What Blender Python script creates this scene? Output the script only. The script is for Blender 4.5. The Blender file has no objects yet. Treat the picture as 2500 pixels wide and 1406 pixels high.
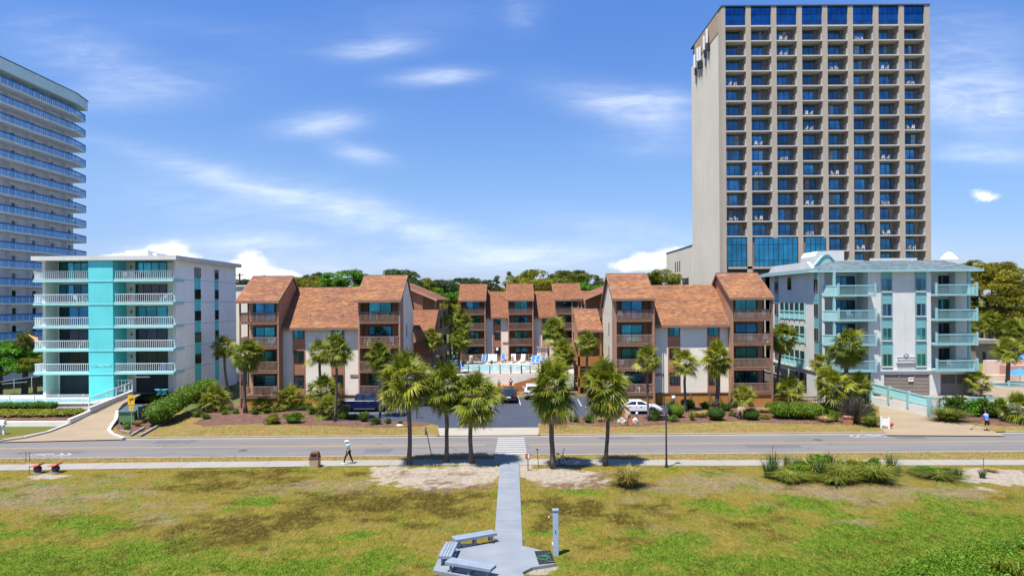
import bpy, bmesh, math, random
import numpy as np
from mathutils import Vector, Matrix
R = math.radians
rnd = random.Random(7)
sc = bpy.context.scene
COL = sc.collection

# ---------------------------------------------------------------- camera, sky, sun, exposure
K, H, T = 1667.0, 12.0, 0.007          # focal length in photo pixels, camera height, roll
cam = bpy.data.cameras.new('camera'); cam_o = bpy.data.objects.new('camera', cam); COL.objects.link(cam_o)
cam.sensor_width = 36; cam.lens = 36*K/2500; cam.shift_y = 32/2500
cam.clip_start = .5; cam.clip_end = 20000
cam_o.location = (0, 0, H); cam_o.rotation_euler = (math.pi/2, T, 0)
sc.camera = cam_o

SHX, SHY, SHZ = 1.12, 1.2, 4.3          # a shadow of something 4.3 high falls this far
sun = bpy.data.lights.new('sun', 'SUN'); sun.energy = 4.8; sun.angle = R(.5); sun.color = (1, .95, .86)
sun_o = bpy.data.objects.new('sun', sun); COL.objects.link(sun_o)
sun_o.rotation_euler = Vector((SHX, SHY, -SHZ)).to_track_quat('-Z', 'Y').to_euler()
SUN_EL = math.atan2(SHZ, math.hypot(SHX, SHY)); SUN_AZ = math.atan2(-SHX, -SHY)
sc.view_settings.view_transform = 'Standard'; sc.view_settings.look = 'None'
sc.view_settings.exposure = 1.0; sc.view_settings.gamma = 1

W = bpy.data.worlds.new('World'); sc.world = W; W.use_nodes = True
def world():
    nt = W.node_tree; nt.nodes.clear(); N = nt.nodes.new; Lk = nt.links.new
    out = N('ShaderNodeOutputWorld'); bg = N('ShaderNodeBackground'); bg.inputs[1].default_value = .1
    sky = N('ShaderNodeTexSky'); sky.sky_type = 'NISHITA'; sky.sun_disc = False
    sky.sun_elevation = SUN_EL; sky.sun_rotation = SUN_AZ; sky.ozone_density = 3.0; sky.air_density = 1.0; sky.dust_density = .4
    def M(op, a, b=None, c=None):
        n = N('ShaderNodeMath'); n.operation = op
        for i, x in enumerate((a, b, c)):
            if x is None: continue
            if isinstance(x, (int, float)): n.inputs[i].default_value = x
            else: Lk(x, n.inputs[i])
        return n.outputs[0]
    def ss(x, a, b):
        n = N('ShaderNodeMapRange'); n.interpolation_type = 'SMOOTHSTEP'
        Lk(x, n.inputs[0]); n.inputs[1].default_value = a; n.inputs[2].default_value = b
        return n.outputs[0]
    tc = N('ShaderNodeTexCoord'); sep = N('ShaderNodeSeparateXYZ'); Lk(tc.outputs['Generated'], sep.inputs[0])
    x, y, z = sep.outputs
    ys = M('MAXIMUM', y, .02); u = M('DIVIDE', x, ys); v = M('DIVIDE', z, ys); front = ss(y, .05, .2)
    cmb = N('ShaderNodeCombineXYZ'); Lk(u, cmb.inputs[0]); Lk(v, cmb.inputs[1])
    def noise(sx, sy, rot, scale, det, rough, dist):
        mp = N('ShaderNodeMapping'); Lk(cmb.outputs[0], mp.inputs[0]); mp.inputs['Rotation'].default_value = (0, 0, rot)
        mp.inputs['Scale'].default_value = (sx, sy, 1)
        n = N('ShaderNodeTexNoise'); Lk(mp.outputs[0], n.inputs['Vector']); n.inputs['Scale'].default_value = scale
        n.inputs['Detail'].default_value = det; n.inputs['Roughness'].default_value = rough; n.inputs['Distortion'].default_value = dist
        return n.outputs[0]
    def blobs(items):
        tot = None
        for (px, py, rx, ry, ang, amp) in items:
            u0, v0 = (px-1250)/K, (735-py)/K; a = R(ang); c, s = math.cos(a), math.sin(a)
            du, dv = M('SUBTRACT', u, u0), M('SUBTRACT', v, v0)
            p = M('ADD', M('MULTIPLY', du, c*K/rx), M('MULTIPLY', dv, s*K/rx))
            q = M('ADD', M('MULTIPLY', du, -s*K/ry), M('MULTIPLY', dv, c*K/ry))
            e = M('ADD', M('MULTIPLY', p, p), M('MULTIPLY', q, q))
            m = M('MULTIPLY', M('EXPONENT', M('MULTIPLY', e, -1.6)), amp)
            tot = m if tot is None else M('ADD', tot, m)
        return tot
    ci = blobs([(920, 118, 130, 28, 5, .7), (1070, 187, 120, 24, 3, 1.0), (785, 300, 130, 34, 6, .9), (880, 372, 90, 28, -12, .75), (980, 60, 400, 90, 10, .12),
                (1520, 262, 200, 50, -14, .95), (1620, 250, 120, 40, -4, .7), (2400, 270, 220, 80, -4, 1.15), (2400, 385, 190, 30, -3, .75), (2330, 140, 260, 120, 0, .55), (1600, 360, 160, 40, -5, .3),
                (480, 410, 330, 30, -17, .42), (760, 490, 330, 40, -17, .5), (1010, 545, 300, 44, -15, .72), (1300, 625, 260, 36, 2, .9), (520, 590, 300, 26, 3, .75), (560, 500, 420, 120, -10, .35),
                (350, 215, 260, 60, 6, .4), (200, 120, 240, 80, -18, .42), (480, 60, 300, 40, -8, .1), (1280, 30, 60, 60, 60, .25), (1950, 640, 600, 80, 0, .45), (800, 640, 600, 60, 0, .5), (1500, 560, 300, 50, -6, .35)])
    n1 = noise(1, 3.6, R(-8), 5.5, 7, .62, .9); n2 = noise(1, 6, R(10), 14, 5, .65, .5)
    wisp = ss(M('ADD', M('MULTIPLY', n1, .7), M('MULTIPLY', n2, .38)), .36, .80)
    aci = M('MINIMUM', M('MULTIPLY', ci, M('ADD', M('MULTIPLY', wisp, .52), .18)), .9)
    cu = blobs([(400, 606, 80, 28, 6, 1.0), (330, 618, 70, 20, 0, .9), (250, 624, 60, 14, 0, .8), (460, 622, 60, 16, 0, .7), (612, 640, 60, 46, 0, 1.2), (660, 666, 130, 22, -6, 1.1), (575, 660, 40, 30, 0, .9), (1600, 636, 80, 32, 8, 1.15), (1530, 648, 60, 22, 0, .9),
                (2408, 487, 70, 24, 0, .82), (1680, 630, 70, 30, 0, .9), (2100, 690, 340, 14, 0, .5)])
    n3 = noise(1, 1.5, 0, 26, 6, .6, .3)
    acu = ss(M('ADD', cu, M('MULTIPLY', M('SUBTRACT', n3, .5), 1.5)), .34, .98)
    hs = N('ShaderNodeHueSaturation'); hs.inputs['Saturation'].default_value = .98; hs.inputs['Value'].default_value = 1.0; hs.inputs['Hue'].default_value = .5
    zr = N('ShaderNodeValToRGB'); Lk(z, zr.inputs[0]); e = zr.color_ramp.elements; e[0].position = .04; e[0].color = (.46, .52, .78, 1); e[1].position = .39; e[1].color = (.40, .64, 1.0, 1)
    e2 = e.new(.17); e2.color = (.53, .64, .82, 1)
    ml = N('ShaderNodeMix'); ml.data_type = 'RGBA'; ml.blend_type = 'MULTIPLY'; ml.inputs[0].default_value = 1; Lk(sky.outputs[0], ml.inputs[6]); Lk(zr.outputs[0], ml.inputs[7]); Lk(ml.outputs[2], hs.inputs['Color'])
    def mix(f, a, col):
        n = N('ShaderNodeMix'); n.data_type = 'RGBA'; Lk(f, n.inputs[0]); Lk(a, n.inputs[6]); n.inputs[7].default_value = col; return n.outputs[2]
    c = mix(M('MULTIPLY', aci, front), hs.outputs[0], (5.4, 5.8, 6.5, 1))
    shade = ss(n3, .35, .65)
    c = mix(M('MULTIPLY', acu, front), c, (6.2, 6.3, 6.5, 1))
    Lk(c, bg.inputs[0]); Lk(bg.outputs[0], out.inputs[0])
world()

# ---------------------------------------------------------------- photo pixel -> place
def P(px, py, Y):
    dx, yc = px-1250, 735-py
    return Vector(((dx+T*yc)*Y/K, Y, H+(yc-T*dx)*Y/K))
def X_(px, Y, py=800): return P(px, py, Y).x
def Z_(py, Y, px=1250): return P(px, py, Y).z
def g(px, py, z=0.):
    dx, yc = px-1250, 735-py
    Y = (z-H)*K/(yc-T*dx)
    return Vector(((dx+T*yc)*Y/K, Y, z))

# ---------------------------------------------------------------- materials
MATS = {}
def nodes(name):
    m = bpy.data.materials.new(name); m.use_nodes = True; nt = m.node_tree
    return m, nt, nt.nodes.new, nt.links.new, nt.nodes['Principled BSDF']
def c4(c): return (c[0], c[1], c[2], 1)
def mul(c, f): return tuple(min(1, x*f) for x in c)
def setp(b, **kw):
    for k, v in kw.items(): b.inputs[k.replace('_', ' ')].default_value = v
def mixn(N, Lk, fac, a, b):
    n = N('ShaderNodeMix'); n.data_type = 'RGBA'
    if isinstance(fac, (int, float)): n.inputs[0].default_value = fac
    else: Lk(fac, n.inputs[0])
    for i, s in ((6, a), (7, b)):
        if isinstance(s, tuple): n.inputs[i].default_value = c4(s)
        else: Lk(s, n.inputs[i])
    return n.outputs[2]
def noisen(N, Lk, scale, det=4, rough=.6, stretch=(1, 1, 1), dist=0, vec=None):
    if vec is None: vec = N('ShaderNodeNewGeometry').outputs['Position']
    mp = N('ShaderNodeMapping'); mp.inputs['Scale'].default_value = stretch; Lk(vec, mp.inputs[0])
    n = N('ShaderNodeTexNoise'); Lk(mp.outputs[0], n.inputs['Vector'])
    n.inputs['Scale'].default_value = scale; n.inputs['Detail'].default_value = det; n.inputs['Roughness'].default_value = rough; n.inputs['Distortion'].default_value = dist
    return n.outputs[0]
def rampn(N, Lk, f, a, b):
    n = N('ShaderNodeMapRange'); n.inputs[1].default_value = a; n.inputs[2].default_value = b; Lk(f, n.inputs[0]); n.clamp = True
    return n.outputs[0]
def bumpn(N, Lk, h, b, strength=.3, dist=.02):
    n = N('ShaderNodeBump'); n.inputs['Strength'].default_value = strength; n.inputs['Distance'].default_value = dist
    Lk(h, n.inputs['Height']); Lk(n.outputs[0], b.inputs['Normal'])
def mk(name, col, rough=.75, var=.15, s1=.5, s2=6, bump=.0, spec=.3, metal=0, stretch=(1, 1, 1), col2=None, streak=0):
    m, nt, N, Lk, b = nodes(name)
    a = noisen(N, Lk, s1, 5, .6, stretch); d = noisen(N, Lk, s2, 3, .7, stretch)
    c = mixn(N, Lk, rampn(N, Lk, a, .3, .7), mul(col, 1-var), col2 or mul(col, 1+var))
    c = mixn(N, Lk, rampn(N, Lk, d, .25, .75), mixn(N, Lk, .28*min(1, var*4), c, mul(col, .55)), c)
    if streak:
        e = noisen(N, Lk, 1.6, 4, .6, (1, 1, .06)); c = mixn(N, Lk, rampn(N, Lk, e, .55, .8), c, mixn(N, Lk, streak, c, mul(col, .45)))
    Lk(c, b.inputs['Base Color']); setp(b, Roughness=rough, Metallic=metal); b.inputs['Specular IOR Level'].default_value = spec
    if bump: bumpn(N, Lk, d, b, bump)
    MATS[name] = m; return m
def siding(name, col, pitch=.2, axis='Z', rough=.75, var=.12, depth=.5):
    m, nt, N, Lk, b = nodes(name)
    pos = N('ShaderNodeNewGeometry').outputs['Position']; sp = N('ShaderNodeSeparateXYZ'); Lk(pos, sp.inputs[0])
    if axis == 'Z': s = sp.outputs[2]
    else:
        ad = N('ShaderNodeMath'); ad.operation = 'ADD'; Lk(sp.outputs[0], ad.inputs[0]); Lk(sp.outputs[1], ad.inputs[1]); s = ad.outputs[0]
    q = N('ShaderNodeMath'); q.operation = 'DIVIDE'; Lk(s, q.inputs[0]); q.inputs[1].default_value = pitch
    fr = N('ShaderNodeMath'); fr.operation = 'FRACT'; Lk(q.outputs[0], fr.inputs[0])
    fl = N('ShaderNodeMath'); fl.operation = 'FLOOR'; Lk(q.outputs[0], fl.inputs[0])
    wn = N('ShaderNodeTexWhiteNoise'); wn.noise_dimensions = '1D'; Lk(fl.outputs[0], wn.inputs['W'])
    a = noisen(N, Lk, .8, 5, .6, (1, 1, .5))
    c = mixn(N, Lk, rampn(N, Lk, a, .3, .7), mul(col, 1-var), mul(col, 1+var))
    c = mixn(N, Lk, wn.outputs[0], c, mixn(N, Lk, .5, c, mul(col, .8)))
    gap = rampn(N, Lk, fr.outputs[0], .86, .97)
    c = mixn(N, Lk, gap, c, mul(col, .38))
    Lk(c, b.inputs['Base Color']); setp(b, Roughness=rough); b.inputs['Specular IOR Level'].default_value = .25
    bumpn(N, Lk, fr.outputs[0], b, depth, .03)
    MATS[name] = m; return m
def glass(name, col, metal=.8, rough=.04, lo=.45, hi=1.35, col2=None):
    m, nt, N, Lk, b = nodes(name)
    oi = N('ShaderNodeObjectInfo'); f = rampn(N, Lk, oi.outputs['Random'], 0, 1)
    c = mixn(N, Lk, f, mul(col, lo), col2 or mul(col, hi))
    a = noisen(N, Lk, .7, 3, .5); c = mixn(N, Lk, rampn(N, Lk, a, .35, .65), c, mixn(N, Lk, .55, c, mul(col, .3)))
    Lk(c, b.inputs['Base Color']); setp(b, Roughness=rough, Metallic=metal); b.inputs['Specular IOR Level'].default_value = .9
    w = noisen(N, Lk, .9, 1, .4); bumpn(N, Lk, w, b, .04, .05)
    MATS[name] = m; return m
def leaf(name, dark, light, tip=None, tr=.3, rough=.5):
    m, nt, N, Lk, b = nodes(name)
    at = N('ShaderNodeAttribute'); at.attribute_name = 'tint'; oi = N('ShaderNodeObjectInfo')
    ad = N('ShaderNodeMath'); ad.operation = 'MULTIPLY_ADD'; Lk(oi.outputs['Random'], ad.inputs[0]); ad.inputs[1].default_value = .3; Lk(at.outputs['Fac'], ad.inputs[2])
    f = rampn(N, Lk, ad.outputs[0], .1, 1.05)
    c = mixn(N, Lk, f, dark, light)
    if tip: c = mixn(N, Lk, rampn(N, Lk, at.outputs['Fac'], .8, 1.0), c, tip)
    Lk(c, b.inputs['Base Color']); setp(b, Roughness=rough); b.inputs['Specular IOR Level'].default_value = .2
    t = N('ShaderNodeBsdfTranslucent'); mx = N('ShaderNodeMixShader'); mx.inputs[0].default_value = tr
    Lk(c, t.inputs[0]); Lk(b.outputs[0], mx.inputs[1]); Lk(t.outputs[0], mx.inputs[2]); Lk(mx.outputs[0], nt.nodes['Material Output'].inputs[0])
    MATS[name] = m; return m
def shingle(name, cols, row=.16, wave=1.2):
    m, nt, N, Lk, b = nodes(name)
    pos = N('ShaderNodeNewGeometry').outputs['Position']; mp = N('ShaderNodeMapping'); Lk(pos, mp.inputs[0]); mp.inputs['Rotation'].default_value = (R(-90), 0, 0)
    br = N('ShaderNodeTexBrick'); Lk(pos, mp.inputs[0])
    sp = N('ShaderNodeSeparateXYZ'); Lk(pos, sp.inputs[0]); cb = N('ShaderNodeCombineXYZ'); Lk(sp.outputs[0], cb.inputs[0]); Lk(sp.outputs[2], cb.inputs[1]); Lk(cb.outputs[0], br.inputs['Vector'])
    br.inputs['Scale'].default_value = 1; br.inputs['Brick Width'].default_value = .42; br.inputs['Row Height'].default_value = row*.85; br.inputs['Mortar Size'].default_value = .006
    br.inputs['Color1'].default_value = (1, 1, 1, 1); br.inputs['Color2'].default_value = (0, 0, 0, 1); br.inputs['Mortar'].default_value = (.2, .2, .2, 1); br.offset = .5
    band = noisen(N, Lk, .55, 5, .62, (.42, .1, 2.6), .6); fine = noisen(N, Lk, 5, 4, .7, (.6, 1, 1.6)); f2 = noisen(N, Lk, 2.2, 3, .7, (.35, 1, 2.4))
    c = mixn(N, Lk, rampn(N, Lk, band, .42, .56), cols[0], cols[1])
    c = mixn(N, Lk, rampn(N, Lk, fine, .45, .8), c, cols[2]); c = mixn(N, Lk, rampn(N, Lk, f2, .5, .78), c, cols[3])
    sepc = N('ShaderNodeRGBToBW'); Lk(br.outputs[0], sepc.inputs[0])
    c2 = mixn(N, Lk, .62, c, mul(cols[0], .42)); c = mixn(N, Lk, sepc.outputs[0], c2, c)
    Lk(c, b.inputs['Base Color']); setp(b, Roughness=.9); b.inputs['Specular IOR Level'].default_value = .15
    bumpn(N, Lk, sepc.outputs[0], b, .35, .03); MATS[name] = m; return m

roof_m = shingle('orange_shingle', [(.20, .088, .052), (.29, .13, .05), (.19, .115, .10), (.35, .20, .11)])
roof_far_m = shingle('brown_shingle', [(.19, .082, .045), (.225, .098, .048), (.17, .082, .055), (.25, .12, .06)])
roof_blue_m = shingle('blue_grey_shingle', [(.10, .14, .165), (.125, .17, .19), (.09, .135, .17), (.18, .20, .195)])
stucco = mk('cream_stucco', (.74, .69, .60), .85, .07, .35, 14, .12, streak=.22)
tan_sid = siding('tan_lap_siding', (.78, .69, .54), .24)
brown_sid = siding('brown_lap_siding', (.42, .20, .115), .22)
brown_vert = siding('brown_board_siding', (.38, .215, .14), .2, 'XY', depth=.25)
tan_vert = siding('tan_board_siding', (.50, .29, .175), .2, 'XY', depth=.25)
brown = mk('brown_stained_wood', (.25, .138, .095), .7, .18, 1.2, 10, .1)
rail_m = mk('weathered_brown_rail', (.36, .225, .16), .7, .2, 1.5, 12)
lattice_m = siding('orange_lattice', (.42, .20, .045), .16, 'XY', depth=.5)
orange_wood = siding('orange_deck_wood', (.42, .17, .055), .15, 'Z', depth=.4)
shade_lifted_wall = mk('shade_lifted_white_wall', (.86, .86, .86), .8, .05, .5, 8, .1, streak=.18)  # lighter copy of the wall white, lifts the side wall's shade by colour
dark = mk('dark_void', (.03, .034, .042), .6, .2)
frame_dk = mk('dark_window_frame', (.025, .025, .028), .4, .1)
white = mk('white_paint', (.74, .74, .73), .55, .06, .4, 10, .03, streak=.2)
white_wall = mk('white_painted_wall', (.60, .605, .58), .8, .07, .5, 8, .12, streak=.3)
cream_wall = mk('cream_painted_wall', (.72, .70, .62), .75, .06, .4, 10, .1, streak=.25)
teal = mk('turquoise_paint', (.12, .60, .61), .75, .07, .35, 9, .12, streak=.22)
teal_pale = mk('pale_aqua_paint', (.33, .64, .63), .6, .06, .5, 10, .03)
teal_sid = siding('aqua_lap_siding', (.20, .46, .47), .19)
teal_rail = mk('aqua_railing_paint', (.27, .46, .47), .55, .06, 1, 10)
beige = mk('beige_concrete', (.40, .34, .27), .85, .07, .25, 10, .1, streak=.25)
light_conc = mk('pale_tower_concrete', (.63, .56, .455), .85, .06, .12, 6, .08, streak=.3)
soffit = mk('pale_slab_paint', (.50, .475, .43), .8, .05)
g_teal = glass('teal_glass', (.05, .33, .36))
g_blue = glass('blue_glass', (.04, .19, .32), .85, lo=.3, hi=1.5)
g_hotel = glass('deep_blue_glass', (.06, .22, .36), .8, lo=.3, hi=1.6)
g_top = glass('cobalt_glass', (.012, .15, .38), .8, lo=.8, hi=1.1)
g_strip = glass('turquoise_tint_glass', (.035, .27, .42), .75, lo=.85, hi=1.15)
g_dark = glass('smoked_glass', (.04, .06, .08), .6)
steel_wht = mk('white_enamel', (.78, .79, .80), .4, .03, spec=.5)
blue_rail = mk('blue_rail_paint', (.025, .11, .36), .45, .06)
tower_wall = mk('pale_grey_tower_paint', (.80, .81, .84), .8, .05, .2, 8, .05, streak=.2)
tower_slab = mk('white_tower_slab', (.84, .86, .9), .8, .05, streak=.2)
tower_band = mk('pale_aqua_parapet', (.62, .80, .84), .7, .05, streak=.2)
asph = mk('road_asphalt', (.14, .134, .132), .9, .12, .5, 26, .12, stretch=(.12, 1.2, 1))
asph_dk = mk('fresh_dark_asphalt', (.042, .050, .075), .85, .12, .3, 24, .12)
conc = mk('sidewalk_concrete', (.245, .23, .205), .9, .07, .5, 12, .1)
conc_tan = mk('tan_drive_concrete', (.25, .195, .13), .9, .1, .35, 8, .08)
kerb_m = mk('kerb_concrete', (.26, .222, .175), .9, .1, .6, 9, .08)
white_line = mk('white_road_paint', (.34, .34, .335), .7, .08, 2, 16)
yellow_line = mk('yellow_road_paint', (.36, .235, .085), .7, .15, 2, 16)
deck_m = mk('grey_blue_painted_concrete', (.175, .198, .23), .6, .09, .7, 8, .05, col2=(.21, .232, .26))
bench_m = mk('blue_grey_plank', (.20, .24, .30), .55, .09, 2, 14, .06)
mulch = mk('red_mulch', (.095, .046, .032), .95, .35, 1.6, 16, .7, col2=(.175, .09, .066))
def verge_mat():
    m, nt, N, Lk, b = nodes('dry_verge_grass')
    p = noisen(N, Lk, .33, 6, .68, (1, 1.3, 1), .6); q = noisen(N, Lk, 1.1, 6, .7, (1, 1.2, 1)); f = noisen(N, Lk, 5, 6, .82, (1, .5, 1)); t = noisen(N, Lk, .6, 4, .7, (.6, 1.6, 1))
    c = mixn(N, Lk, rampn(N, Lk, p, .36, .62), (.14, .14, .026), (.21, .125, .042)); c = mixn(N, Lk, rampn(N, Lk, q, .45, .7), c, (.255, .185, .085)); c = mixn(N, Lk, rampn(N, Lk, t, .56, .72), c, (.18, .11, .05))
    c = mixn(N, Lk, rampn(N, Lk, f, .35, .52), mixn(N, Lk, .5, c, (.04, .032, .008)), c); c = mixn(N, Lk, rampn(N, Lk, f, .55, .7), c, mixn(N, Lk, .4, c, (.36, .28, .14)))
    Lk(c, b.inputs['Base Color']); setp(b, Roughness=.95); b.inputs['Specular IOR Level'].default_value = .1; bumpn(N, Lk, f, b, .8, .1); return m
dry_grass = verge_mat()
soil = mk('garden_soil', (.12, .085, .05), .95, .3, .6, 9, .4)
far_green = mk('far_green_ground', (.07, .09, .02), .95, .3, .08, 3, .3)
bark = mk('palm_bark', (.12, .092, .07), .95, .3, 3, 14, .9, stretch=(1, 1, 2.2), col2=(.19, .155, .125))
bark_dk = mk('dark_tree_bark', (.06, .045, .035), .95, .3, 2, 10, .8, stretch=(1, 1, .3))
dead = leaf('dry_palm_leaf', (.20, .14, .07), (.46, .37, .23), tr=.15)
palm_leaf = leaf('palm_leaf', (.04, .08, .007), (.29, .30, .026), (.50, .45, .10), tr=.3, rough=.42)
oak_leaf = leaf('olive_oak_leaf', (.045, .07, .006), (.22, .235, .018))
gold_leaf = leaf('golden_green_leaf', (.075, .08, .005), (.28, .25, .02))
bright_leaf = leaf('bright_green_leaf', (.025, .095, .005), (.11, .28, .016))
pine_leaf = leaf('dark_pine_needle', (.02, .042, .013), (.08, .12, .035), tr=.2)
hedge_leaf = leaf('hedge_leaf', (.03, .08, .004), (.18, .27, .018))
box_leaf = leaf('dark_shrub_leaf', (.018, .05, .005), (.095, .165, .016))
lime_leaf = leaf('yellow_green_leaf', (.07, .09, .006), (.27, .25, .02))
grass_leaf = leaf('ornamental_grass_blade', (.07, .085, .01), (.34, .28, .06), tr=.25)
straw_leaf = leaf('straw_grass_blade', (.24, .17, .05), (.50, .37, .14), tr=.25)
yucca_leaf = leaf('blue_green_yucca_leaf', (.02, .05, .016), (.13, .17, .06), tr=.12)
red_leaf = leaf('red_flowering_leaf', (.04, .09, .012), (.14, .18, .03), (.45, .06, .03), tr=.2)
twig_m = leaf('grey_bare_twig', (.06, .048, .04), (.16, .13, .115), tr=.05)
black = mk('black_rubber', (.015, .015, .016), .7, .2)
red = mk('red_paint', (.42, .035, .025), .5, .1)
red_or = mk('faded_red_fibreglass', (.48, .09, .055), .5, .12, 2)
chrome = mk('brushed_metal', (.55, .56, .57), .3, .05, metal=.9)
dk_metal = mk('dark_lamp_metal', (.025, .027, .04), .5, .1)
wood_grey = mk('grey_fence_wood', (.22, .20, .175), .85, .2, 1, 12, .2, stretch=(1, 1, .2))
louvre_m = mk('taupe_louvre', (.25, .21, .17), .7, .08)
skin = mk('skin', (.52, .30, .2), .6, .06)

# ---------------------------------------------------------------- geometry helpers
OFF = {}
class MB:
    def __init__(s): s.v = []; s.f = []; s.m = []; s.mi = 0
    def add(s, vs, fs):
        b = len(s.v); s.v += [tuple(p) for p in vs]; s.f += [tuple(i+b for i in f) for f in fs]; s.m += [s.mi]*len(fs); return s
    def box(s, x0, x1, y0, y1, z0, z1):
        return s.add([(x0, y0, z0), (x1, y0, z0), (x1, y1, z0), (x0, y1, z0), (x0, y0, z1), (x1, y0, z1), (x1, y1, z1), (x0, y1, z1)],
                     [(3, 2, 1, 0), (4, 5, 6, 7), (0, 1, 5, 4), (1, 2, 6, 5), (2, 3, 7, 6), (3, 0, 4, 7)])
    def obox(s, c, size, rz=0, rx=0, ry=0):
        m = Matrix.Rotation(rz, 3, 'Z') @ Matrix.Rotation(ry, 3, 'Y') @ Matrix.Rotation(rx, 3, 'X'); c = Vector(c); a, b, d = (x/2 for x in size)
        pts = [c+m @ Vector((i*a, j*b, k*d)) for k in (-1, 1) for (i, j) in ((-1, -1), (1, -1), (1, 1), (-1, 1))]
        return s.add(pts, [(3, 2, 1, 0), (4, 5, 6, 7), (0, 1, 5, 4), (1, 2, 6, 5), (2, 3, 7, 6), (3, 0, 4, 7)])
    def bar(s, a, b, w, h=None):
        a, b = Vector(a), Vector(b); d = b-a; L = d.length
        if L < 1e-6: return s
        q = d.to_track_quat('X', 'Z').to_matrix(); c = (a+b)/2; h = h or w
        pts = [c+q @ Vector((i*L/2, j*w/2, k*h/2)) for k in (-1, 1) for (i, j) in ((-1, -1), (1, -1), (1, 1), (-1, 1))]
        return s.add(pts, [(3, 2, 1, 0), (4, 5, 6, 7), (0, 1, 5, 4), (1, 2, 6, 5), (2, 3, 7, 6), (3, 0, 4, 7)])
    def quad(s, a, b, c, d): return s.add([a, b, c, d], [(0, 1, 2, 3)])
    def poly(s, pts): return s.add(pts, [tuple(range(len(pts)))])
    def prism(s, poly, ax, a, b):
        f = {'x': lambda p, t: (t, p[0], p[1]), 'y': lambda p, t: (p[0], t, p[1]), 'z': lambda p, t: (p[0], p[1], t)}[ax]
        n = len(poly); vs = [f(p, a) for p in poly]+[f(p, b) for p in poly]
        return s.add(vs, [tuple(range(n))[::-1], tuple(range(n, 2*n))]+[(i, (i+1) % n, n+(i+1) % n, n+i) for i in range(n)])
    def tube(s, pts, r, n=6, caps=True):
        pts = [Vector(p) for p in pts]; k = len(pts); rs = r if isinstance(r, (list, tuple)) else [r]*k; vs = []
        for i, p in enumerate(pts):
            d = (pts[min(i+1, k-1)]-pts[max(i-1, 0)]).normalized(); a = d.cross(Vector((0, 0, 1)) if abs(d.z) < .9 else Vector((1, 0, 0))).normalized(); b = d.cross(a)
            vs += [p+(a*math.cos(t)+b*math.sin(t))*rs[i] for t in (2*math.pi*j/n for j in range(n))]
        fs = [(i*n+j, i*n+(j+1) % n, (i+1)*n+(j+1) % n, (i+1)*n+j) for i in range(k-1) for j in range(n)]
        if caps: fs += [tuple(range(n))[::-1], tuple(range((k-1)*n, k*n))]
        return s.add(vs, fs)
    def lathe(s, prof, c=(0, 0, 0), n=14, sx=1, sy=1):
        vs = []; c = Vector(c)
        for (r, z) in prof: vs += [c+Vector((r*sx*math.cos(2*math.pi*j/n), r*sy*math.sin(2*math.pi*j/n), z)) for j in range(n)]
        k = len(prof); fs = [(i*n+j, i*n+(j+1) % n, (i+1)*n+(j+1) % n, (i+1)*n+j) for i in range(k-1) for j in range(n)]
        fs += [tuple(range(n))[::-1], tuple(range((k-1)*n, k*n))]
        return s.add(vs, fs)
    def ball(s, c, r, n=12, sz=1.):
        m = max(6, n//2+1); return s.lathe([(max(r*math.sin(math.pi*i/m), 1e-3), -r*sz*math.cos(math.pi*i/m)) for i in range(m+1)], c, n)
    def build(s, name, mats, parent=None, smooth=False, world=True):
        me = bpy.data.meshes.new(name); off = OFF.get(parent.name, Vector()) if (parent and world) else Vector()
        vs = [(v[0]-off.x, v[1]-off.y, v[2]-off.z) for v in s.v] if off.length else s.v
        me.from_pydata(vs, [], s.f)
        for m in (mats if isinstance(mats, list) else [mats]): me.materials.append(m)
        if isinstance(mats, list): me.polygons.foreach_set('material_index', s.m)
        if smooth: me.polygons.foreach_set('use_smooth', [True]*len(me.polygons))
        me.update(); o = bpy.data.objects.new(name, me); COL.objects.link(o)
        if parent: o.parent = parent; OFF[o.name] = OFF.get(parent.name, Vector())
        return o
def tag(o, label, cat, group=None):
    o['label'] = label; o['category'] = cat
    if group: o['group'] = group
    return o
def thing(name, label, cat, loc=(0, 0, 0), rz=0, group=None):
    o = bpy.data.objects.new(name, None); COL.objects.link(o); o.location = loc; o.rotation_euler = (0, 0, rz); o.empty_display_size = .3
    tag(o, label, cat, group); OFF[o.name] = Vector(loc) if rz == 0 else Vector(); return o
def part(o, mb, name, mats, smooth=False): return mb.build(name, mats, o, smooth, OFF.get(o.name, Vector()).length > 0)
def struct(o, kind='structure'): o['kind'] = kind; return o
def dup(o, loc=None, rz=None, label=None, group=None, scale=None, parent=None):
    c = o.copy(); COL.objects.link(c)
    if parent: c.parent = parent
    if loc is not None: c.location = loc
    if rz is not None: c.rotation_euler = (0, 0, rz)
    if scale is not None: c.scale = (scale,)*3 if isinstance(scale, (int, float)) else scale
    if label: c['label'] = label
    if group: c['group'] = group
    for ch in list(o.children): dup(ch, parent=c)
    return c
def bevel(o, w=.02, seg=2):
    m = o.modifiers.new('bevel', 'BEVEL'); m.width = w; m.segments = seg; m.limit_method = 'ANGLE'; m.angle_limit = R(35); return o
def text(s, size, mat, parent, loc, rot, ext=.015, align='CENTER', name='lettering'):
    cu = bpy.data.curves.new(name, 'FONT'); cu.body = s; cu.size = size; cu.extrude = ext; cu.align_x = align; cu.align_y = 'CENTER'
    cu.materials.append(mat); tmp = bpy.data.objects.new('tmp', cu); me = bpy.data.meshes.new_from_object(tmp); bpy.data.objects.remove(tmp)
    o = bpy.data.objects.new(name, me); COL.objects.link(o); o.parent = parent
    o.location = Vector(loc)-OFF.get(parent.name, Vector()); o.rotation_euler = rot; return o
ORD = ['first', 'second', 'third', 'fourth', 'fifth', 'sixth', 'seventh', 'eighth', 'ninth', 'tenth', 'eleventh', 'twelfth', 'thirteenth', 'fourteenth', 'fifteenth', 'sixteenth']

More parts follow.
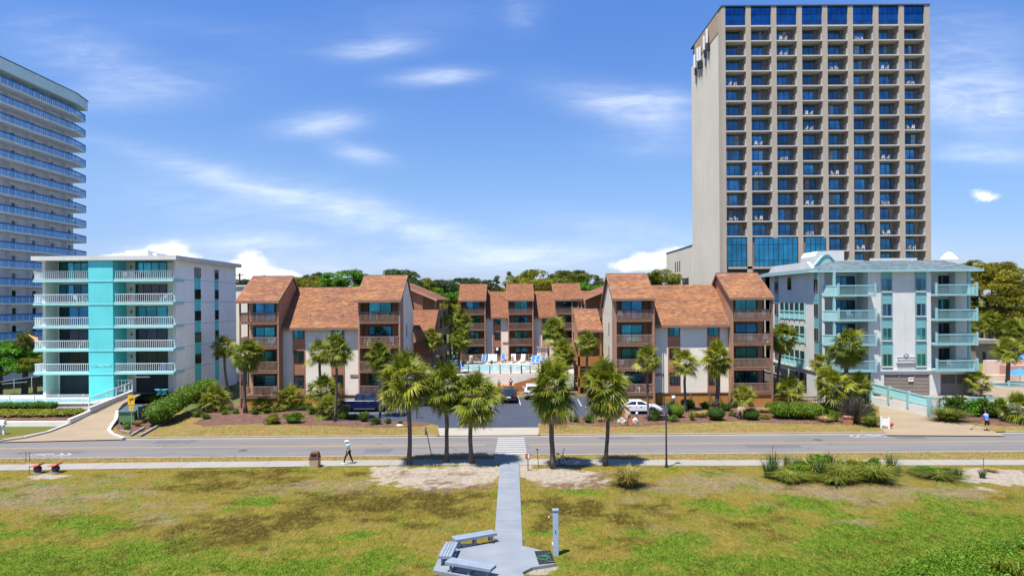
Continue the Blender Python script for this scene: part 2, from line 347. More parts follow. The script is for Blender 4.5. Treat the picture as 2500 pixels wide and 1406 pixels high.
# ---------------------------------------------------------------- ground, roads, paths
_tab = np.random.RandomState(3).rand(256, 256)
def vnoise(x, y, s=1., o=0):
    x = np.asarray(x)*s+17.3*o+500; y = np.asarray(y)*s+9.1*o+500; xi = np.floor(x).astype(int); yi = np.floor(y).astype(int); fx = x-xi; fy = y-yi
    fx = fx*fx*(3-2*fx); fy = fy*fy*(3-2*fy); t = lambda a, b: _tab[a % 256, b % 256]
    return (t(xi, yi)*(1-fx)+t(xi+1, yi)*fx)*(1-fy)+(t(xi, yi+1)*(1-fx)+t(xi+1, yi+1)*fx)*fy
def fbm(x, y, s, o=0, n=4):
    r = 0; a = .5; tot = 0
    for i in range(n): r = r+a*vnoise(x, y, s*2**i, o+i*3); tot += a; a *= .55
    return r/tot
def sheet(name, pts, z, mat, kind='structure', sub=0):
    mb = MB(); mb.poly([(p[0], p[1], z) for p in pts]); return struct(mb.build(name, mat), kind)
def strip(name, lo, hi, z, mat):
    mb = MB(); n = len(lo); mb.v = [(p[0], p[1], z) for p in lo]+[(p[0], p[1], z) for p in hi]
    mb.f = [(i, i+1, n+i+1, n+i) for i in range(n-1)]; mb.m = [0]*(n-1); return struct(mb.build(name, mat))
def ring_block(mb, pts, z0, z1): return mb.prism([(p[0], p[1]) for p in pts], 'z', z0, z1)

sheet('ground', [(-3000, -20), (3000, -20), (3000, 6000), (-3000, 6000)], -.08, far_green)
_m, _nt, _N, _L, _b = nodes('sea_water'); setp(_b, Roughness=.12); _b.inputs['Base Color'].default_value = (.012, .06, .085, 1)
bumpn(_N, _L, noisen(_N, _L, .4, 5, .6, (1, .5, 1)), _b, .5, .3)
sheet('sea', [(-6000, -6000), (6000, -6000), (6000, -62), (-6000, -62)], -.9, _m)
sand_m = mk('beach_sand', (.58, .50, .39), .95, .1, .1, 6, .2)
sheet('beach', [(-3000, -62), (3000, -62), (3000, -18), (-3000, -18)], -.2, sand_m)

def ell(x, y, items):                       # patches given by their place in the photo, as ground ellipses
    r = np.zeros_like(x)
    for (px, py, rx, ry, amp) in items:
        c = g(px, py); e = g(px+rx, py); q0 = g(px, py-ry); q1 = g(px, py+ry)
        a = abs(e.x-c.x); b = abs(q0.y-q1.y)/2
        r = np.maximum(r, amp*np.exp(-1.1*(((x-c.x)/a)**2+((y-c.y)/b)**2)))
    return r
GREEN = [(700, 1385, 260, 26, .7), (940, 1370, 110, 26, .7), (820, 1320, 150, 14, .55), (150, 1380, 420, 60, 1.1), (420, 1340, 200, 30, .7), (1640, 1330, 160, 40, .8), (1750, 1380, 300, 40, 1.0), (2150, 1340, 360, 70, 1.15), (2400, 1290, 240, 60, 1.1), (560, 1395, 200, 20, .8), (150, 1290, 170, 30, 1), (60, 1310, 60, 15, .8), (300, 1275, 60, 14, .8), (260, 1340, 320, 40, .6), (120, 1390, 260, 40, .75), (450, 1390, 300, 35, .55), (630, 1222, 45, 14, 1.2), (760, 1345, 130, 20, .35), (930, 1330, 80, 18, .35),
         (700, 1145, 140, 8, .6), (880, 1150, 60, 8, .5), (1150, 1385, 100, 30, .5), (2000, 1385, 420, 50, 1.), (2250, 1330, 260, 50, 1), (2420, 1300, 160, 45, .9), (1700, 1370, 140, 40, .65), (1960, 1225, 90, 22, .6), (2100, 1260, 180, 30, .6),
         (1850, 1240, 40, 14, .9), (1755, 1235, 40, 12, .8), (1560, 1310, 80, 22, .55), (2320, 1225, 150, 25, .5), (1330, 1300, 50, 14, .6), (1620, 1150, 40, 8, .7), (1420, 1195, 40, 14, .5), (1480, 1390, 140, 25, .6), (2390, 1250, 90, 20, .6)]
BROWN = [(600, 1160, 170, 22, .9), (520, 1190, 110, 18, .8), (560, 1290, 190, 40, .95), (640, 1310, 90, 30, .6), (920, 1230, 220, 26, 1.), (760, 1265, 130, 25, .9), (1060, 1215, 140, 18, 1), (1130, 1250, 90, 22, .9), (1020, 1290, 90, 18, .8),
         (860, 1155, 60, 10, .6), (1390, 1235, 130, 25, .9), (1520, 1260, 140, 22, .8), (1340, 1270, 60, 30, .7), (1600, 1240, 60, 12, .7), (1800, 1275, 80, 16, .6), (1880, 1310, 70, 12, .5), (980, 1260, 120, 20, .6), (1430, 1330, 90, 15, .4)]
TAN = [(120, 1215, 260, 32, 1), (60, 1190, 140, 18, .8), (760, 1185, 150, 20, 1), (420, 1250, 120, 22, .7), (860, 1195, 100, 14, .7), (1740, 1180, 160, 22, .9), (1880, 1195, 180, 16, .8), (2080, 1205, 220, 20, .9), (2280, 1200, 160, 20, .9), (1640, 1200, 110, 18, .7),
       (2080, 1280, 70, 18, .8), (1880, 1230, 60, 12, .5), (1560, 1220, 100, 14, .5), (250, 1175, 120, 14, .6), (1600, 1290, 60, 18, .4), (870, 1300, 60, 12, .4), (1230, 1400, 60, 12, .3)]
SAND = [(1070, 1165, 170, 27, 1.6), (960, 1150, 80, 14, 1.1), (1170, 1150, 60, 25, 1.5), (1370, 1165, 130, 26, 1.35), (1290, 1160, 40, 25, 1.4), (1480, 1175, 70, 18, .8), (2440, 1165, 130, 28, 1.3), (2380, 1192, 100, 14, .7), (1310, 1398, 46, 16, 1.2), (120, 1163, 80, 8, 1.1), (90, 1170, 60, 8, .8), (1640, 1170, 40, 8, .4)]
LITTER = [(1110, 1190, 110, 12, 1), (1000, 1160, 60, 10, .8), (1400, 1180, 130, 12, 1), (1050, 1175, 60, 9, .8), (1480, 1165, 60, 12, .9), (1120, 1158, 50, 8, .6)]
def lawn_masks(x, y):
    w = 1.6; x2 = x+w*(fbm(x, y, .35, 1)-.5)*2; y2 = y+w*(fbm(x, y, .35, 5)-.5)*1.6
    br = lambda s, o: fbm(x, y, s, o)
    G_ = np.clip(ell(x2, y2, GREEN)*(.55+1.2*br(1.1, 9))+(br(.7, 12)-.49)*1.9, 0, 1)
    B_ = np.clip(ell(x2, y2, BROWN)*(.5+1.3*br(1.3, 21))+(br(.9, 23)-.56)*2.0, 0, 1)
    T_ = np.clip(ell(x2, y2, TAN)*(.6+1.1*br(.9, 31))+(br(.9, 36)-.58)*1.5, 0, 1)
    S_ = np.clip((ell(x2, y2, SAND)*(.25+1.5*br(2.2, 41))-.5)*3.2, 0, 1); L_ = np.clip(ell(x2, y2, LITTER)*(br(2.6, 51)*3.6-.95), 0, 1)
    return G_, B_, T_, S_, L_
def lawn_material(blade=False):
    m, nt, N, Lk, b = nodes('lawn_blade' if blade else 'patchy_lawn')
    a1 = N('ShaderNodeAttribute'); a1.attribute_name = 'patch'; a2 = N('ShaderNodeAttribute'); a2.attribute_name = 'bare'
    s1 = N('ShaderNodeSeparateColor'); Lk(a1.outputs['Color'], s1.inputs[0]); s2 = N('ShaderNodeSeparateColor'); Lk(a2.outputs['Color'], s2.inputs[0])
    n1 = noisen(N, Lk, 3.2, 5, .7, (1, .55, 1)); n2 = noisen(N, Lk, 11, 4, .75, (1, .5, 1)); n3 = noisen(N, Lk, 1.3, 5, .65); n4 = noisen(N, Lk, 26, 3, .7, (1, .6, 1))
    f1 = rampn(N, Lk, n1, .36, .64); f2 = rampn(N, Lk, n2, .32, .68); f3 = rampn(N, Lk, n3, .38, .66)
    base = mixn(N, Lk, f1, (0.2627, 0.196, 0.02556), (0.1846, 0.1917, 0.01846)); base = mixn(N, Lk, f3, base, (0.2911, 0.2016, 0.04686))
    def over(mask, dk, lt, c, amt=.45):
        ad = N('ShaderNodeMath'); ad.operation = 'MULTIPLY_ADD'; Lk(f2, ad.inputs[0]); ad.inputs[1].default_value = amt; Lk(mask, ad.inputs[2])
        ff = rampn(N, Lk, ad.outputs[0], .30, 1.0); return mixn(N, Lk, ff, c, mixn(N, Lk, f1, dk, lt))
    c = over(s1.outputs[2], (0.2343, 0.1775, 0.1065), (0.3479, 0.2627, 0.1491), base)
    c = over(s1.outputs[0], (.062, .155, .008), (.165, .27, .015), c)
    c = over(s1.outputs[1], (.058, .042, .007), (.135, .095, .014), c)
    c = over(s2.outputs[0], (0.4402, 0.3621, 0.3053), (0.5467, 0.4757, 0.4047), c, .3)
    c = over(s2.outputs[1], (0.142, 0.0852, 0.05964), (0.2627, 0.1704, 0.1207), c, .3)
    c = mixn(N, Lk, rampn(N, Lk, n4, .32, .62), mixn(N, Lk, .42 if not blade else .1, c, (0.0426, 0.03692, 0.00852)), c); n5 = noisen(N, Lk, 4.5, 6, .8, (1, .42, 1)); c = mixn(N, Lk, rampn(N, Lk, n5, .50, .66), c, mixn(N, Lk, .55, c, (.37, .30, .06))); n6 = noisen(N, Lk, 5.5, 6, .82, (1, .42, 1), .4); c = mixn(N, Lk, rampn(N, Lk, n6, .34, .50), mixn(N, Lk, .55, c, (0.0497, 0.0497, 0.00852)), c)
    if blade:
        c = mixn(N, Lk, .45, c, (.24, .24, .04)); t = N('ShaderNodeBsdfTranslucent'); mx = N('ShaderNodeMixShader'); mx.inputs[0].default_value = .5; Lk(c, t.inputs[0]); Lk(b.outputs[0], mx.inputs[1]); Lk(t.outputs[0], mx.inputs[2]); Lk(mx.outputs[0], nt.nodes['Material Output'].inputs[0])
    Lk(c, b.inputs['Base Color']); setp(b, Roughness=.95); b.inputs['Specular IOR Level'].default_value = .1
    h = N('ShaderNodeMath'); h.operation = 'ADD'; Lk(n2, h.inputs[0]); Lk(n4, h.inputs[1]); bumpn(N, Lk, h.outputs[0], b, .9, .14)
    return m
lawn_m = lawn_material(); blade_m = lawn_material(True)
def put_masks(me, xs, ys):
    Gm, Bm, Tm, Sm, Lm = lawn_masks(xs, ys); n = len(xs)
    for nm, ch in (('patch', (Gm, Bm, Tm)), ('bare', (Sm, Lm, 0*Sm))):
        at = me.attributes.new(nm, 'FLOAT_COLOR', 'POINT'); d = np.ones((n, 4), 'f')
        for i in range(3): d[:, i] = ch[i]
        at.data.foreach_set('color', d.ravel())
    return Gm, Bm, Tm, Sm, Lm
def swell(x, y): return .05+.05*(fbm(x, y, .5, 3)-.5)*np.clip((48.4-y)/2, 0, 1)
def lawn():
    nx, ny = 430, 104; X, Y = np.meshgrid(np.linspace(-47, 47, nx), np.linspace(26, 49.9, ny)); xs, ys = X.ravel(), Y.ravel()
    zs = swell(xs, ys); me = bpy.data.meshes.new('lawn'); i = np.arange(nx*ny).reshape(ny, nx)
    f = np.stack([i[:-1, :-1], i[:-1, 1:], i[1:, 1:], i[1:, :-1]], -1).reshape(-1, 4)
    me.from_pydata(np.stack([xs, ys, zs], -1).tolist(), [], f.tolist()); put_masks(me, xs, ys); me.materials.append(lawn_m)
    me.polygons.foreach_set('use_smooth', [True]*len(me.polygons)); o = bpy.data.objects.new('lawn', me); COL.objects.link(o); struct(o)
    # tufts standing on it
    rs = np.random.RandomState(5); n = 130000
    yy = 29+19.8*rs.rand(n)**1.25; xx = (rs.rand(n)*2-1)*(yy*.76+1)
    Gm, Bm, Tm, Sm, Lm = lawn_masks(xx, yy)
    keep = (rs.rand(n) < (.35+.6*Gm+.45*Bm-.15*Tm)*(1-Sm*.93)) & ~((xx > -1.15) & (xx < .62)) & ~((xx > -3.9) & (xx < 2.3) & (yy < 34.2))
    xx, yy, Gm, Bm = xx[keep], yy[keep], Gm[keep], Bm[keep]; n = len(xx)
    hgt = (.02+.05*rs.rand(n))*(1+.5*Gm+.35*Bm); az = rs.rand(n)*6.283; w = .012+.022*rs.rand(n); z0 = swell(xx, yy)-.01
    v = np.zeros((n, 3, 3)); c, s = np.cos(az)*w, np.sin(az)*w; la = rs.rand(n)*6.283; lean = hgt*.9*rs.rand(n)
    v[:, 0] = np.stack([xx-c, yy-s, z0], -1); v[:, 1] = np.stack([xx+c, yy+s, z0], -1); v[:, 2] = np.stack([xx+np.cos(la)*lean, yy+np.sin(la)*lean, z0+hgt], -1)
    me = bpy.data.meshes.new('grass'); me.from_pydata(v.reshape(-1, 3).tolist(), [], np.arange(3*n).reshape(-1, 3).tolist())
    put_masks(me, np.repeat(xx, 3), np.repeat(yy, 3)); me.materials.append(blade_m); o = bpy.data.objects.new('grass', me); COL.objects.link(o); struct(o, 'stuff')
    o['label'] = 'short patchy grass growing over the seaward lawn'
lawn()

def tufts(name, area, n, h, mats, label, skip=lambda x, y: False):
    rs = random.Random(n); mb = MB(); (x0, x1, y0, y1) = area; k = 0
    while k < n:
        x, y = rs.uniform(x0, x1), rs.uniform(y0, y1); k += 1
        if skip(x, y): continue
        a = rs.random()*6.28; hh = h*rs.uniform(.4, 1.2); w = rs.uniform(.02, .05)
        mb.mi = rs.randrange(len(mats)); c, s = math.cos(a)*w, math.sin(a)*w
        mb.add([(x-c, y-s, .07), (x+c, y+s, .07), (x+rs.uniform(-1, 1)*hh, y+rs.uniform(-1, 1)*hh, .07+hh)], [(0, 1, 2)])
    o = mb.build(name, mats); struct(o, 'stuff'); o['label'] = label; return o

# verges, sidewalk, road
sheet('verge', [(-90, 48.3), (90, 48.3), (90, 53.02), (-90, 53.02)], .03, dry_grass)
lo = [(-90, 48.6), (-46, 48.9), (-30, 49.4), (-10, 49.9), (0, 49.8), (14, 49.15), (32, 48.75), (46, 48.5), (90, 48.3)]
hi = [(-90, 50.5), (-46, 50.75), (-30, 51.3), (-10, 51.65), (0, 51.7), (14, 50.9), (32, 50.45), (46, 50.15), (90, 50)]
strip('sidewalk', lo, hi, .075, conc)
mb = MB()
for i in range(-26, 27):
    x = i*3.05; 
    yl = np.interp(x, [p[0] for p in lo], [p[1] for p in lo]); yh = np.interp(x, [p[0] for p in hi], [p[1] for p in hi]); mb.quad((x, yl, .079), (x+.035, yl, .079), (x+.035, yh, .079), (x, yh, .079))
struct(mb.build('sidewalk_joints', mk('dark_joint', (.14, .13, .11), .9)))  # thin darker joint lines across the sidewalk
sheet('road', [(-500, 53.2), (500, 53.2), (500, 60.32), (-500, 60.32)], .0, asph)
mb = MB(); mb.box(-200, -1.9, 53.0, 53.2, -.05, .085); mb.box(1.6, 200, 53.0, 53.2, -.05, .085); bevel(struct(mb.build('near_kerb', kerb_m)), .03)
sheet('gutter', [(-500, 60.32), (500, 60.32), (500, 60.8), (-500, 60.8)], .004, kerb_m)
mb = MB()
for (a, b) in ((-200, X_(-5, 60.9, 1070)), (X_(295, 60.9, 1068), X_(1066, 60.9)), (X_(1318, 60.9), X_(2165, 60.9)), (X_(2452, 60.9), 200)): mb.box(a, b, 60.8, 60.98, -.05, .13)
bevel(struct(mb.build('far_kerb', kerb_m)), .03)
sheet('connecting_path', [(-1.35, 50.5), (1.0, 50.5), (1.15, 53.0), (-1.5, 53.0)], .083, conc)
sheet('ramp_to_road', [(-1.6, 53.0), (1.3, 53.0), (1.1, 53.45), (-1.4, 53.45)], .03, mk('grey_ramp_concrete', (.22, .22, .22), .9))
# far verge and beds
sheet('far_verge', [(-62, 60.95), (60, 60.95), (60, 76), (-62, 76)], .055, dry_grass)
sheet('apron', [(X_(1072, 60.8), 60.8), (X_(1312, 60.8), 60.8), (2.5, 64.7), (-7.1, 64.7)], .07, mk('apron_concrete', (.285, .262, .22), .9, .07, .6, 10, .05))
sheet('parking_lot', [(-7.0, 64.5), (-7.3, 66.2), (-8.6, 67.6), (-10.6, 68.4), (-19.6, 69.2), (-21, 77.2), (-11.8, 77.4), (-11.6, 84.6), (11.2, 84.6), (11.2, 77.0), (18.2, 77.0), (18.2, 71.6), (11, 71.0), (5, 70.2), (3.2, 68.6), (2.4, 66.3), (2.45, 64.5)], .074, asph_dk)
def bed(pts, z=.066, m=mulch): return sheet('mulch_bed', [g(*p) for p in pts], z, m)
bed([(470, 1034), (520, 1012), (600, 985), (700, 970), (840, 985), (838, 1020), (900, 1030), (1000, 1026), (1055, 1033), (1040, 1041), (940, 1046), (800, 1040), (640, 1036), (540, 1038), (500, 1042)])
bed([(1318, 1036), (1326, 1022), (1400, 1014), (1500, 1013), (1640, 1013), (1660, 985), (1900, 980), (2010, 985), (2060, 1000), (2150, 1020), (2148, 1037), (2020, 1037), (1900, 1034), (1800, 1029), (1690, 1034), (1560, 1042), (1470, 1043), (1400, 1038)])
bed([(2345, 1030), (2320, 1012), (2500, 1005), (2600, 1005), (2600, 1036), (2500, 1042), (2440, 1040)])
bed([(285, 1048), (280, 1030), (300, 1000), (345, 985), (430, 985), (430, 1010), (370, 1045), (330, 1060), (300, 1060)], .067)
sheet('building_soil', [(-33, 72.5), (-20.4, 73), (-20.4, 92), (-33, 92)], .061, soil)
sheet('court_ground', [(-22, 84), (24, 84), (24, 140), (-22, 140)], .05, soil)
# driveways
def rz_(Y): return .09 if Y < 65.5 else .09+(Y-65.5)*.085
def gs(px, py):
    z = .1
    for _ in range(12): q = g(px, py, z); z = min(rz_(q.y), 1.25)
    return g(px, py, z)
L_ = [(-4, 1079), (60, 1070), (120, 1056), (168, 1037), (190, 1026), (218, 1011), (262, 992), (306, 972)]
R_ = [(300, 1072), (272, 1062), (263, 1052), (270, 1040), (281, 1025), (284, 1005), (300, 985), (345, 962)]
mb = MB(); l = [gs(*p) for p in L_]; r = [gs(*p) for p in R_]; n = len(l)
l += [Vector((-47, 84, 1.25)), Vector((-47, 96, 1.25))]; r += [Vector((-40.3, 84, 1.25)), Vector((-40.3, 96, 1.25))]; n = len(l)
mb.v = [tuple(p) for p in l]+[tuple(p) for p in r]; mb.f = [(i, i+1, n+i+1, n+i) for i in range(n-1)]; mb.m = [0]*(n-1); struct(mb.build('sloping_driveway', conc_tan))
mb = MB()
for a, b in zip(r[:5], r[1:6]): mb.bar(a+Vector((.1, 0, .06)), b+Vector((.1, 0, .06)), .3, .2)
for a, b in zip(l[:4], l[1:5]): mb.bar(a+Vector((-.1, 0, .06)), b+Vector((-.1, 0, .06)), .28, .2)
struct(mb.build('white_kerb', mk('white_kerb_paint', (.42, .42, .42), .7, .08)))
sheet('garage_driveway', [g(*p) for p in ((2163, 1064), (2152, 1046), (2146, 1000), (2148, 975), (2230, 975), (2222, 998), (2275, 1019), (2340, 1030), (2400, 1045), (2455, 1066))], .085, conc_tan)
# markings
mb = MB()
for (a, b) in ((-150, X_(1184, 57)), (X_(1291, 57), 150)):
    for y in (56.92, 57.14): mb.quad((a, y, .004), (b, y, .004), (b, y+.11, .004), (a, y+.11, .004))
struct(mb.build('centre_line', yellow_line))
mb = MB()
for i in range(8): y = 53.7+i*.83; mb.quad((-1.42+.012*i, y, .006), (1.08-.012*i, y, .006), (1.08-.012*i, y+.42, .006), (-1.42+.012*i, y+.42, .006))
struct(mb.build('crossing_stripes', white_line))
def flat_line(mb, pts, w, z):
    for a, b in zip(pts, pts[1:]):
        a, b = Vector(a), Vector(b); d = (b-a).normalized(); q = Vector((-d.y, d.x))*w/2
        mb.quad((*(a-q), z), (*(b-q), z), (*(b+q), z), (*(a+q), z))
def sharrow(cx, cy, sgn, name):
    mb = MB(); F = lambda x, y: (cx+sgn*x, cy+y)
    for wx in (-1.15, -.1): flat_line(mb, [F(wx+.36*math.cos(t), .36*math.sin(t)) for t in [i*math.pi/6 for i in range(13)]], .1, .005)
    flat_line(mb, [F(-1.15, 0), F(-.8, .5), F(-.25, .45), F(-.7, 0), F(-.8, .5)], .09, .0055); flat_line(mb, [F(-.1, 0), F(-.3, .62), F(-.12, .62)], .09, .005)
    for t in (.55, 1.15): flat_line(mb, [F(t, .5), F(t+.55, 0), F(t, -.5)], .17, .005)
    struct(mb.build(name, white_line))
c = g(112, 1113); sharrow(c.x, 54.5, 1, 'bike_marking'); c = g(2120, 1064); sharrow(c.x, 59.6, -1, 'bike_marking')
mb = MB()
for pts in ([g(822, 1010), g(938, 1010)], [g(1264, 968), g(1271, 990)], [g(1410, 975), g(1420, 993)], [g(1486, 1000), g(1504, 1007), g(1520, 1007)], [g(1489, 998), g(1506, 1002), g(1520, 1003)], [g(1484, 994), g(1490, 1000)], [g(1205, 992), g(1200, 1008)]): flat_line(mb, [p.xy for p in pts], .13, .08)
struct(mb.build('parking_lines', white_line))
# boardwalk and deck
mb = MB(); mb.box(-.97, .44, 33.9, 50.6, .0, .13)
bw = struct(mb.build('boardwalk', deck_m)); bevel(bw, .02)
mb = MB()
for i in range(9): y = 35.2+i*1.8; mb.box(-.96, .43, y, y+.03, .1, .134)
struct(mb.build('boardwalk_joints', mk('slab_joint', (.15, .17, .2), .8)))
pl = [g(x, y, .2) for (x, y) in ((1085, 1329), (1057, 1390), (1130, 1404), (1200, 1425), (1290, 1430), (1276, 1395), (1300, 1383), (1356, 1374), (1340, 1346), (1276, 1331), (1276, 1310), (1211, 1310), (1208, 1325), (1150, 1325))]
mb = MB(); ring_block(mb, pl, -.05, .2); bevel(struct(mb.build('beach_deck', deck_m)), .02)

mb = MB(); rc = random.Random(21)
for i in range(26):
    x, y = rc.uniform(-45, 45), rc.uniform(53.6, 60); pts = [(x, y)]
    for j in range(rc.randrange(4, 9)): x += rc.uniform(.3, 1.2)*(1 if i % 2 else .25); y += rc.uniform(-.3, .3)*(1 if i % 2 else 2.2); pts.append((x, min(60.2, max(53.4, y))))
    flat_line(mb, pts, rc.uniform(.03, .06), .0035)
struct(mb.build('road_cracks', mk('tar_crack_filler', (.05, .05, .052), .8, .1)))
mb = MB()
for (x, y, w, d) in ((-31, 58.6, 3.4, 1.3), (-12, 54.4, 2.2, 1.6), (19, 55.2, 4.5, 1.1), (33, 58.4, 2.6, 1.8), (7.5, 59.1, 3.0, 1.0), (-40, 55, 5, .9)): mb.quad((x, y, .0025), (x+w, y+.03, .0025), (x+w+.04, y+d, .0025), (x-.03, y+d, .0025))
struct(mb.build('road_patches', mk('darker_asphalt_patch', (.105, .102, .104), .9, .12, .5, 26)))
mb = MB()
for (x, y) in ((-22, 55.6), (26, 58.2)): mb.poly([(x+.38*math.cos(t*math.pi/8), y+.38*math.sin(t*math.pi/8), .003) for t in range(16)])
struct(mb.build('manhole_covers', mk('iron_cover', (.07, .066, .06), .7, .15, 2, 20)))
tufts('verge_grass', (-46, 46, 50.8, 53.0), 9000, .05, [mk('verge_blade_tan', (.34, .25, .08), .9, .3), mk('verge_blade_green', (.20, .24, .04), .9, .3)], 'dry grass blades on the strip between sidewalk and road', lambda x, y: y < .1+np.interp(x, [p[0] for p in hi], [p[1] for p in hi]) or -1.8 < x < 1.5)
tufts('far_verge_grass', (-30, 38, 61.1, 66.8), 11000, .05, [MATS['verge_blade_tan'], MATS['verge_blade_tan'], MATS['verge_blade_green']], 'dry grass blades on the bank beyond the road', lambda x, y: -8.8 < x < 3.6 or x > 33.5+(y-61)*-.1)

# ---------------------------------------------------------------- shared building parts
def bal_railing(mb, x0, x1, y, z0, z1, step=.14, w=.045, cap=.07, post=None, low=.12):
    mb.box(x0, x1, y-cap/2, y+cap/2, z1-.06, z1); mb.box(x0, x1, y-.025, y+.025, z0+low, z0+low+.05)
    n = max(2, int((x1-x0)/step))
    for i in range(1, n): x = x0+(x1-x0)*i/n; mb.box(x-w/2, x+w/2, y-.02, y+.02, z0+low, z1-.06)
def side_railing(mb, x, y0, y1, z0, z1, step=.14, w=.045, low=.12):
    mb.box(x-.035, x+.035, y0, y1, z1-.06, z1); n = max(2, int((y1-y0)/step))
    for i in range(1, n): y = y0+(y1-y0)*i/n; mb.box(x-.02, x+.02, y-w/2, y+w/2, z0+low, z1-.06)
def slider(root, x0, x1, y, z0, z1, n, gm, fm=frame_dk, name='sliding_door', fw=.07):
    mb = MB(); mb.box(x0, x1, y, y+.06, z1-fw, z1); mb.box(x0, x1, y, y+.06, z0, z0+fw)
    for i in range(n+1): x = x0+(x1-x0-fw)*i/n; mb.box(x, x+fw, y-.004, y+.056, z0+fw, z1-fw)
    f = mb.build(name, fm, root)
    for i in range(n):
        a = x0+(x1-x0-fw)*i/n+fw; b = x0+(x1-x0-fw)*(i+1)/n; m = MB(); m.box(a-.005, b+.005, y+.03, y+.045, z0+fw-.005, z1-fw+.005); m.build('pane', gm, f)
    return f
def window(root, x0, x1, y, z0, z1, n, gm, fm=frame_dk, sill=None):
    f = slider(root, x0, x1, y, z0, z1, n, gm, fm, 'window', .06)
    if sill: m = MB(); m.box(x0-.05, x1+.05, y-.06, y+.05, z0-.08, z0-.002); m.build('sill', sill, f)
    return f
def side_window(root, x, y0, y1, z0, z1, n, gm, fm=frame_dk, d=1):
    mb = MB(); fw = .06; a, b = sorted((x, x+d*.05)); mb.box(a, b, y0, y1, z1-fw, z1); mb.box(a, b, y0, y1, z0, z0+fw)
    for i in range(n+1): y = y0+(y1-y0-fw)*i/n; mb.box(a-.003, b+.003, y, y+fw, z0+fw, z1-fw)
    f = mb.build('window', fm, root); m = MB(); a, b = sorted((x+d*.012, x+d*.028)); m.box(a, b, y0+fw/2, y1-fw/2, z0+fw/2, z1-fw/2); m.build('pane', gm, f); return f

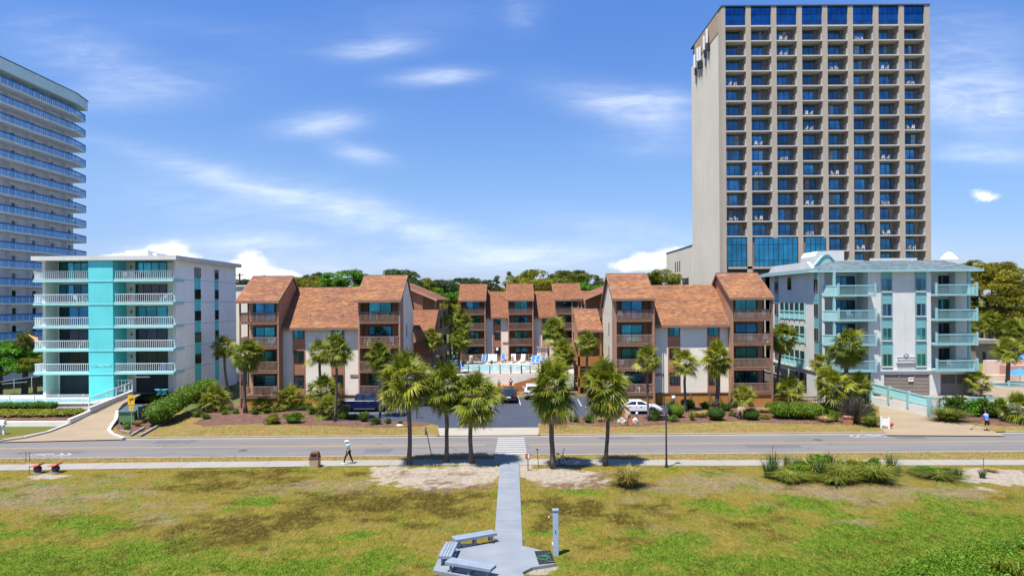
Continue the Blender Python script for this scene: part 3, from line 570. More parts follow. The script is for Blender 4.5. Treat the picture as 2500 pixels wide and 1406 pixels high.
# ---------------------------------------------------------------- brown shingled buildings
def brown_building(name, label, Y0, stacks, mains, base_h=True, glz=(g_teal, g_blue), plaque=None, far=False, group='brown shingle roofed apartment buildings'):
    xs = [s['x'] for s in stacks]; xa, xb = min(x[0] for x in xs), max(x[1] for x in xs)
    root = thing(name, label, 'building', ((xa+xb)/2, Y0, 0), group=group)
    zf = lambda k: ZB+FH*k
    FH = 2.79; ZB = 1.18
    Ye, Yw, Yb = Y0-.35, Y0+2.4, Y0+10.5            # eave, back wall of the balconies, rear
    ZE = 12.2; YR = Y0+5.0; ZR = 15.2; ZRR = 11.2
    rm = roof_far_m if far else roof_m
    for si, s in enumerate(stacks):
        x0, x1 = s['x']; L, Rr = s['L'], s['R']
        # roof
        mb = MB(); mb.prism([(Ye, ZE), (YR, ZR), (Yb, ZRR), (Yb, ZRR-.2), (YR, ZR-.22), (Ye, ZE-.16)], 'x', x0-.28, x1+.12); rf = mb.build('roof', rm, root)
        mb = MB(); mb.box(x0-.3, x1+.14, Ye-.05, Ye-.003, ZE-.26, ZE+.02); mb.box(x0-.3, x1+.14, YR-.05, YR+.05, ZR-.02, ZR+.06); mb.build('fascia', brown, rf)
        mb = MB()
        for sg, xx in ((-1, x0-.28), (1, x1+.12)):
            a, b = sorted((xx, xx+sg*.04))
            mb.prism([(Ye, ZE+.01), (YR, ZR+.01), (Yb, ZRR+.01), (Yb, ZRR-.3), (YR, ZR-.3), (Ye, ZE-.24)], 'x', a+.001*sg, b+.001*sg)
        mb.build('barge_board', brown, rf)
        # back walls and side walls
        mb = MB(); mb.box(x0+.02, x1-.02, Yw, Yw+.15, .2, 12.6); mb.build('recess_wall', brown_vert if not s.get('lightback') else tan_vert, root)
        for sg, xx, typ in ((-1, x0, L), (1, x1, Rr)):
            a, b = sorted((xx, xx-sg*.18))
            gy = lambda y: ZE-.18+(ZR-ZE)*(y-Ye)/(YR-Ye) if y < YR else ZR-.24-(ZR-ZRR)*(y-YR)/(Yb-YR)
            mat = {'stucco': stucco, 'siding': tan_sid, 'brown': brown_sid}[typ[1]]
            ym = Yw if typ[0] == 'wing' else Yw
            mb = MB(); mb.prism([(ym, .0), (Yb-.1, .0), (Yb-.1, gy(Yb-.1)), (YR, gy(YR-.001)), (ym, gy(ym))], 'x', a, b); w = mb.build('gable_wall', mat, root)
            if typ[0] == 'wing':
                mb = MB(); mb.prism([(Y0+.02, .0), (Yw-.002, .0), (Yw-.002, gy(Yw)), (Y0+.02, gy(Y0+.02))], 'x', a, b); mb.build('wing_wall', brown_vert if typ[1] != 'siding' else brown_vert, root)
                if typ[1] in ('stucco', 'siding'):
                    for k in range(3):
                        d = sg; X = xx
                        mb = MB(); aa, bb = sorted((X+sg*.002, X+sg*.05)); mb.box(aa, bb, Yw+2.2, Yw+2.55, zf(k)+1.0, zf(k)+2.6) if True else 0
                        f = mb.build('window', brown, root); mb = MB(); aa, bb = sorted((X+sg*.05, X+sg*.058)); mb.box(aa, bb, Yw+2.26, Yw+2.49, zf(k)+1.05, zf(k)+2.55); mb.build('pane', g_dark, f)
            else:
                mb = MB(); mb.box(xx-sg*.16 if sg > 0 else xx, xx if sg > 0 else xx+.16, Y0+.0, Y0+.16, .0, ZE-.2)
                mb.build('corner_post', brown, root)
        # balconies
        for k in range(4):
            z = zf(k); mb = MB(); mb.box(x0+.19, x1-.19, Y0+.06, Yw-.002, z+.16, z+.30); mb.box(x0+.17, x1-.17, Y0-.02, Y0+.058, z+.02, z+.32); bl = mb.build('balcony', brown, root)
            mb = MB(); bal_railing(mb, x0+.17, x1-.17, Y0+.0, z, z+1.33, .135 if not far else .16, low=.02)
            if L[0] == 'post': side_railing(mb, x0+.08, Y0+.17, Yw, z+.2, z+1.33)
            if Rr[0] == 'post': side_railing(mb, x1-.08, Y0+.17, Yw, z+.2, z+1.33)
            mb.build('railing', rail_m, bl)
            d0, d1 = s['door']; top = z+.3+2.12
            slider(root, d0, d1, Yw-.08, z+.31, top, 2, glz[(k+si) % 2] if k > 1 else g_blue)
            if not far: mb = MB(); mb.box(d0-.12, d1+.12, Yw-.02, Yw-.001, z+.301, top+.1); mb.build('door_trim', brown, root)
        mb = MB(); mb.tube([(x1+.0, Ye-.1, ZE-.2), (x1+.03, Y0-.1, ZE-.5), (x1+.03, Y0-.08, .3)], .05, 6); mb.build('downspout', brown, root)
        mb = MB(); mb.box(x0, x1, Y0+.1, Y0+.2, .0, ZB+.02); mb.build('base_lattice', lattice_m, root)
        mb = MB(); mb.box(x0+.2, x1-.2, Yb-.3, Yb-.1, .0, ZRR-.3); mb.build('rear_wall', stucco, root)
    for mi, m in enumerate(mains):
        x0, x1 = m['x']; y = Y0+1.3; top = 9.25; zb = ZB+.15
        mb = MB(); mb.box(x0, x1, y, y+.2, zb, top); mb.build('front_wall', stucco, root)
        mb = MB(); mb.box(x0-.01, x1+.01, y-.02, y+.18, zb-.14, zb-.001); mb.build('skirt_board', brown, root)
        mb = MB(); mb.box(x0, x1, y+.06, y+.16, 0, zb-.14); mb.build('base_lattice', lattice_m, root)
        mb = MB()
        for i in range(5): xx = x0+(x1-x0)*i/4; mb = MB(); mb.box(xx-.08, xx+.08, y-.01, y+.058, 0, zb-.142); mb.build('lattice_post', brown, root)
        pass
        ZMR, YMR = 13.85, Y0+6.6; ye, ze = Y0+.7, 9.1
        mb = MB(); mb.prism([(ye, ze), (YMR, ZMR), (Yb, 10.8), (Yb, 10.6), (YMR, ZMR-.22), (ye, ze-.16)], 'x', x0-.02 if m.get('lo', 1) else x0, x1+.02); rf = mb.build('roof', rm, root)
        mb = MB(); mb.box(x0-.28 if m.get('ov') else x0, x1+(.3 if m.get('ov') else 0), ye-.06, ye-.003, ze-.26, ze+.03); mb.build('gutter', brown, rf)
        for fx in (.3, .72):
            vx = x0+(x1-x0)*fx; vy = ye+1.7; vz = ze+(ZMR-ze)*1.7/(YMR-ye); mb = MB(); mb.box(vx-.22, vx+.22, vy-.15, vy+.2, vz-.1, vz+.16); mb.build('roof_vent', rail_m, rf)
        mb = MB(); mb.box(x0, x1, Yb-.3, Yb-.1, 0, 10.5); mb.build('rear_wall', stucco, root)
        for (w0, w1, c0, c1) in m['win']:
            mb = MB(); mb.box(w0, w1, y-.035, y-.002, zb, top-.02); st = mb.build('siding_strip', brown_sid, root)
            for k in range(3):
                z = zf(k)+1.05; window(root, c0, c1, y-.09, z+.05, z+1.43, 2, g_teal if k == 2 else g_dark)
        if plaque and mi == plaque[0]:
            px0, px1, pz = plaque[1:]
            mb = MB(); mb.box(px0, px1, y-.06, y-.002, pz-.14, pz+.14); pq = mb.build('name_plaque', mk('maroon_sign_paint', (.16, .035, .035), .6, .1), root)
            mb = MB(); rr = random.Random(4); x = px0+.12
            while x < px1-.15: w = rr.uniform(.03, .07); mb.box(x, x+w, y-.066, y-.061, pz-.045, pz+.045); x += w+rr.choice((.025, .025, .025, .09))
            mb.build('lettering', white, pq)
    return root
Yb1 = 77.5
xx = lambda px, Y=Yb1: X_(px, Y)
s1 = dict(x=(xx(584), xx(680.5)), L=('post', 'stucco'), R=('wing', 'brown'), door=(xx(619, Yb1+2.4), xx(672, Yb1+2.4)), lightback=True)
s2 = dict(x=(xx(874), X_(985, Yb1+2.4)), L=('wing', 'brown'), R=('wing', 'stucco'), door=(xx(901, Yb1+2.4), xx(956, Yb1+2.4)))
mw = lambda a, b, c, d, Y=Yb1+1.3: (X_(a, Y), X_(b, Y), X_(c, Y), X_(d, Y))
brown_building('brown_apartment_building', 'brown roofed four storey apartment building beside the turquoise block', Yb1, [s1, s2],
    [dict(x=(s1['x'][1]+.01, s2['x'][0]-.01), win=[mw(714, 745, 717.5, 741.5), mw(808, 841, 813, 837)], ov=1)], plaque=(0, X_(848, Yb1), X_(869, Yb1), Z_(917, Yb1+1.3, 858)))
t1 = dict(x=(X_(1494, Yb1+2.4), xx(1597)), L=('wing', 'siding'), R=('wing', 'brown'), door=(xx(1516, Yb1+2.4), xx(1568, Yb1+2.4)))
t2 = dict(x=(xx(1787), xx(1885)), L=('wing', 'brown'), R=('post', 'stucco'), door=(xx(1794, Yb1+2.4), xx(1848, Yb1+2.4)), lightback=False)
brown_building('brown_apartment_building', 'brown roofed four storey apartment building in front of the beige tower', Yb1, [t1, t2],
    [dict(x=(t1['x'][1]+.01, t2['x'][0]-.01), win=[mw(1630, 1660.5, 1633, 1658), mw(1726, 1757, 1729, 1754)], ov=1)], plaque=(0, X_(1604, Yb1), X_(1625, Yb1), Z_(914, Yb1+1.3, 1615)))
Yc = 122.
cx = lambda px, Y=Yc: X_(px, Y)
u1 = dict(x=(cx(1124), cx(1185)), L=('wing', 'stucco'), R=('wing', 'brown'), door=(cx(1139, Yc+2.4), cx(1172, Yc+2.4)))
u2 = dict(x=(cx(1240.5), cx(1302)), L=('wing', 'brown'), R=('wing', 'brown'), door=(cx(1256, Yc+2.4), cx(1288, Yc+2.4)))
u3 = dict(x=(cx(1356), cx(1420)), L=('wing', 'siding'), R=('wing', 'brown'), door=(cx(1371, Yc+2.4), cx(1405, Yc+2.4)))
mc = lambda a, b, c, d: mw(a, b, c, d, Yc+1.3)
brown_building('brown_apartment_building', 'rear brown apartment building with three gabled balcony stacks behind the pool', Yc, [u1, u2, u3],
    [dict(x=(u1['x'][1]+.01, u2['x'][0]-.01), win=[mc(1204, 1223, 1207, 1221)]), dict(x=(u2['x'][1]+.01, u3['x'][0]-.01), win=[mc(1323, 1341, 1325, 1339)]), dict(x=(u3['x'][1]+.01, u3['x'][1]+9), win=[mc(1440, 1458, 1442, 1456)])], plaque=(0, cx(1227), cx(1240), Z_(838, Yc, 1233)), far=True)

def side_wing(label, sg, xw, xe, y0, y1, zt):
    # gable end seen from the road; balconies look into the court
    root = thing('brown_side_wing', label, 'building', ((xw+xe)/2, (y0+y1)/2, 0))
    xb = xw-sg*9; xr = xw-sg*4.2
    zr = 15.0; ze = zt
    for typ, (a, b), m in (('gable_wall', (y0, y0+.2), brown_sid), ('rear_wall', (y1-.2, y1), stucco)):
        mb = MB(); mb.prism([(xb, 0), (xw, 0), (xw, ze+(zr-ze)*(xe-xw)/(xe-xr)-.2), (xr, zr-.2), (xb, 12.5)], 'y', a, b); mb.build(typ, m, root)
    mb = MB(); a, b = sorted((xw, xw-sg*.2)); mb.box(a, b, y0+.2, y1-.2, 0, 12.7); mb.build('court_wall', brown_vert, root)
    mb = MB(); mb.prism([(xe, ze), (xr, zr), (xb, 12.3), (xb, 12.1), (xr, zr-.25), (xe, ze-.2)], 'y', y0-.4, y1+.2); rf = mb.build('roof', roof_far_m, root)
    mb = MB(); mb.prism([(xe, ze+.01), (xr, zr+.02), (xb, 12.31), (xb, 12.0), (xr, zr-.34), (xe, ze-.26)], 'y', y0-.46, y0-.402); mb.build('barge_board', tan_vert, rf)
    for k in range(4):
        z = 1.2+2.79*k; a, b = sorted((xw, xe-sg*.25)); mb = MB(); mb.box(a, b, y0+.1, y1-.4, z+.14, z+.3); bl = mb.build('balcony', brown, root)
        mb = MB(); bal_railing(mb, a, b, y0+.1, z, z+1.33); side_railing(mb, xe-sg*.25, y0+.1, y1-.4, z, z+1.33, .3); mb.build('railing', rail_m, bl)
    for yy in (y0+.15, y0+5, y0+10, y1-.4):
        a, b = sorted((xe-sg*.2, xe-sg*.36)); mb = MB(); mb.box(a, b, yy-.08, yy+.08, 0, ze); mb.build('post', tan_vert, root)
    return root
def stair_link(label, x0, x1, y0, y1, sg):
    root = thing('stair_link', label, 'stair tower', ((x0+x1)/2, y0, 0))
    ze, zr = Z_(806, y0, 1250+sg*200), 10.9
    mb = MB(); mb.prism([(y0-.3, ze), (y1, zr), (y1, zr-.2), (y0-.3, ze-.2)], 'x', x0, x1); rf = mb.build('roof', roof_m if sg > 0 else roof_far_m, root)
    mb = MB(); mb.box(x0-.05, x1+.05, y0-.38, y0-.303, ze-.26, ze+.03); mb.build('fascia', brown, rf)
    for xx_ in (x0+.1, x1-.35): mb = MB(); mb.box(xx_, xx_+.25, y0, y0+.25, 0, ze-.05); mb.build('post', orange_wood if sg > 0 else brown, root)
    mb = MB(); mb.box(x0, x1, y1-.2, y1, 0, zr-.2); mb.build('back_wall', brown_vert, root)
    for k in range(3):
        z = 1.0+2.7*k; mb = MB(); mb.box(x0, x1, y0+.05, y1-.2, z, z+.2); mb.build('landing', brown, root)
        if k < 2: mb = MB(); mb.box(x0, x1, y0, y0+.048, z-.1, z+1.15); mb.build('parapet', orange_wood if sg > 0 else brown_vert, root)
    if sg > 0:
        for i in range(7): mb = MB(); mb.box(x0+.3+i*.4, x0+.45+i*.4, y0+.3, y1-.4, 5.9, 6.05); mb.build('pergola_slat', white, root)
    mb = MB()
    for i in range(10): mb.box(x0+.4, x0+1.5, y0+.7+i*.28, y0+1.0+i*.28, 1.2+i*.27, 1.26+i*.27)
    mb.build('stair_flight', rail_m, root); return root
side_wing('brown lap sided wing with open balconies left of the pool court', 1, X_(1032, 93), X_(1068, 93), 93, 114, Z_(731, 92.6, 1068))
side_wing('brown wing half hidden right of the pool court', -1, X_(1452, 93)+1, X_(1425, 93), 93, 114, Z_(729, 92.6, 1425))
stair_link('low shingle roofed stair link on the shaded side left of the pool', X_(1002, 88)-.8, X_(1062, 88), 87.6, 92.5, -1)
stair_link('low shingle roofed stair link of orange timber right of the pool', X_(1408, 88), X_(1470, 88)-.02, 87.6, 92.5, 1)
m = thing('pale_building', 'plain pale stucco building behind the gap between turquoise and brown blocks', 'building', (-33, 106, 0))
mb = MB(); mb.box(X_(560, 104), X_(640, 104), 104, 116, 0, Z_(700, 104, 585)); mb.build('wall', stucco, m); mb = MB(); mb.box(X_(560, 104)-.2, X_(640, 104)+.2, 103.8, 116.2, Z_(700, 104, 585), Z_(700, 104, 585)+.25); mb.build('roof', white_wall, m)

# ---------------------------------------------------------------- turquoise block on the left
def turquoise_block():
    YB, YW, YR_ = 80.5, 83.2, 99.2
    X = lambda px, Y=YB: X_(px, Y)
    x0, xl, xp0, xp1, xr = X(97), X(82), X(218), X(278), X(424); xc = X_(428, 81.5)
    root = thing('turquoise_apartment_block', 'white and turquoise five storey block with white balcony railings and a pool', 'building', ((x0+xc)/2, YB, 0))
    ztop = Z_(624, YB, 417); zs = [Z_(914, YB, 250)+k*(Z_(688, YB, 250)-Z_(914, YB, 250))/4 for k in range(5)]
    mb = MB(); mb.prism([(x0, YW), (xc, YW), (xc+.0, YR_), (x0, YR_)], 'z', .3, ztop-.55); mb.build('wall', cream_wall, root)
    mb = MB(); mb.box(xc+.002, xc+.12, 81.5, YR_, .3, ztop-.5); sd = mb.build('side_wall', shade_lifted_wall, root)
    mb = MB()
    for z in zs: mb.box(xc+.121, xc+.126, 81.5, YR_, z+.25, z+.31)
    mb.build('wall_joint', mk('grey_joint', (.42, .42, .44), .8), sd)
    mb = MB(); mb.box(X(415), xc, 81.3, YW-.002, .3, ztop-.5); mb.build('end_wall', white_wall, root)
    mb = MB(); mb.box(x0, x0+.35, 81.0, YW-.002, .3, ztop-.5); mb.build('end_column', cream_wall, root)
    mb = MB(); mb.box(xl, X(428)+.35, YB-.4, YR_+.3, ztop-.5, ztop); rf = mb.build('roof', white_wall, root)
    for (a, b, h, y) in ((308, 362, 23, 88), (360, 384, 18, 89), (384, 418, 10, 87), (292, 310, 10, 88)):
        mb = MB(); mb.box(X_(a, y), X_(b, y), y, y+2.5, ztop, ztop+h*y/K); mb.build('roof_unit', steel_wht if h > 12 else louvre_m, rf)
    mb = MB(); mb.box(xp0, xp1, YB-.15, YW-.003, .3, ztop-.51); pn = mb.build('turquoise_panel', teal, root)
    mb = MB()
    for z in zs: mb.box(xp0, xp1, YB-.2, YB-.151, z+.02, z+.10)
    mb.build('panel_joint', teal_pale, pn)
    f = text('OCEAN PARK', .40, teal_pale, pn, ((xp0+xp1)/2, YB-.165, Z_(893, YB, 250)), (R(90), 0, 0)); f.scale = (1.05, 1, 1)
    for k, z in enumerate(zs):
        for sd_, (a, b, d0, d1) in enumerate(((xl, xp0-.002, 146, 217.5), (xp1+.002, xr, 332, 409.5))):
            mb = MB(); mb.box(a, b, YB-.1, YW-.01, z+.0, z+.26); bl = mb.build('balcony', teal_pale, root)
            mb = MB(); bal_railing(mb, a+.03, b-.03, YB, z+.2, z+1.3, .22, .034, .05)
            if sd_ == 0: side_railing(mb, a+.05, YB, YW-.2, z+.2, z+1.3, .17)
            else: side_railing(mb, b-.05, YB, YW-1.5, z+.2, z+1.3, .17)
            mb.build('railing', steel_wht, bl)
            slider(root, X_(d0, YW), X_(d1, YW), YW-.08, z+.27, z+2.5, 4 if k > 2 else 3, (g_teal if k in (4,) or (k == 2 and sd_) else g_dark if sd_ or k < 2 else g_blue))
            lp = MB(); lp.lathe([(.12, 0), (.09, .3), (.05, .4)], (X_(322, YW) if sd_ else X_(130, YW), YW-.1, z+1.7), 8); lp.build('wall_lamp', louvre_m, root)
    # ground floor openings
    for (a, b, y) in ((146, 217.5, YW-.02), (332, 409.5, YW-.02)):
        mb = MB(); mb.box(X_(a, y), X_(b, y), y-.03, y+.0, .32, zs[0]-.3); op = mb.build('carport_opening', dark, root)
    mb = MB(); mb.box(X_(330, 82), X_(365, 82), 81.9, 82.1, 3.15, 3.3); mb.build('strip_lamp', steel_wht, root)
    # side windows
    for (a, b) in ((474.7, 489.5), (524, 533)):
        ya = (xc+.12)*K/(a-1250); yb = (xc+.12)*K/(b-1250); mb = MB(); mb.box(xc+.121, xc+.15, ya, yb, 1.6, ztop-1.2); mb.build('turquoise_strip', teal, root)
        for k in range(5): z = zs[k]+.65; side_window(root, xc+.151, ya+.03, yb-.03, z, z+1.25, 2, g_dark)
    return root
turquoise_block()
def pool_terrace():
    YF = 75.2; x1 = X_(218, YF)
    root = thing('pool_terrace', 'raised white terrace holding the swimming pool beside the sloping drive', 'terrace', (-52, YF, 0))
    mb = MB(); mb.box(-80, x1, YF, 77.0, 0, .95); mb.box(-80, x1, 80.4, 83.1, 0, .95); mb.box(-80, -62.5, 77.0, 80.4, 0, .951); mb.box(X_(214, 77), x1, 77.0, 80.4, 0, .951); mb.build('terrace_wall', white_wall, root)
    mb = MB(); mb.box(-62.5, X_(214, 77), 77, 80.4, .3, .86); w, nt, N, Lk, b = nodes('pool_water'); c = mixn(N, Lk, rampn(N, Lk, noisen(N, Lk, 1.2, 3, .6), .35, .65), (.05, .42, .42), (.16, .58, .56)); Lk(c, b.inputs[0]); setp(b, Roughness=.06); bumpn(N, Lk, noisen(N, Lk, 2, 4, .6), b, .3, .1); MATS['pool_water'] = w
    mb.build('pool_water', w, root)
    mb = MB(); mb.box(-80, x1+.1, YF-.06, YF+.3, .95, 1.05); mb.build('coping', conc_tan, root)
    rf = thing('pool_fence', 'white picket railing in front of the left pool', 'fence', (-52, YF, 1.05))
    mb = MB(); bal_railing(mb, -70, x1, YF+.1, 1.05, 2.05, .16, .045); mb.build('railing', steel_wht, rf)
    for i in range(9): mb = MB(); mb.box(-69+i*2.7, -68.92+i*2.7, YF+.05, YF+.13, 1.05, 2.1); mb.build('post', steel_wht, rf)
    # sloping wall along the drive, glass fence on it
    sw = thing('drive_wall', 'sloping white concrete wall along the left drive', 'wall', (x1, YF, 0))
    a, b = gs(220, 1011), gs(308, 968); b = Vector((b.x-.1, 80.8, b.z))
    mb = MB(); mb.add([(a.x-.25, a.y, 0), (a.x, a.y, 0), (b.x, b.y, 0), (b.x-.25, b.y, 0), (a.x-.25, a.y, 1.25), (a.x, a.y, 1.25), (b.x, b.y, 1.75), (b.x-.25, b.y, 1.75)], [(3, 2, 1, 0), (4, 5, 6, 7), (0, 1, 5, 4), (1, 2, 6, 5), (2, 3, 7, 6), (3, 0, 4, 7)]); mb.build('wall', cream_wall, sw)
    gf = thing('glass_fence', 'white framed glass fence climbing the drive wall', 'fence', (a.x, a.y, 1.25))
    gm, nt, N, Lk, bb = nodes('clear_fence_glass'); bb.inputs['Base Color'].default_value = (.6, .8, .82, 1); bb.inputs['Alpha'].default_value = .35; setp(bb, Roughness=.05)
    for i in range(5):
        t0, t1 = i/5, (i+1)/5; p, q = a.lerp(b, t0), a.lerp(b, t1); zp, zq = 1.25+.5*t0, 1.25+.5*t1
        mb = MB(); mb.bar((p.x-.1, p.y, zp), (p.x-.1, p.y, zp+1.05), .08); mb.build('post', steel_wht, gf)
        mb = MB(); mb.quad((p.x-.1, p.y, zp+.1), (q.x-.1, q.y, zq+.1), (q.x-.1, q.y, zq+.95), (p.x-.1, p.y, zp+.95)); mb.build('pane', gm, gf)
        mb = MB(); mb.bar((p.x-.1, p.y, zp+1), (q.x-.1, q.y, zq+1), .06); mb.build('rail', steel_wht, gf)
    mb = MB(); bal_railing(mb, b.x-2.6, b.x-.1, b.y, 1.6, 3.0, .4, .06); mb.box(b.x-.14, b.x-.06, b.y-.05, b.y+.05, 1.6, 3.05); mb.build('gate', steel_wht, gf)
    # low kerb wall, bed
    lw = thing('garden_wall', 'low cream retaining wall edging the lawn by the left drive', 'wall', (-44, 68, 0))
    a, b = gs(168, 1036), gs(219, 1011); mb = MB(); mb.bar((a.x, a.y, .35), (b.x, b.y, .55), .25, .8); mb.bar((-75, a.y+.4, .3), (a.x, a.y, .3), .3, .5); mb.build('wall', cream_wall, lw)
    bm = MB(); bm.add([(-75, a.y+.5, .45), (a.x, a.y+.2, .45), (b.x-.2, b.y+.9, .75), (-75, YF-.02, .75)], [(0, 1, 2, 3)]); struct(bm.build('planting_bed', mulch))
pool_terrace()

# ---------------------------------------------------------------- left tower
def left_tower():
    xf, xw = -77.5, -79.6; root = thing('grey_balcony_tower', 'tall pale tower with blue railed balconies behind the turquoise block', 'tower block', (-85, 110, 0))
    ztop = 12+(743.7-137.5)*103/K
    mb = MB(); mb.prism([(-96, 90), (xw, 90), (xw, 124), (-96, 124)], 'z', 0, ztop-1.6); mb.build('wall', tower_wall, root)
    pl = [(xw, 92), (xf, 92), (xf, 121.4), (-78.6, 126.2), (-82, 126.2), (-82, 124.01), (xw-.005, 124.01)]
    mb = MB(); mb.prism([(-97, 88), (xf+.25, 88), (xf+.25, 121.6), (-78.4, 126.6), (-97, 126.6)], 'z', ztop-1.75, ztop); rf = mb.build('parapet', tower_band, root)
    mb = MB(); mb.prism([(-97, 87.9), (xf+.33, 87.9), (xf+.33, 121.65), (-78.3, 126.7), (-97, 126.7)], 'z', ztop+.001, ztop+.14); mb.build('parapet_cap', mk('dark_coping', (.10, .14, .17), .6), rf)
    pane_m, nt, N, Lk, b = nodes('blue_translucent_panel'); b.inputs['Base Color'].default_value = (.07, .38, .80, 1); b.inputs['Alpha'].default_value = .75; setp(b, Roughness=.15)
    for k in range(16):
        z = 45.4-2.79*k; 
        if z < .3: break
        mb = MB(); mb.prism(pl, 'z', z+.09, z+.25); bl = mb.build('balcony', tower_slab, root)
        path = [(xf+.0, 92), (xf+.0, 121.4), (-78.6, 126.15), (-82, 126.15)]
        mr = MB(); mp = MB(); mt = MB()
        for (a, b2) in zip(path, path[1:]):
            A, B = Vector((*a, z+.25)), Vector((*b2, z+.25)); L = (B-A).length; n = max(1, int(L/1.45)); up = Vector((0, 0, 1))
            mt.bar(A+up*1.08, B+up*1.08, .10, .2); mr.bar(A+up*.08, B+up*.08, .05)
            for i in range(n+1): p = A.lerp(B, i/n); mr.bar(p, p+up*1.05, .06)
            for i in range(int(L/.5)): p = A.lerp(B, i*.5/L); mr.bar(p+up*.08, p+up*1.03, .022)
            mp.quad(A+up*.1, B+up*.1, B+up*1.03, A+up*1.03)
        rl = mr.build('railing', steel_wht, bl); mt.build('top_rail', blue_rail, bl); mp.build('rail_panel', pane_m, bl)
        for j, y in enumerate((99.7, 104.3, 108.9, 113.5, 118.1, 122.6)):
            if y < 103: continue
            mb = MB(); mb.box(xw+.003, xw+.05, y-.55, y+.55, z+.26, z+2.3); d = mb.build('balcony_door', g_dark, root)
            mb = MB(); mb.ball((xw+.14, y+.95, z+2.05), .1, 8); mb.build('wall_lamp', mk('amber_lamp_glass', (.55, .40, .2), .5) if 'amber_lamp_glass' not in MATS else MATS['amber_lamp_glass'], d)
            mb = MB(); mb.box(xw+.003, xw+.9, y-1.6, y-1.48, z+.25, z+2.79-.002); mb.build('divider', tower_wall, bl)
    return root
left_tower()

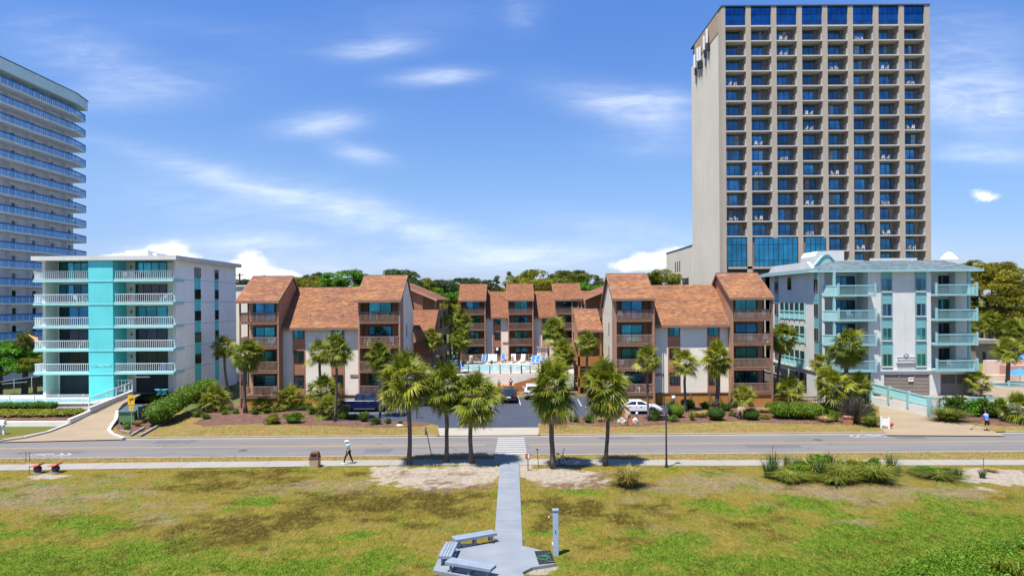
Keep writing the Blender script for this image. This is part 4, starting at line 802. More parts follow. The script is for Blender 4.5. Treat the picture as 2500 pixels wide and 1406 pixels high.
# ---------------------------------------------------------------- beige tower on the right
def beige_tower():
    YF, YG, YE = 125., 126.9, 146.; pitch = 62.33*YF/K; xl = X_(1764.5, YF, 400); xg = X_(1773.2, YF, 400); root = thing('beige_hotel_tower', 'tall beige hotel tower with a grid of blue glass balconies', 'tower block', (57, YF, 0))
    gw = 49.9*YF/K; xr = xg+7*pitch+gw+.95; FHt = 2.75; z1 = Z_(578, YF, 2000); zt = z1+14*FHt; ztop = zt+.25+3.45
    mb = MB(); mb.box(xl+.3, xr-.3, YG+.3, YE, 0, ztop-.4); mb.build('core', beige, root)
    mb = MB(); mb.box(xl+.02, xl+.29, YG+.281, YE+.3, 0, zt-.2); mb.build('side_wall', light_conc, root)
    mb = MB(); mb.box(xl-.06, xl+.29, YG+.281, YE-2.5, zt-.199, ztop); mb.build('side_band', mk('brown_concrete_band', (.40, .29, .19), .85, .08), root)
    mb = MB(); mb.box(xl-.1, xr+.05, YF-.1, YE+.3, ztop, ztop+.22); mb.build('roof_edge', mk('dark_roof_edge', (.05, .07, .10), .6), root)
    ps = [xg+i*pitch-.93 for i in range(8)]+[xr-.95]
    for i, x in enumerate(ps):
        a = xl if i == 0 else x; mb = MB(); mb.box(a, x+.93+(.02 if i == 8 else 0), YF, YG+.28, 0, ztop-.001); p = mb.build('pier', beige, root)
    for i in range(8):
        x0 = xg+i*pitch; x1 = x0+gw; mb = MB(); mb.box(x0, x1, YF+.35, YF+.5, zt+.25, ztop-.05); w = mb.build('top_window', g_top, root)
        mb = MB()
        for t in (.25, .5, .75): mb.box(x0+gw*t-.04, x0+gw*t+.04, YF+.32, YF+.349, zt+.25, ztop-.05)
        for zz in (1.05, 2.3): mb.box(x0, x1, YF+.322, YF+.345, zt+zz, zt+zz+.06)
        mb.build('mullion', frame_dk, w)
        mb = MB(); mb.box(x0, x1, YF+.02, YG-.01, zt, zt+.249); mb.build('slab', soffit, root)
    rs = random.Random(9); rest = {k: MB() for k in ('b', 'g', 'r')}; n = 0; cells = []
    for r in range(18):
        for c in range(8):
            if r >= 14 and c < 4: continue
            cells.append((r, c))
    cur_m = [glass('pale_curtain', (.20, .36, .44), .1, .25, .6, 1.5), glass('grey_curtain', (.26, .27, .25), .05, .4, .5, 1.3)]
    pn_m = mk('grey_balcony_wall', (.16, .16, .16), .7, .15)
    def cell(r, c, B, G_, F_, Rl, Cu, Pn):
        x0 = xg+c*pitch; x1 = x0+gw; z = zt-(r+1)*FHt
        B.box(x0, x1, YF+.02, YG-.01, z+.05, z+.25); B.box(x1-.16, x1-.001, YF+.25, YG-.012, z+.251, z+1.5)
        sp = x0+gw*rs.choice((.7, .76, .8, .84)); G_.box(x0, sp, YG-.06, YG-.0, z+.26, z+FHt-.3); 
        for t in (.0, .33, .66, .97): xx_ = x0+(sp-x0)*t; F_.box(xx_, xx_+.07, YG-.09, YG-.061, z+.25, z+FHt-.28)
        F_.box(x0, sp, YG-.095, YG-.062, z+FHt-.3, z+FHt-.23); Pn.box(sp+.001, x1, YG-.05, YG-.001, z+.25, z+FHt-.002)
        Rl.box(x0, x1-.161, YF+.14, YF+.18, z+1.26, z+1.31); Rl.box(x0, x1-.161, YF+.14, YF+.18, z+.34, z+.38)
        q = rs.random()
        if q < .4: ca = x0+(sp-x0)*rs.choice((.02, .35, .68)); Cu.box(ca, ca+(sp-x0)*rs.uniform(.18, .32), YG-.075, YG-.062, z+.27, z+FHt-.31)
        for j in range(13): xx_ = x0+(gw-.2)*j/12.5; Rl.box(xx_, xx_+.022, YF+.15, YF+.17, z+.38, z+1.26)
    for (r, c) in cells[:100]:
        B, G_, F_, Rl, Cu, Pn = (MB() for _ in range(6)); cell(r, c, B, G_, F_, Rl, Cu, Pn); b = B.build('balcony', soffit, root); G_.build('glass_door', g_hotel, b); F_.build('door_frame', frame_dk, b); Rl.build('railing', dk_metal, b); Cu.f and Cu.build('curtain', rs.choice(cur_m), b); Pn.build('side_panel', pn_m, b)
    B, G_, F_, Rl, Cu, Pn = (MB() for _ in range(6))
    for (r, c) in cells[100:]: cell(r, c, B, G_, F_, Rl, Cu, Pn)
    b = B.build('balcony', soffit, root); b['kind'] = 'stuff'; G_.build('glass_door', g_hotel, b); F_.build('door_frame', frame_dk, b); Rl.build('railing', dk_metal, b)
    # tinted strip and open deck under the left four bays
    mb = MB(); mb.box(xl+.9, xg+3*pitch+gw, YF+.32, YG, 0, z1-.3); mb.build('podium_wall', beige, root)
    mb = MB(); mb.box(xl+.9, xg+3*pitch+gw, YF+.0, YF+.31, z1-5.8, z1-5.35); mb.build('podium_beam', beige, root)
    for (a, b, nn) in ((1774.5, 1822.5, 4), (1841.5, 1947, 9), (1966, 2016, 4)):
        x0, x1 = X_(a, YF, 600), X_(b, YF, 600); mb = MB(); mb.box(x0, x1, YF-.02, YF+.03, z1-5.3, z1-.15); w = mb.build('tinted_window', g_strip, root); mb = MB()
        for i in range(nn+1): xx_ = x0+(x1-x0)*i/nn; mb.box(xx_-.04, xx_+.04, YF-.06, YF-.021, z1-5.3, z1-.15)
        for zz in (1.0, 3.9): mb.box(x0, x1, YF-.055, YF-.022, z1-5.3+zz, z1-5.23+zz)
        mb.build('mullion', frame_dk, w)
    for (a, b) in ((1774, 1823), (1842, 2016)):
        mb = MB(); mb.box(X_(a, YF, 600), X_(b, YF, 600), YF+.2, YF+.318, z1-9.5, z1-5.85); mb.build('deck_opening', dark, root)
    # podium behind
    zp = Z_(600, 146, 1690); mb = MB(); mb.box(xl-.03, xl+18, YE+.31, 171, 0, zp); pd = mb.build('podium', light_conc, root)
    for i in range(3):
        y = 157+i*2.0; mb = MB(); mb.box(xl-.06, xl-.031, y, y+.8, zp-5, zp-2.6); mb.build('slit_window', dark, pd)
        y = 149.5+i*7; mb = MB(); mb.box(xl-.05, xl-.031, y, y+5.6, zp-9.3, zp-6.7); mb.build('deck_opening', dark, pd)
    mb = MB(); mb.box(xl-.1, xl+18, YE+.32, 171.1, zp+.001, zp+.25); mb.build('podium_edge', MATS['dark_roof_edge'], pd)
    # antennas
    for j, (y, dz) in enumerate(((132.6, -.4), (134.6, -1.0), (137.6, -2.0), (139.3, -1.6), (141.5, -2.2))):
        at = thing('cell_antenna', 'white panel antenna bolted to the beige tower, ' + ORD[j] + ' from its front corner', 'antenna', (xl-.6, y, zt+dz), group='antennas on the beige tower')
        mb = MB(); mb.box(xl-.75, xl-.45, y-.22, y+.22, zt+dz+.3, zt+dz+3.0); mb.build('panel', steel_wht, at)
        mb = MB(); mb.tube([(xl-.35, y, zt+dz-3.0), (xl-.35, y, zt+dz+2.8)], .08, 6); mb.box(xl-.55, xl-.07, y-.3, y+.3, zt+dz-1.2, zt+dz+.2); mb.build('mount', dk_metal, at)
    return root, (xg, pitch, gw, zt, FHt, YF)
_, HT = beige_tower()

# ---------------------------------------------------------------- white and aqua block on the right
def lattice_panel(mb, x0, x1, y, z0, z1, step=.30, w=.05, sg=1):
    mb.box(x0, x1, y-.05, y+.05, z1-.12, z1); mb.box(x0, x1, y-.04, y+.04, z0, z0+.14)
    h = z1-z0-.26; n = int((x1-x0+h)/step)
    for i in range(n+1):
        xa = x0-h+i*step; p, q = max(xa, x0), min(xa+h, x1)
        if q-p < .03: continue
        za, zb = z0+.14+(p-xa), z0+.14+(q-xa)
        if sg < 0: za, zb = z0+z1-.12-(za-.14-.0)+.0, z0+z1-.12-(zb-.14)
        mb.bar((p, y, za), (q, y, zb), .03, w)
def aqua_block():
    YW, YBk, YF = 78., 80.6, 77.0; xs = 34.5*YW/77.5; X = lambda px, Y=YF: X_(px, Y)
    root = thing('white_aqua_apartment_block', 'white and aqua block with lattice balconies and a blue grey hip roof', 'building', (44, YW, 0))
    zE = Z_(658, YF, 2200); zt = Z_(634, YW+2, 2200); zc = Z_(903, YW, 2200); zb = .93; YR_ = 93.5
    xlb, xlb1, xrb, xrb1 = X(2017), X(2137), X(2286), X(2385)
    # walls
    mb = MB(); mb.box(xs, xs+.25, YW+.2, YR_, 0, zE); mb.build('side_wall', white_wall, root)
    mb = MB(); mb.box(xs, xlb+.3, YW, YW+.2, 0, zE-.003); mb.build('corner_wall', white_wall, root)
    mb = MB(); mb.box(xlb1-.05, xrb, YW+.002, YW+.22, zc, zE-.003); mb.build('front_wall', white_wall, root)
    mb = MB(); mb.box(xlb, xlb1, YBk, YBk+.2, zc-2.6, zE-.003); mb.box(xrb, xrb1-.8, YBk, YBk+.2, zc-2.6, zE-.003); mb.build('recess_wall', white_wall, root)
    mb = MB(); mb.box(xlb1-.26, xlb1-.052, YW+.0, YBk-.001, zc-2.6, zE-.004); mb.box(xlb, xlb+.2, YW+.21, YBk-.001, zc-2.6, zE-.004); mb.box(xrb+.001, xrb+.2, YW+.22, YBk-.001, zc, zE-.004); mb.build('recess_cheek', white_wall, root)
    xpr = X_(2362, 80); mb = MB(); mb.box(X_(2333, 79.4), xpr, 79.4, 80.59, zc, zE-.004); mb.build('end_pier', white_wall, root)
    mb = MB(); mb.box(xs, xlb1-.06, 92, YR_, 0, zE-.01); mb.box(xs+.3, xrb1-1, YR_-.3, YR_, 0, zE-.02); mb.build('rear_wall', white_wall, root)
    # cornice and garage storey
    mb = MB(); mb.box(xlb1-.3, xrb1-.1, YW-.12, YW+.0, zc-.15, zc+.05); mb.box(xs-.12, xs-.001, YW, YR_, zc-.15, zc+.05); mb.build('cornice', white_wall, root)
    g0, g1, g2, g3 = X_(2157, YW), X_(2269, YW), X_(2295, YW), X_(2372, YW); xe = X_(2384, YW)
    ztop_g = zc-.5
    mb = MB(); mb.box(xlb1-.28, g0, YW, YW+.3, zb-.9, zc-.151); mb.box(g1, g2, YW, YW+.3, zb-.9, zc-.151); mb.box(g3, xe, YW, YW+.3, zb-.9, zc-.151); mb.box(g0, g1, YW, YW+.3, ztop_g, zc-.151); mb.box(g2, g3, YW, YW+.3, ztop_g, zc-.151); mb.build('garage_wall', white_wall, root)
    for (a, b, n, full) in ((g0, g1, 3, 1), (g2, g3, 2, 0)):
        mb = MB(); mb.box(a, b, YW+.14, YW+.2, zb, ztop_g); d = mb.build('garage_door', louvre_m, root); mb = MB(); wv = (b-a)/n
        for i in range(n+1): x = a+(b-a-.12)*i/n; mb.box(x, x+.12, YW+.03, YW+.139, zb, ztop_g)
        for i in range(14): z = zb+.1+i*.16; 
        for i in range(int((ztop_g-zb)/.16)):
            z = zb+.04+i*.16
            if not full and z > zb+(ztop_g-zb)*.52: break
            for j in range(n): mb.obox(((a+wv*(j+.5)), YW+.10, z+.06), (wv-.14, .02, .13), 0, R(-28))
        mb.build('louvre_slat', louvre_m, d)
        if not full:
            mb = MB(); mb.box(a+.12, b-.12, YW+.125, YW+.138, zb+(ztop_g-zb)*.55, ztop_g-.05); mb.build('mesh_panel', mk('dark_mesh', (.09, .09, .08), .8), d)
    mb = MB(); mb.box(X_(2217, YW), X_(2229, YW), YW-.02, YW+.02, Z_(931, YW, 2222), Z_(921, YW, 2222)); nb = mb.build('notice_board', white, root)
    mb = MB(); mb.box(X_(2218.5, YW), X_(2227.5, YW), YW-.028, YW-.021, Z_(926, YW, 2222), Z_(924, YW, 2222)); mb.build('lettering', red, nb)
    # floors
    fz = [Z_(y, YF, 2300) for y in (907.5, 843.5, 783.5, 722.5)]
    for k, z in enumerate(fz):
        for (a, b, sd) in ((xlb, xlb1, 0), (xrb, xrb1, 1)):
            mb = MB(); pl = [(a+.9, YF), (b, YF), (b, YBk-.01), (a, YBk-.01), (a, YF+1.5)] if not sd else [(a, YF), (b, YF), (b, YBk-.01), (a, YBk-.01)]
            if not sd: pl = [(a+1.4, YF), (b, YF), (b, YW-.005), (b-.3, YW-.005), (b-.3, YBk-.01), (a+.22, YBk-.01), (a+.22, YW-.01), (a-.1, YW-.01), (a-.1, YF+1.2)]
            mb.prism(pl, 'z', z, z+.24); bl = mb.build('balcony', teal_rail, root)
            mr = MB(); lattice_panel(mr, a+(1.4 if not sd else .0), b, YF-.03, z+.02, z+1.3)
            for x in ((a+1.4, b) if not sd else (a, b)): mr.box(x-.1, x+.1, YF-.11, YF+.05, z-.02, z+1.5)
            if not sd:
                mr.bar((a+1.4, YF-.03, z+1.22), (a-.1, YF+1.2, z+1.22), .08, .14); mr.bar((a+1.4, YF-.03, z+.12), (a-.1, YF+1.2, z+.12), .08, .2)
                mr.bar((a+1.38, YF, z+.66), (a-.08, YF+1.2, z+.66), .03, .95)
            else:
                mr.box(b-.05, b+.03, YF, YBk-.3, z+1.16, z+1.28); mr.box(b-.04, b+.02, YF, YBk-.3, z+.1, z+1.1)
            mr.build('lattice_railing', teal_rail, bl)
            zz = z+.26
            if not sd:
                slider(root, X_(2036, YBk), X_(2087, YBk), YBk-.08, zz, zz+2.15, 3, g_blue); slider(root, X_(2104, YBk), X_(2124, YBk), YBk-.08, zz, zz+2.15, 2, g_dark)
                lp = MB(); lp.lathe([(.1, 0), (.08, .25), (.03, .33)], (X_(2096, YBk), YBk-.12, zz+1.55), 8); lp.build('wall_lamp', dk_metal, root)
            else: slider(root, X_(2291, YBk), X_(2331, YBk), YBk-.08, zz, zz+2.15, 2, g_dark if k != 2 else g_teal)
    for (x, y) in ((X_(2041, YF), YF+.1), (X_(2370, 77.6), 77.6)):
        mb = MB(); mb.box(x-.13, x+.13, y-.13+.3, y+.13+.3, zc-2.6 if x > 45 else zc-.2, zE-.15); mb.build('post', teal_rail, root)
    for (a, b) in ((2151, 2179), (2234, 2262)):
        x0, x1 = X_(a, YW), X_(b, YW); mb = MB(); mb.box(x0, x1, YW-.03, YW+.001, zc+.12, zE-.02); st = mb.build('siding_strip', teal_sid, root)
        for k in range(4): zz = fz[k]+.55; window(root, x0+.12, x1-.12, YW-.09, zz+.0, zz+1.45, 2, g_teal if k < 2 else g_blue, fm=louvre_m, sill=white)
    # left side wall: strips, deep windows, carport
    Ys = lambda px: xs*K/(px-1250)
    for (a, b) in ((1988, 1999), (1892, 1901)):
        ya, yb = Ys(b), Ys(a); mb = MB(); mb.box(xs-.03, xs-.001, ya, yb, zc+.3, zE-.02); mb.build('siding_strip', teal_sid, root)
        for k in range(4): zz = fz[k]+.55; side_window(root, xs-.031, ya+.02, yb-.02, zz, zz+1.5, 2, g_dark, louvre_m, -1)
    ya, yb = Ys(1966), Ys(1905)
    for k in range(3):
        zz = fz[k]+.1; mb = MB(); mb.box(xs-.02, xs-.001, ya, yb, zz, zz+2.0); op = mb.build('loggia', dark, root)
        mb = MB(); mb.box(xs-.06, xs-.021, ya, yb, zz+.05, zz+.95); mb.build('parapet', teal_pale, op)
        mb = MB()
        for j in range(6): y = ya+(yb-ya)*j/5; mb.box(xs-.12, xs-.061, y-.1, y+.1, zz, zz+2.0)
        mb.box(xs-.13, xs-.065, ya, yb, zz+.95, zz+1.08); mb.build('mullion', teal_pale, op)
    mb = MB(); a_, b_ = Ys(1932), Ys(1923); mb.box(xs-.03, xs-.001, a_, b_, fz[3]+.9, fz[3]+2.5); mb.build('slit_window', g_dark, root)
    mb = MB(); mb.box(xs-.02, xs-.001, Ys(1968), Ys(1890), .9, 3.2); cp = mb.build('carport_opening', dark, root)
    mb = MB()
    for j in range(4): y = Ys(1968)+3.0*j+2; mb.box(xs-.06, xs-.021, y, y+.3, .9, 3.2)
    mb.build('carport_post', white_wall, cp)
    # hip roof
    ex0, ex1, ey0, ey1 = X_(1966, 77), X_(2402, 77.4), 77.4, YR_+.5; ex0 = xs-1.3
    rx0, rx1, ry0, ry1 = xs+2.6, ex1-3.2, YF+2.6, YR_-2
    def hip(mb, z0, z1, th=.0):
        mb.add([(ex0, ey0, z0), (ex1, ey0, z0), (ex1, ey1, z0), (ex0, ey1, z0), (rx0, ry0, z1), (rx1, ry0, z1), (rx1, ry1, z1), (rx0, ry1, z1)], [(0, 1, 5, 4), (1, 2, 6, 5), (2, 3, 7, 6), (3, 0, 4, 7), (4, 5, 6, 7), (3, 2, 1, 0)])
    zr = Z_(636, ry0, 2200)
    mb = MB(); mb.add([(xlb-.8, ey0, zE+.02), (ex1, ey0, zE+.02), (ex1, ey1, zE+.02), (xs-.9, ey1, zE+.02), (rx0, ry0, zr), (rx1, ry0, zr), (rx1, ry1, zr), (rx0, ry1, zr), (xs-.9, YW-.3, zE+.02)],
        [(0, 1, 5, 4), (1, 2, 6, 5), (2, 3, 7, 6), (8, 0, 4), (3, 8, 4, 7), (4, 5, 6, 7), (3, 2, 1, 0, 8)]); rf = mb.build('roof', roof_blue_m, root)
    mb = MB(); mb.prism([(xlb-.8, ey0-.06), (ex1+.06, ey0-.06), (ex1+.06, ey1), (xs-.95, ey1), (xs-.95, YW-.35)], 'z', zE-.24, zE+.018); mb.build('eave', teal_rail, rf)
    zp = Z_(630, ry0, 2200)
    mb = MB(); mb.box(X_(2126, ry0), X_(2240, ry0), ry0, ry0+.2, zr-.3, Z_(630.5, ry0, 2180)); mb.box(X_(2030, ry0), X_(2110, ry0), ry0+.05, ry0+.25, zr-.4, zr+.06); mb.box(X_(2290, ry0), X_(2352, ry0), ry0, ry0+.2, zr-.3, zr+.12); mb.build('parapet', white_wall, rf)
    mb = MB(); yy = 82.5; mb.prism([(X_(1990, yy), zr-1), (X_(2062, yy), zr-1), (X_(2062, yy), Z_(612, yy, 2040)), (X_(1998, yy), Z_(613, yy, 2040)), (X_(1990, yy), Z_(625, yy, 2040))], 'y', yy, yy+4); mb.build('lift_housing', white_wall, root)
    # bell shaped gable facing left-front
    gx = [X_(p, 79.5) for p in (1991, 1998, 2006, 2014, 2022, 2030, 2038, 2046)]; gz = [Z_(p, 79.5, 2015) for p in (647, 639, 629, 623, 622, 628, 638, 645)]
    gp = [(gx[0], zE+.35)]+list(zip(gx, gz))+[(gx[-1], zE+.35)]; mb = MB(); mb.prism(gp, 'y', 79.5, 80.3); mb.build('bell_gable', siding('pale_aqua_siding', (.34, .58, .58), .3), root)
    mb = MB()
    for a, b in zip(list(zip(gx, gz)), list(zip(gx, gz))[1:]): mb.bar((a[0], 79.42, a[1]+.03), (b[0], 79.42, b[1]+.03), .09, .12)
    mb.build('gable_trim', teal_rail, root)
    mb = MB(); yy = 86; c = X_(2318, yy); rr = 17*yy/K; mb.lathe([(rr*2.1, zr-.6), (rr*1.25, zr+.35), (rr*.95, zr+.75), (rr*.55, zr+1.15), (rr*.2, zr+1.35), (.02, zr+1.4)], (c, yy, 0), 20); mb.build('roof_dome', white_wall, root, smooth=True)
    mb = MB(); mb.prism([(YW+.3, zE-.02), (YW+2.2, zE+1.1), (91, zE+1.1), (92.6, zE-.02)], 'x', xs-.06, xs+.3); mb.build('parapet_wall', white_wall, root)
    # sign
    sx0, sx1 = X_(2187, YW), X_(2233, YW); zs = Z_(879, YW, 2210); mb = MB(); mb.box(sx0, sx1, YW-.16, YW+.001, zs-.34, zs+.34); mb.lathe([(.27, -.001), (.27, 0)], ((sx0+sx1)/2, YW-.1, zs+.44), 3) if 0 else None; sg = mb.build('name_sign', mk('pale_sign_board', (.62, .63, .61), .6), root); bevel(sg, .05)
    mb = MB()
    for (a, b, c, d) in ((sx0, sx1, zs+.31, zs+.36), (sx0, sx1, zs-.42, zs-.345)): mb.box(a, b, YW-.19, YW-.162, c, d)
    mb.build('sign_border', mk('grey_sign_trim', (.16, .18, .2), .6), sg)
    text('SANDCASTLES', .30, MATS['grey_sign_trim'], sg, ((sx0+sx1)/2, YW-.17, zs-.02), (R(90), 0, 0), .01)
    mb = MB(); pr = [(math.cos(t)*.24, math.sin(t)*.24) for t in [i*math.pi/9 for i in range(19)]]
    mb.tube([((sx0+sx1)/2+p[0], YW-.14, zs+.48+p[1]) for p in pr], .06, 6); mb.build('shell_emblem', MATS['grey_sign_trim'], sg)
    return root, fz
_, AQZ = aqua_block()
# terrace in front of it, with its retaining wall and fences
tw = thing('sand_terrace', 'raised sandy terrace with a white retaining wall before the garage doors', 'terrace', (50, 75, 0))
a, b = g(2269, 1018), Vector((X_(2127, 77.3), 77.3, 0))
mb = MB(); mb.prism([(a.x, a.y), (a.x+3.2, a.y+.2), (70, a.y+.6), (70, 84), (b.x, 84), (b.x, b.y)], 'z', 0, .93); mb.build('terrace_slab', conc_tan, tw)
mb = MB(); mb.bar((a.x, a.y, .5), (b.x, b.y, .5), .2, 1.0); mb.bar((a.x, a.y, .42), (a.x+3.2, a.y+.2, .42), .2, 1.02); mb.bar((a.x+3.2, a.y+.2, .42), (70, a.y+.6, .42), .2, 1.02); mb.build('retaining_wall', white_wall, tw)
fn = thing('aqua_fence', 'aqua board fence stepping down along the garage drive', 'fence', (a.x, a.y, .9))
for i in range(4):
    t0, t1 = i/3, (i+1)/3; p = a.lerp(b, t0)
    mb = MB(); mb.box(p.x-.16, p.x+.16, p.y-.16, p.y+.16, .1 if i == 0 else .5, 2.1+.15*i); mb.build('post', teal_rail, fn)
    if i < 3:
        q = a.lerp(b, t1); mb = MB(); zb_ = 1.0+.15*i; mb.bar((p.x, p.y, zb_+.95), (q.x, q.y, zb_+1.1), .1, .14); mb.bar((p.x, p.y, zb_+.08), (q.x, q.y, zb_+.2), .1, .16); mb.build('rail', teal_rail, fn)
        mb = MB(); mb.bar((p.x, p.y, zb_+.5), (q.x, q.y, zb_+.64), .03, .8); mb.build('board_panel', teal_pale, fn)
lf = thing('lattice_fence', 'aqua diagonal lattice fence behind the hedge by the garage drive', 'fence', (a.x+2, a.y, .9))
mb = MB(); lattice_panel(mb, a.x+.16, a.x+9, a.y+.1, .98, 2.0, .24, .07); mb.build('lattice_panel', teal_rail, lf)
for i in range(3): mb = MB(); x = a.x+3+i*3; mb.box(x-.1, x+.1, a.y, a.y+.2, .9, 2.1); mb.build('post', teal_rail, lf)
lf = thing('lattice_fence', 'distant aqua lattice fence beside the round patio table', 'fence', (54, 88, 0))
y = 88.; x0, x1 = X_(2420, y), X_(2560, y); z = Z_(962, y, 2450); mb = MB(); lattice_panel(mb, x0, x1, y, z, z+1.5, .26, .08); mb.build('lattice_panel', teal_rail, lf)
for i in range(4): mb = MB(); x = x0+i*2.2; mb.box(x-.1, x+.1, y-.1, y+.1, z-.9, z+1.7); mb.build('post', teal_rail, lf)

# ---------------------------------------------------------------- plants
def mesh_np(name, V, F, tint, mats, mi=None):
    me = bpy.data.meshes.new(name); me.from_pydata([tuple(v) for v in V], [], F)
    at = me.attributes.new('tint', 'FLOAT', 'POINT'); at.data.foreach_set('value', np.asarray(tint, 'f'))
    for m in mats: me.materials.append(m)
    if mi is not None: me.polygons.foreach_set('material_index', mi)
    me.update(); return me
def palm_crown(seed, Rr, n, low=-55, leaflets=19, dead_n=6, wide=.052, droop=1., mat=None):
    r = random.Random(seed); V = []; F = []; tn = []; mi = []; up = Vector((0, 0, 1))
    def frond(az, el, size, dead, tint):
        d = Vector((math.cos(az)*math.cos(el), math.sin(az)*math.cos(el), math.sin(el))); Lp = Rr*size*r.uniform(.24, .56); sag = Rr*.10*droop*(1 if not dead else 2)
        p0 = Vector((math.cos(az)*.14, math.sin(az)*.14, (el/1.6)*.35)); pts = [p0+d*Lp*t-up*sag*t*t*max(.1, math.cos(el)) for t in (0, .5, 1)]
        t = (pts[2]-pts[1]).normalized(); s = t.cross(up)
        if s.length < .1: s = Vector((1, 0, 0))
        s.normalize(); nr = s.cross(t).normalized(); roll = r.uniform(-.8, .8); s, nr = s*math.cos(roll)+nr*math.sin(roll), nr*math.cos(roll)-s*math.sin(roll)
        w = .028
        for a, b in zip(pts, pts[1:]):
            k = len(V); V.extend([a-s*w, a+s*w, b+s*w*.7, b-s*w*.7]); F.append((k, k+1, k+2, k+3)); tn.extend([min(1, tint+.15)]*4); mi.append(1 if dead else 0)
        for j in range(leaflets):
            u = j/(leaflets-1)*2-1; a = u*R(82)+r.uniform(-.05, .05); D = t*math.cos(a)+s*math.sin(a)+nr*(.18-.28*abs(u)); D.normalize()
            L = Rr*size*.58*(1-.3*abs(u)**2)*r.uniform(.72, 1.1); sd = (s*math.cos(a)-t*math.sin(a)).normalized(); ww = wide*r.uniform(.8, 1.15)
            b0 = pts[2]; m = b0+D*L*.5-up*L*.04*droop; D2 = (D-up*(.72*droop+(.5 if dead else 0))*r.uniform(.4, 1.5)).normalized(); q = m+D2*L*.5
            k = len(V); V.extend([b0-sd*.012, b0+sd*.012, m+sd*ww/2, m-sd*ww/2, q]); F.append((k, k+1, k+2, k+3)); F.append((k+3, k+2, k+4)); mi.extend([1 if dead else 0]*2)
            tt = min(1, max(0, tint+r.uniform(-.12, .12))); tn.extend([tt*.8, tt*.8, tt, tt, min(1, tt+.2)])
    for i in range(n):
        f = (i+.5)/n; el = R(86-(86-low)*f**.92+r.uniform(-8, 8)); tint = r.uniform(.1, .75)*(1 if f < .75 else 1)+(.12 if f > .7 else 0)
        frond(i*2.39996+r.uniform(-.2, .2), el, r.uniform(.74, 1.12)*(1 if el < 1.0 else .85), False, tint)
    for i in range(dead_n): frond(r.uniform(0, 6.28), R(r.uniform(low-18, low+10)), r.uniform(.7, .95), True, r.uniform(.1, .9))
    return mesh_np('crown', V, F, tn, [mat or palm_leaf, dead], mi)
CROWNS = [palm_crown(11+i, 2.1, 96, -64-8*(i % 2), 19, 18, .075, .85+.15*(i % 3)) for i in range(4)]
CROWN_S = [palm_crown(31+i, 2.1, 62, -46, 17, 6, .07, .85) for i in range(3)]
CROWN_L = [palm_crown(51+i, 2.1, 52, -25, 19, 3, .07, .9) for i in range(2)]
GF = 'cabbage palms lining the sandy seaward edge'
def palm(label, px, py, cx_, cy_, rad, Y=None, kind=0, base_z=.06, r0=.15, group='cabbage palms', var=0, name='palm_tree', sq=1.):
    b = g(px, py, base_z) if Y is None else Vector((X_(px, Y, py), Y, base_z)); Y = b.y; c = P(cx_, cy_, Y); s = rad*Y/K/(1.98 if group == GF else 2.0)
    root = thing(name, label, 'palm tree', b, group=group); top = c-Vector((0, 0, .25*s)); rr = random.Random(int(px*7+py))
    pts = []; n = 8; bow = Vector((rr.uniform(-.24, .24), rr.uniform(-.2, .2), 0))
    for i in range(n+1): t = i/n; pts.append(b.lerp(top, t)+bow*math.sin(t*math.pi)+Vector((rr.uniform(-.02, .02), rr.uniform(-.02, .02), 0)))
    rad_ = [r0*1.35, r0*1.05]+[r0*.92]*(n-3)+[r0*1.05, r0*1.35]
    mb = MB(); mb.tube(pts, rad_, 9); tr = mb.build('trunk', bark, root, smooth=True)
    me = ((CROWNS, CROWN_S, CROWN_L)[kind])[var % (4, 3, 2)[kind]]
    o = bpy.data.objects.new('crown', me); COL.objects.link(o); o.parent = root; o.location = c-b; o.scale = (s, s, s*sq); o.rotation_euler = (rr.uniform(-.06, .06), rr.uniform(-.06, .06), rr.uniform(0, 6.28)); return root
# seaward row
palm('tall cabbage palm farthest left on the sand, shading the sidewalk', 998, 1133, 985, 928, 76, group=GF, var=0, r0=.17, sq=1.0)
palm('cabbage palm on the sand, second from the left of the seaward row', 1089, 1128, 1088, 940, 68, group=GF, var=1, r0=.16)
palm('lower full cabbage palm on the sand just left of the boardwalk', 1152, 1131, 1160, 968, 74, group=GF, var=2, r0=.17, sq=.95)
palm('broad cabbage palm right of the boardwalk with a bicycle behind its trunk', 1351, 1143, 1348, 948, 72, group=GF, var=3, r0=.19, sq=1.15)
palm('cabbage palm farthest right of the seaward row, near the grass clump', 1478, 1137, 1480, 945, 70, group=GF, var=0, r0=.15, sq=1.05)
GM = 'cabbage palms before the brown buildings'
palm('cabbage palm in front of the left balcony stack of the left brown building', 600, 1008, 604, 864, 44, group=GM, var=1, r0=.2)
palm('dark slim palm against the turquoise block side wall', 500, 945, 498, 823, 32, kind=1, group=GM, var=0, r0=.2)
palm('leaning palm between the turquoise block and the brown building', 560, 968, 547, 846, 36, kind=1, group=GM, var=1, r0=.17)
palm('palm left of the pair before the left stucco wall', 787, 1000, 780, 860, 38, group=GM, kind=1, var=2, r0=.16)
palm('taller palm of the pair before the left stucco wall', 818, 1028, 822, 850, 44, group=GM, var=2, r0=.13)
palm('slender palm in front of the blue pickup', 928, 1019, 926, 866, 40, group=GM, var=3, r0=.12)
palm('slender palm beside the white coupe', 1585, 1027, 1583, 876, 40, group=GM, kind=1, var=0, r0=.13)
palm('middle palm before the right brown building', 1676, 1005, 1673, 884, 42, group=GM, kind=1, var=1, r0=.15)
palm('stout palm with a shaggy boot before the right brown building', 1749, 995, 1751, 872, 46, group=GM, var=0, r0=.24)
palm('palm between the right brown building and the white aqua block', 1896, 975, 1910, 822, 42, group=GM, var=1, r0=.17)
palm('short palm with a thick fan above the round shrubs', 1806, 1022, 1813, 968, 38, group=GM, kind=2, var=0, r0=.16)
GC = 'palms around the pool court'
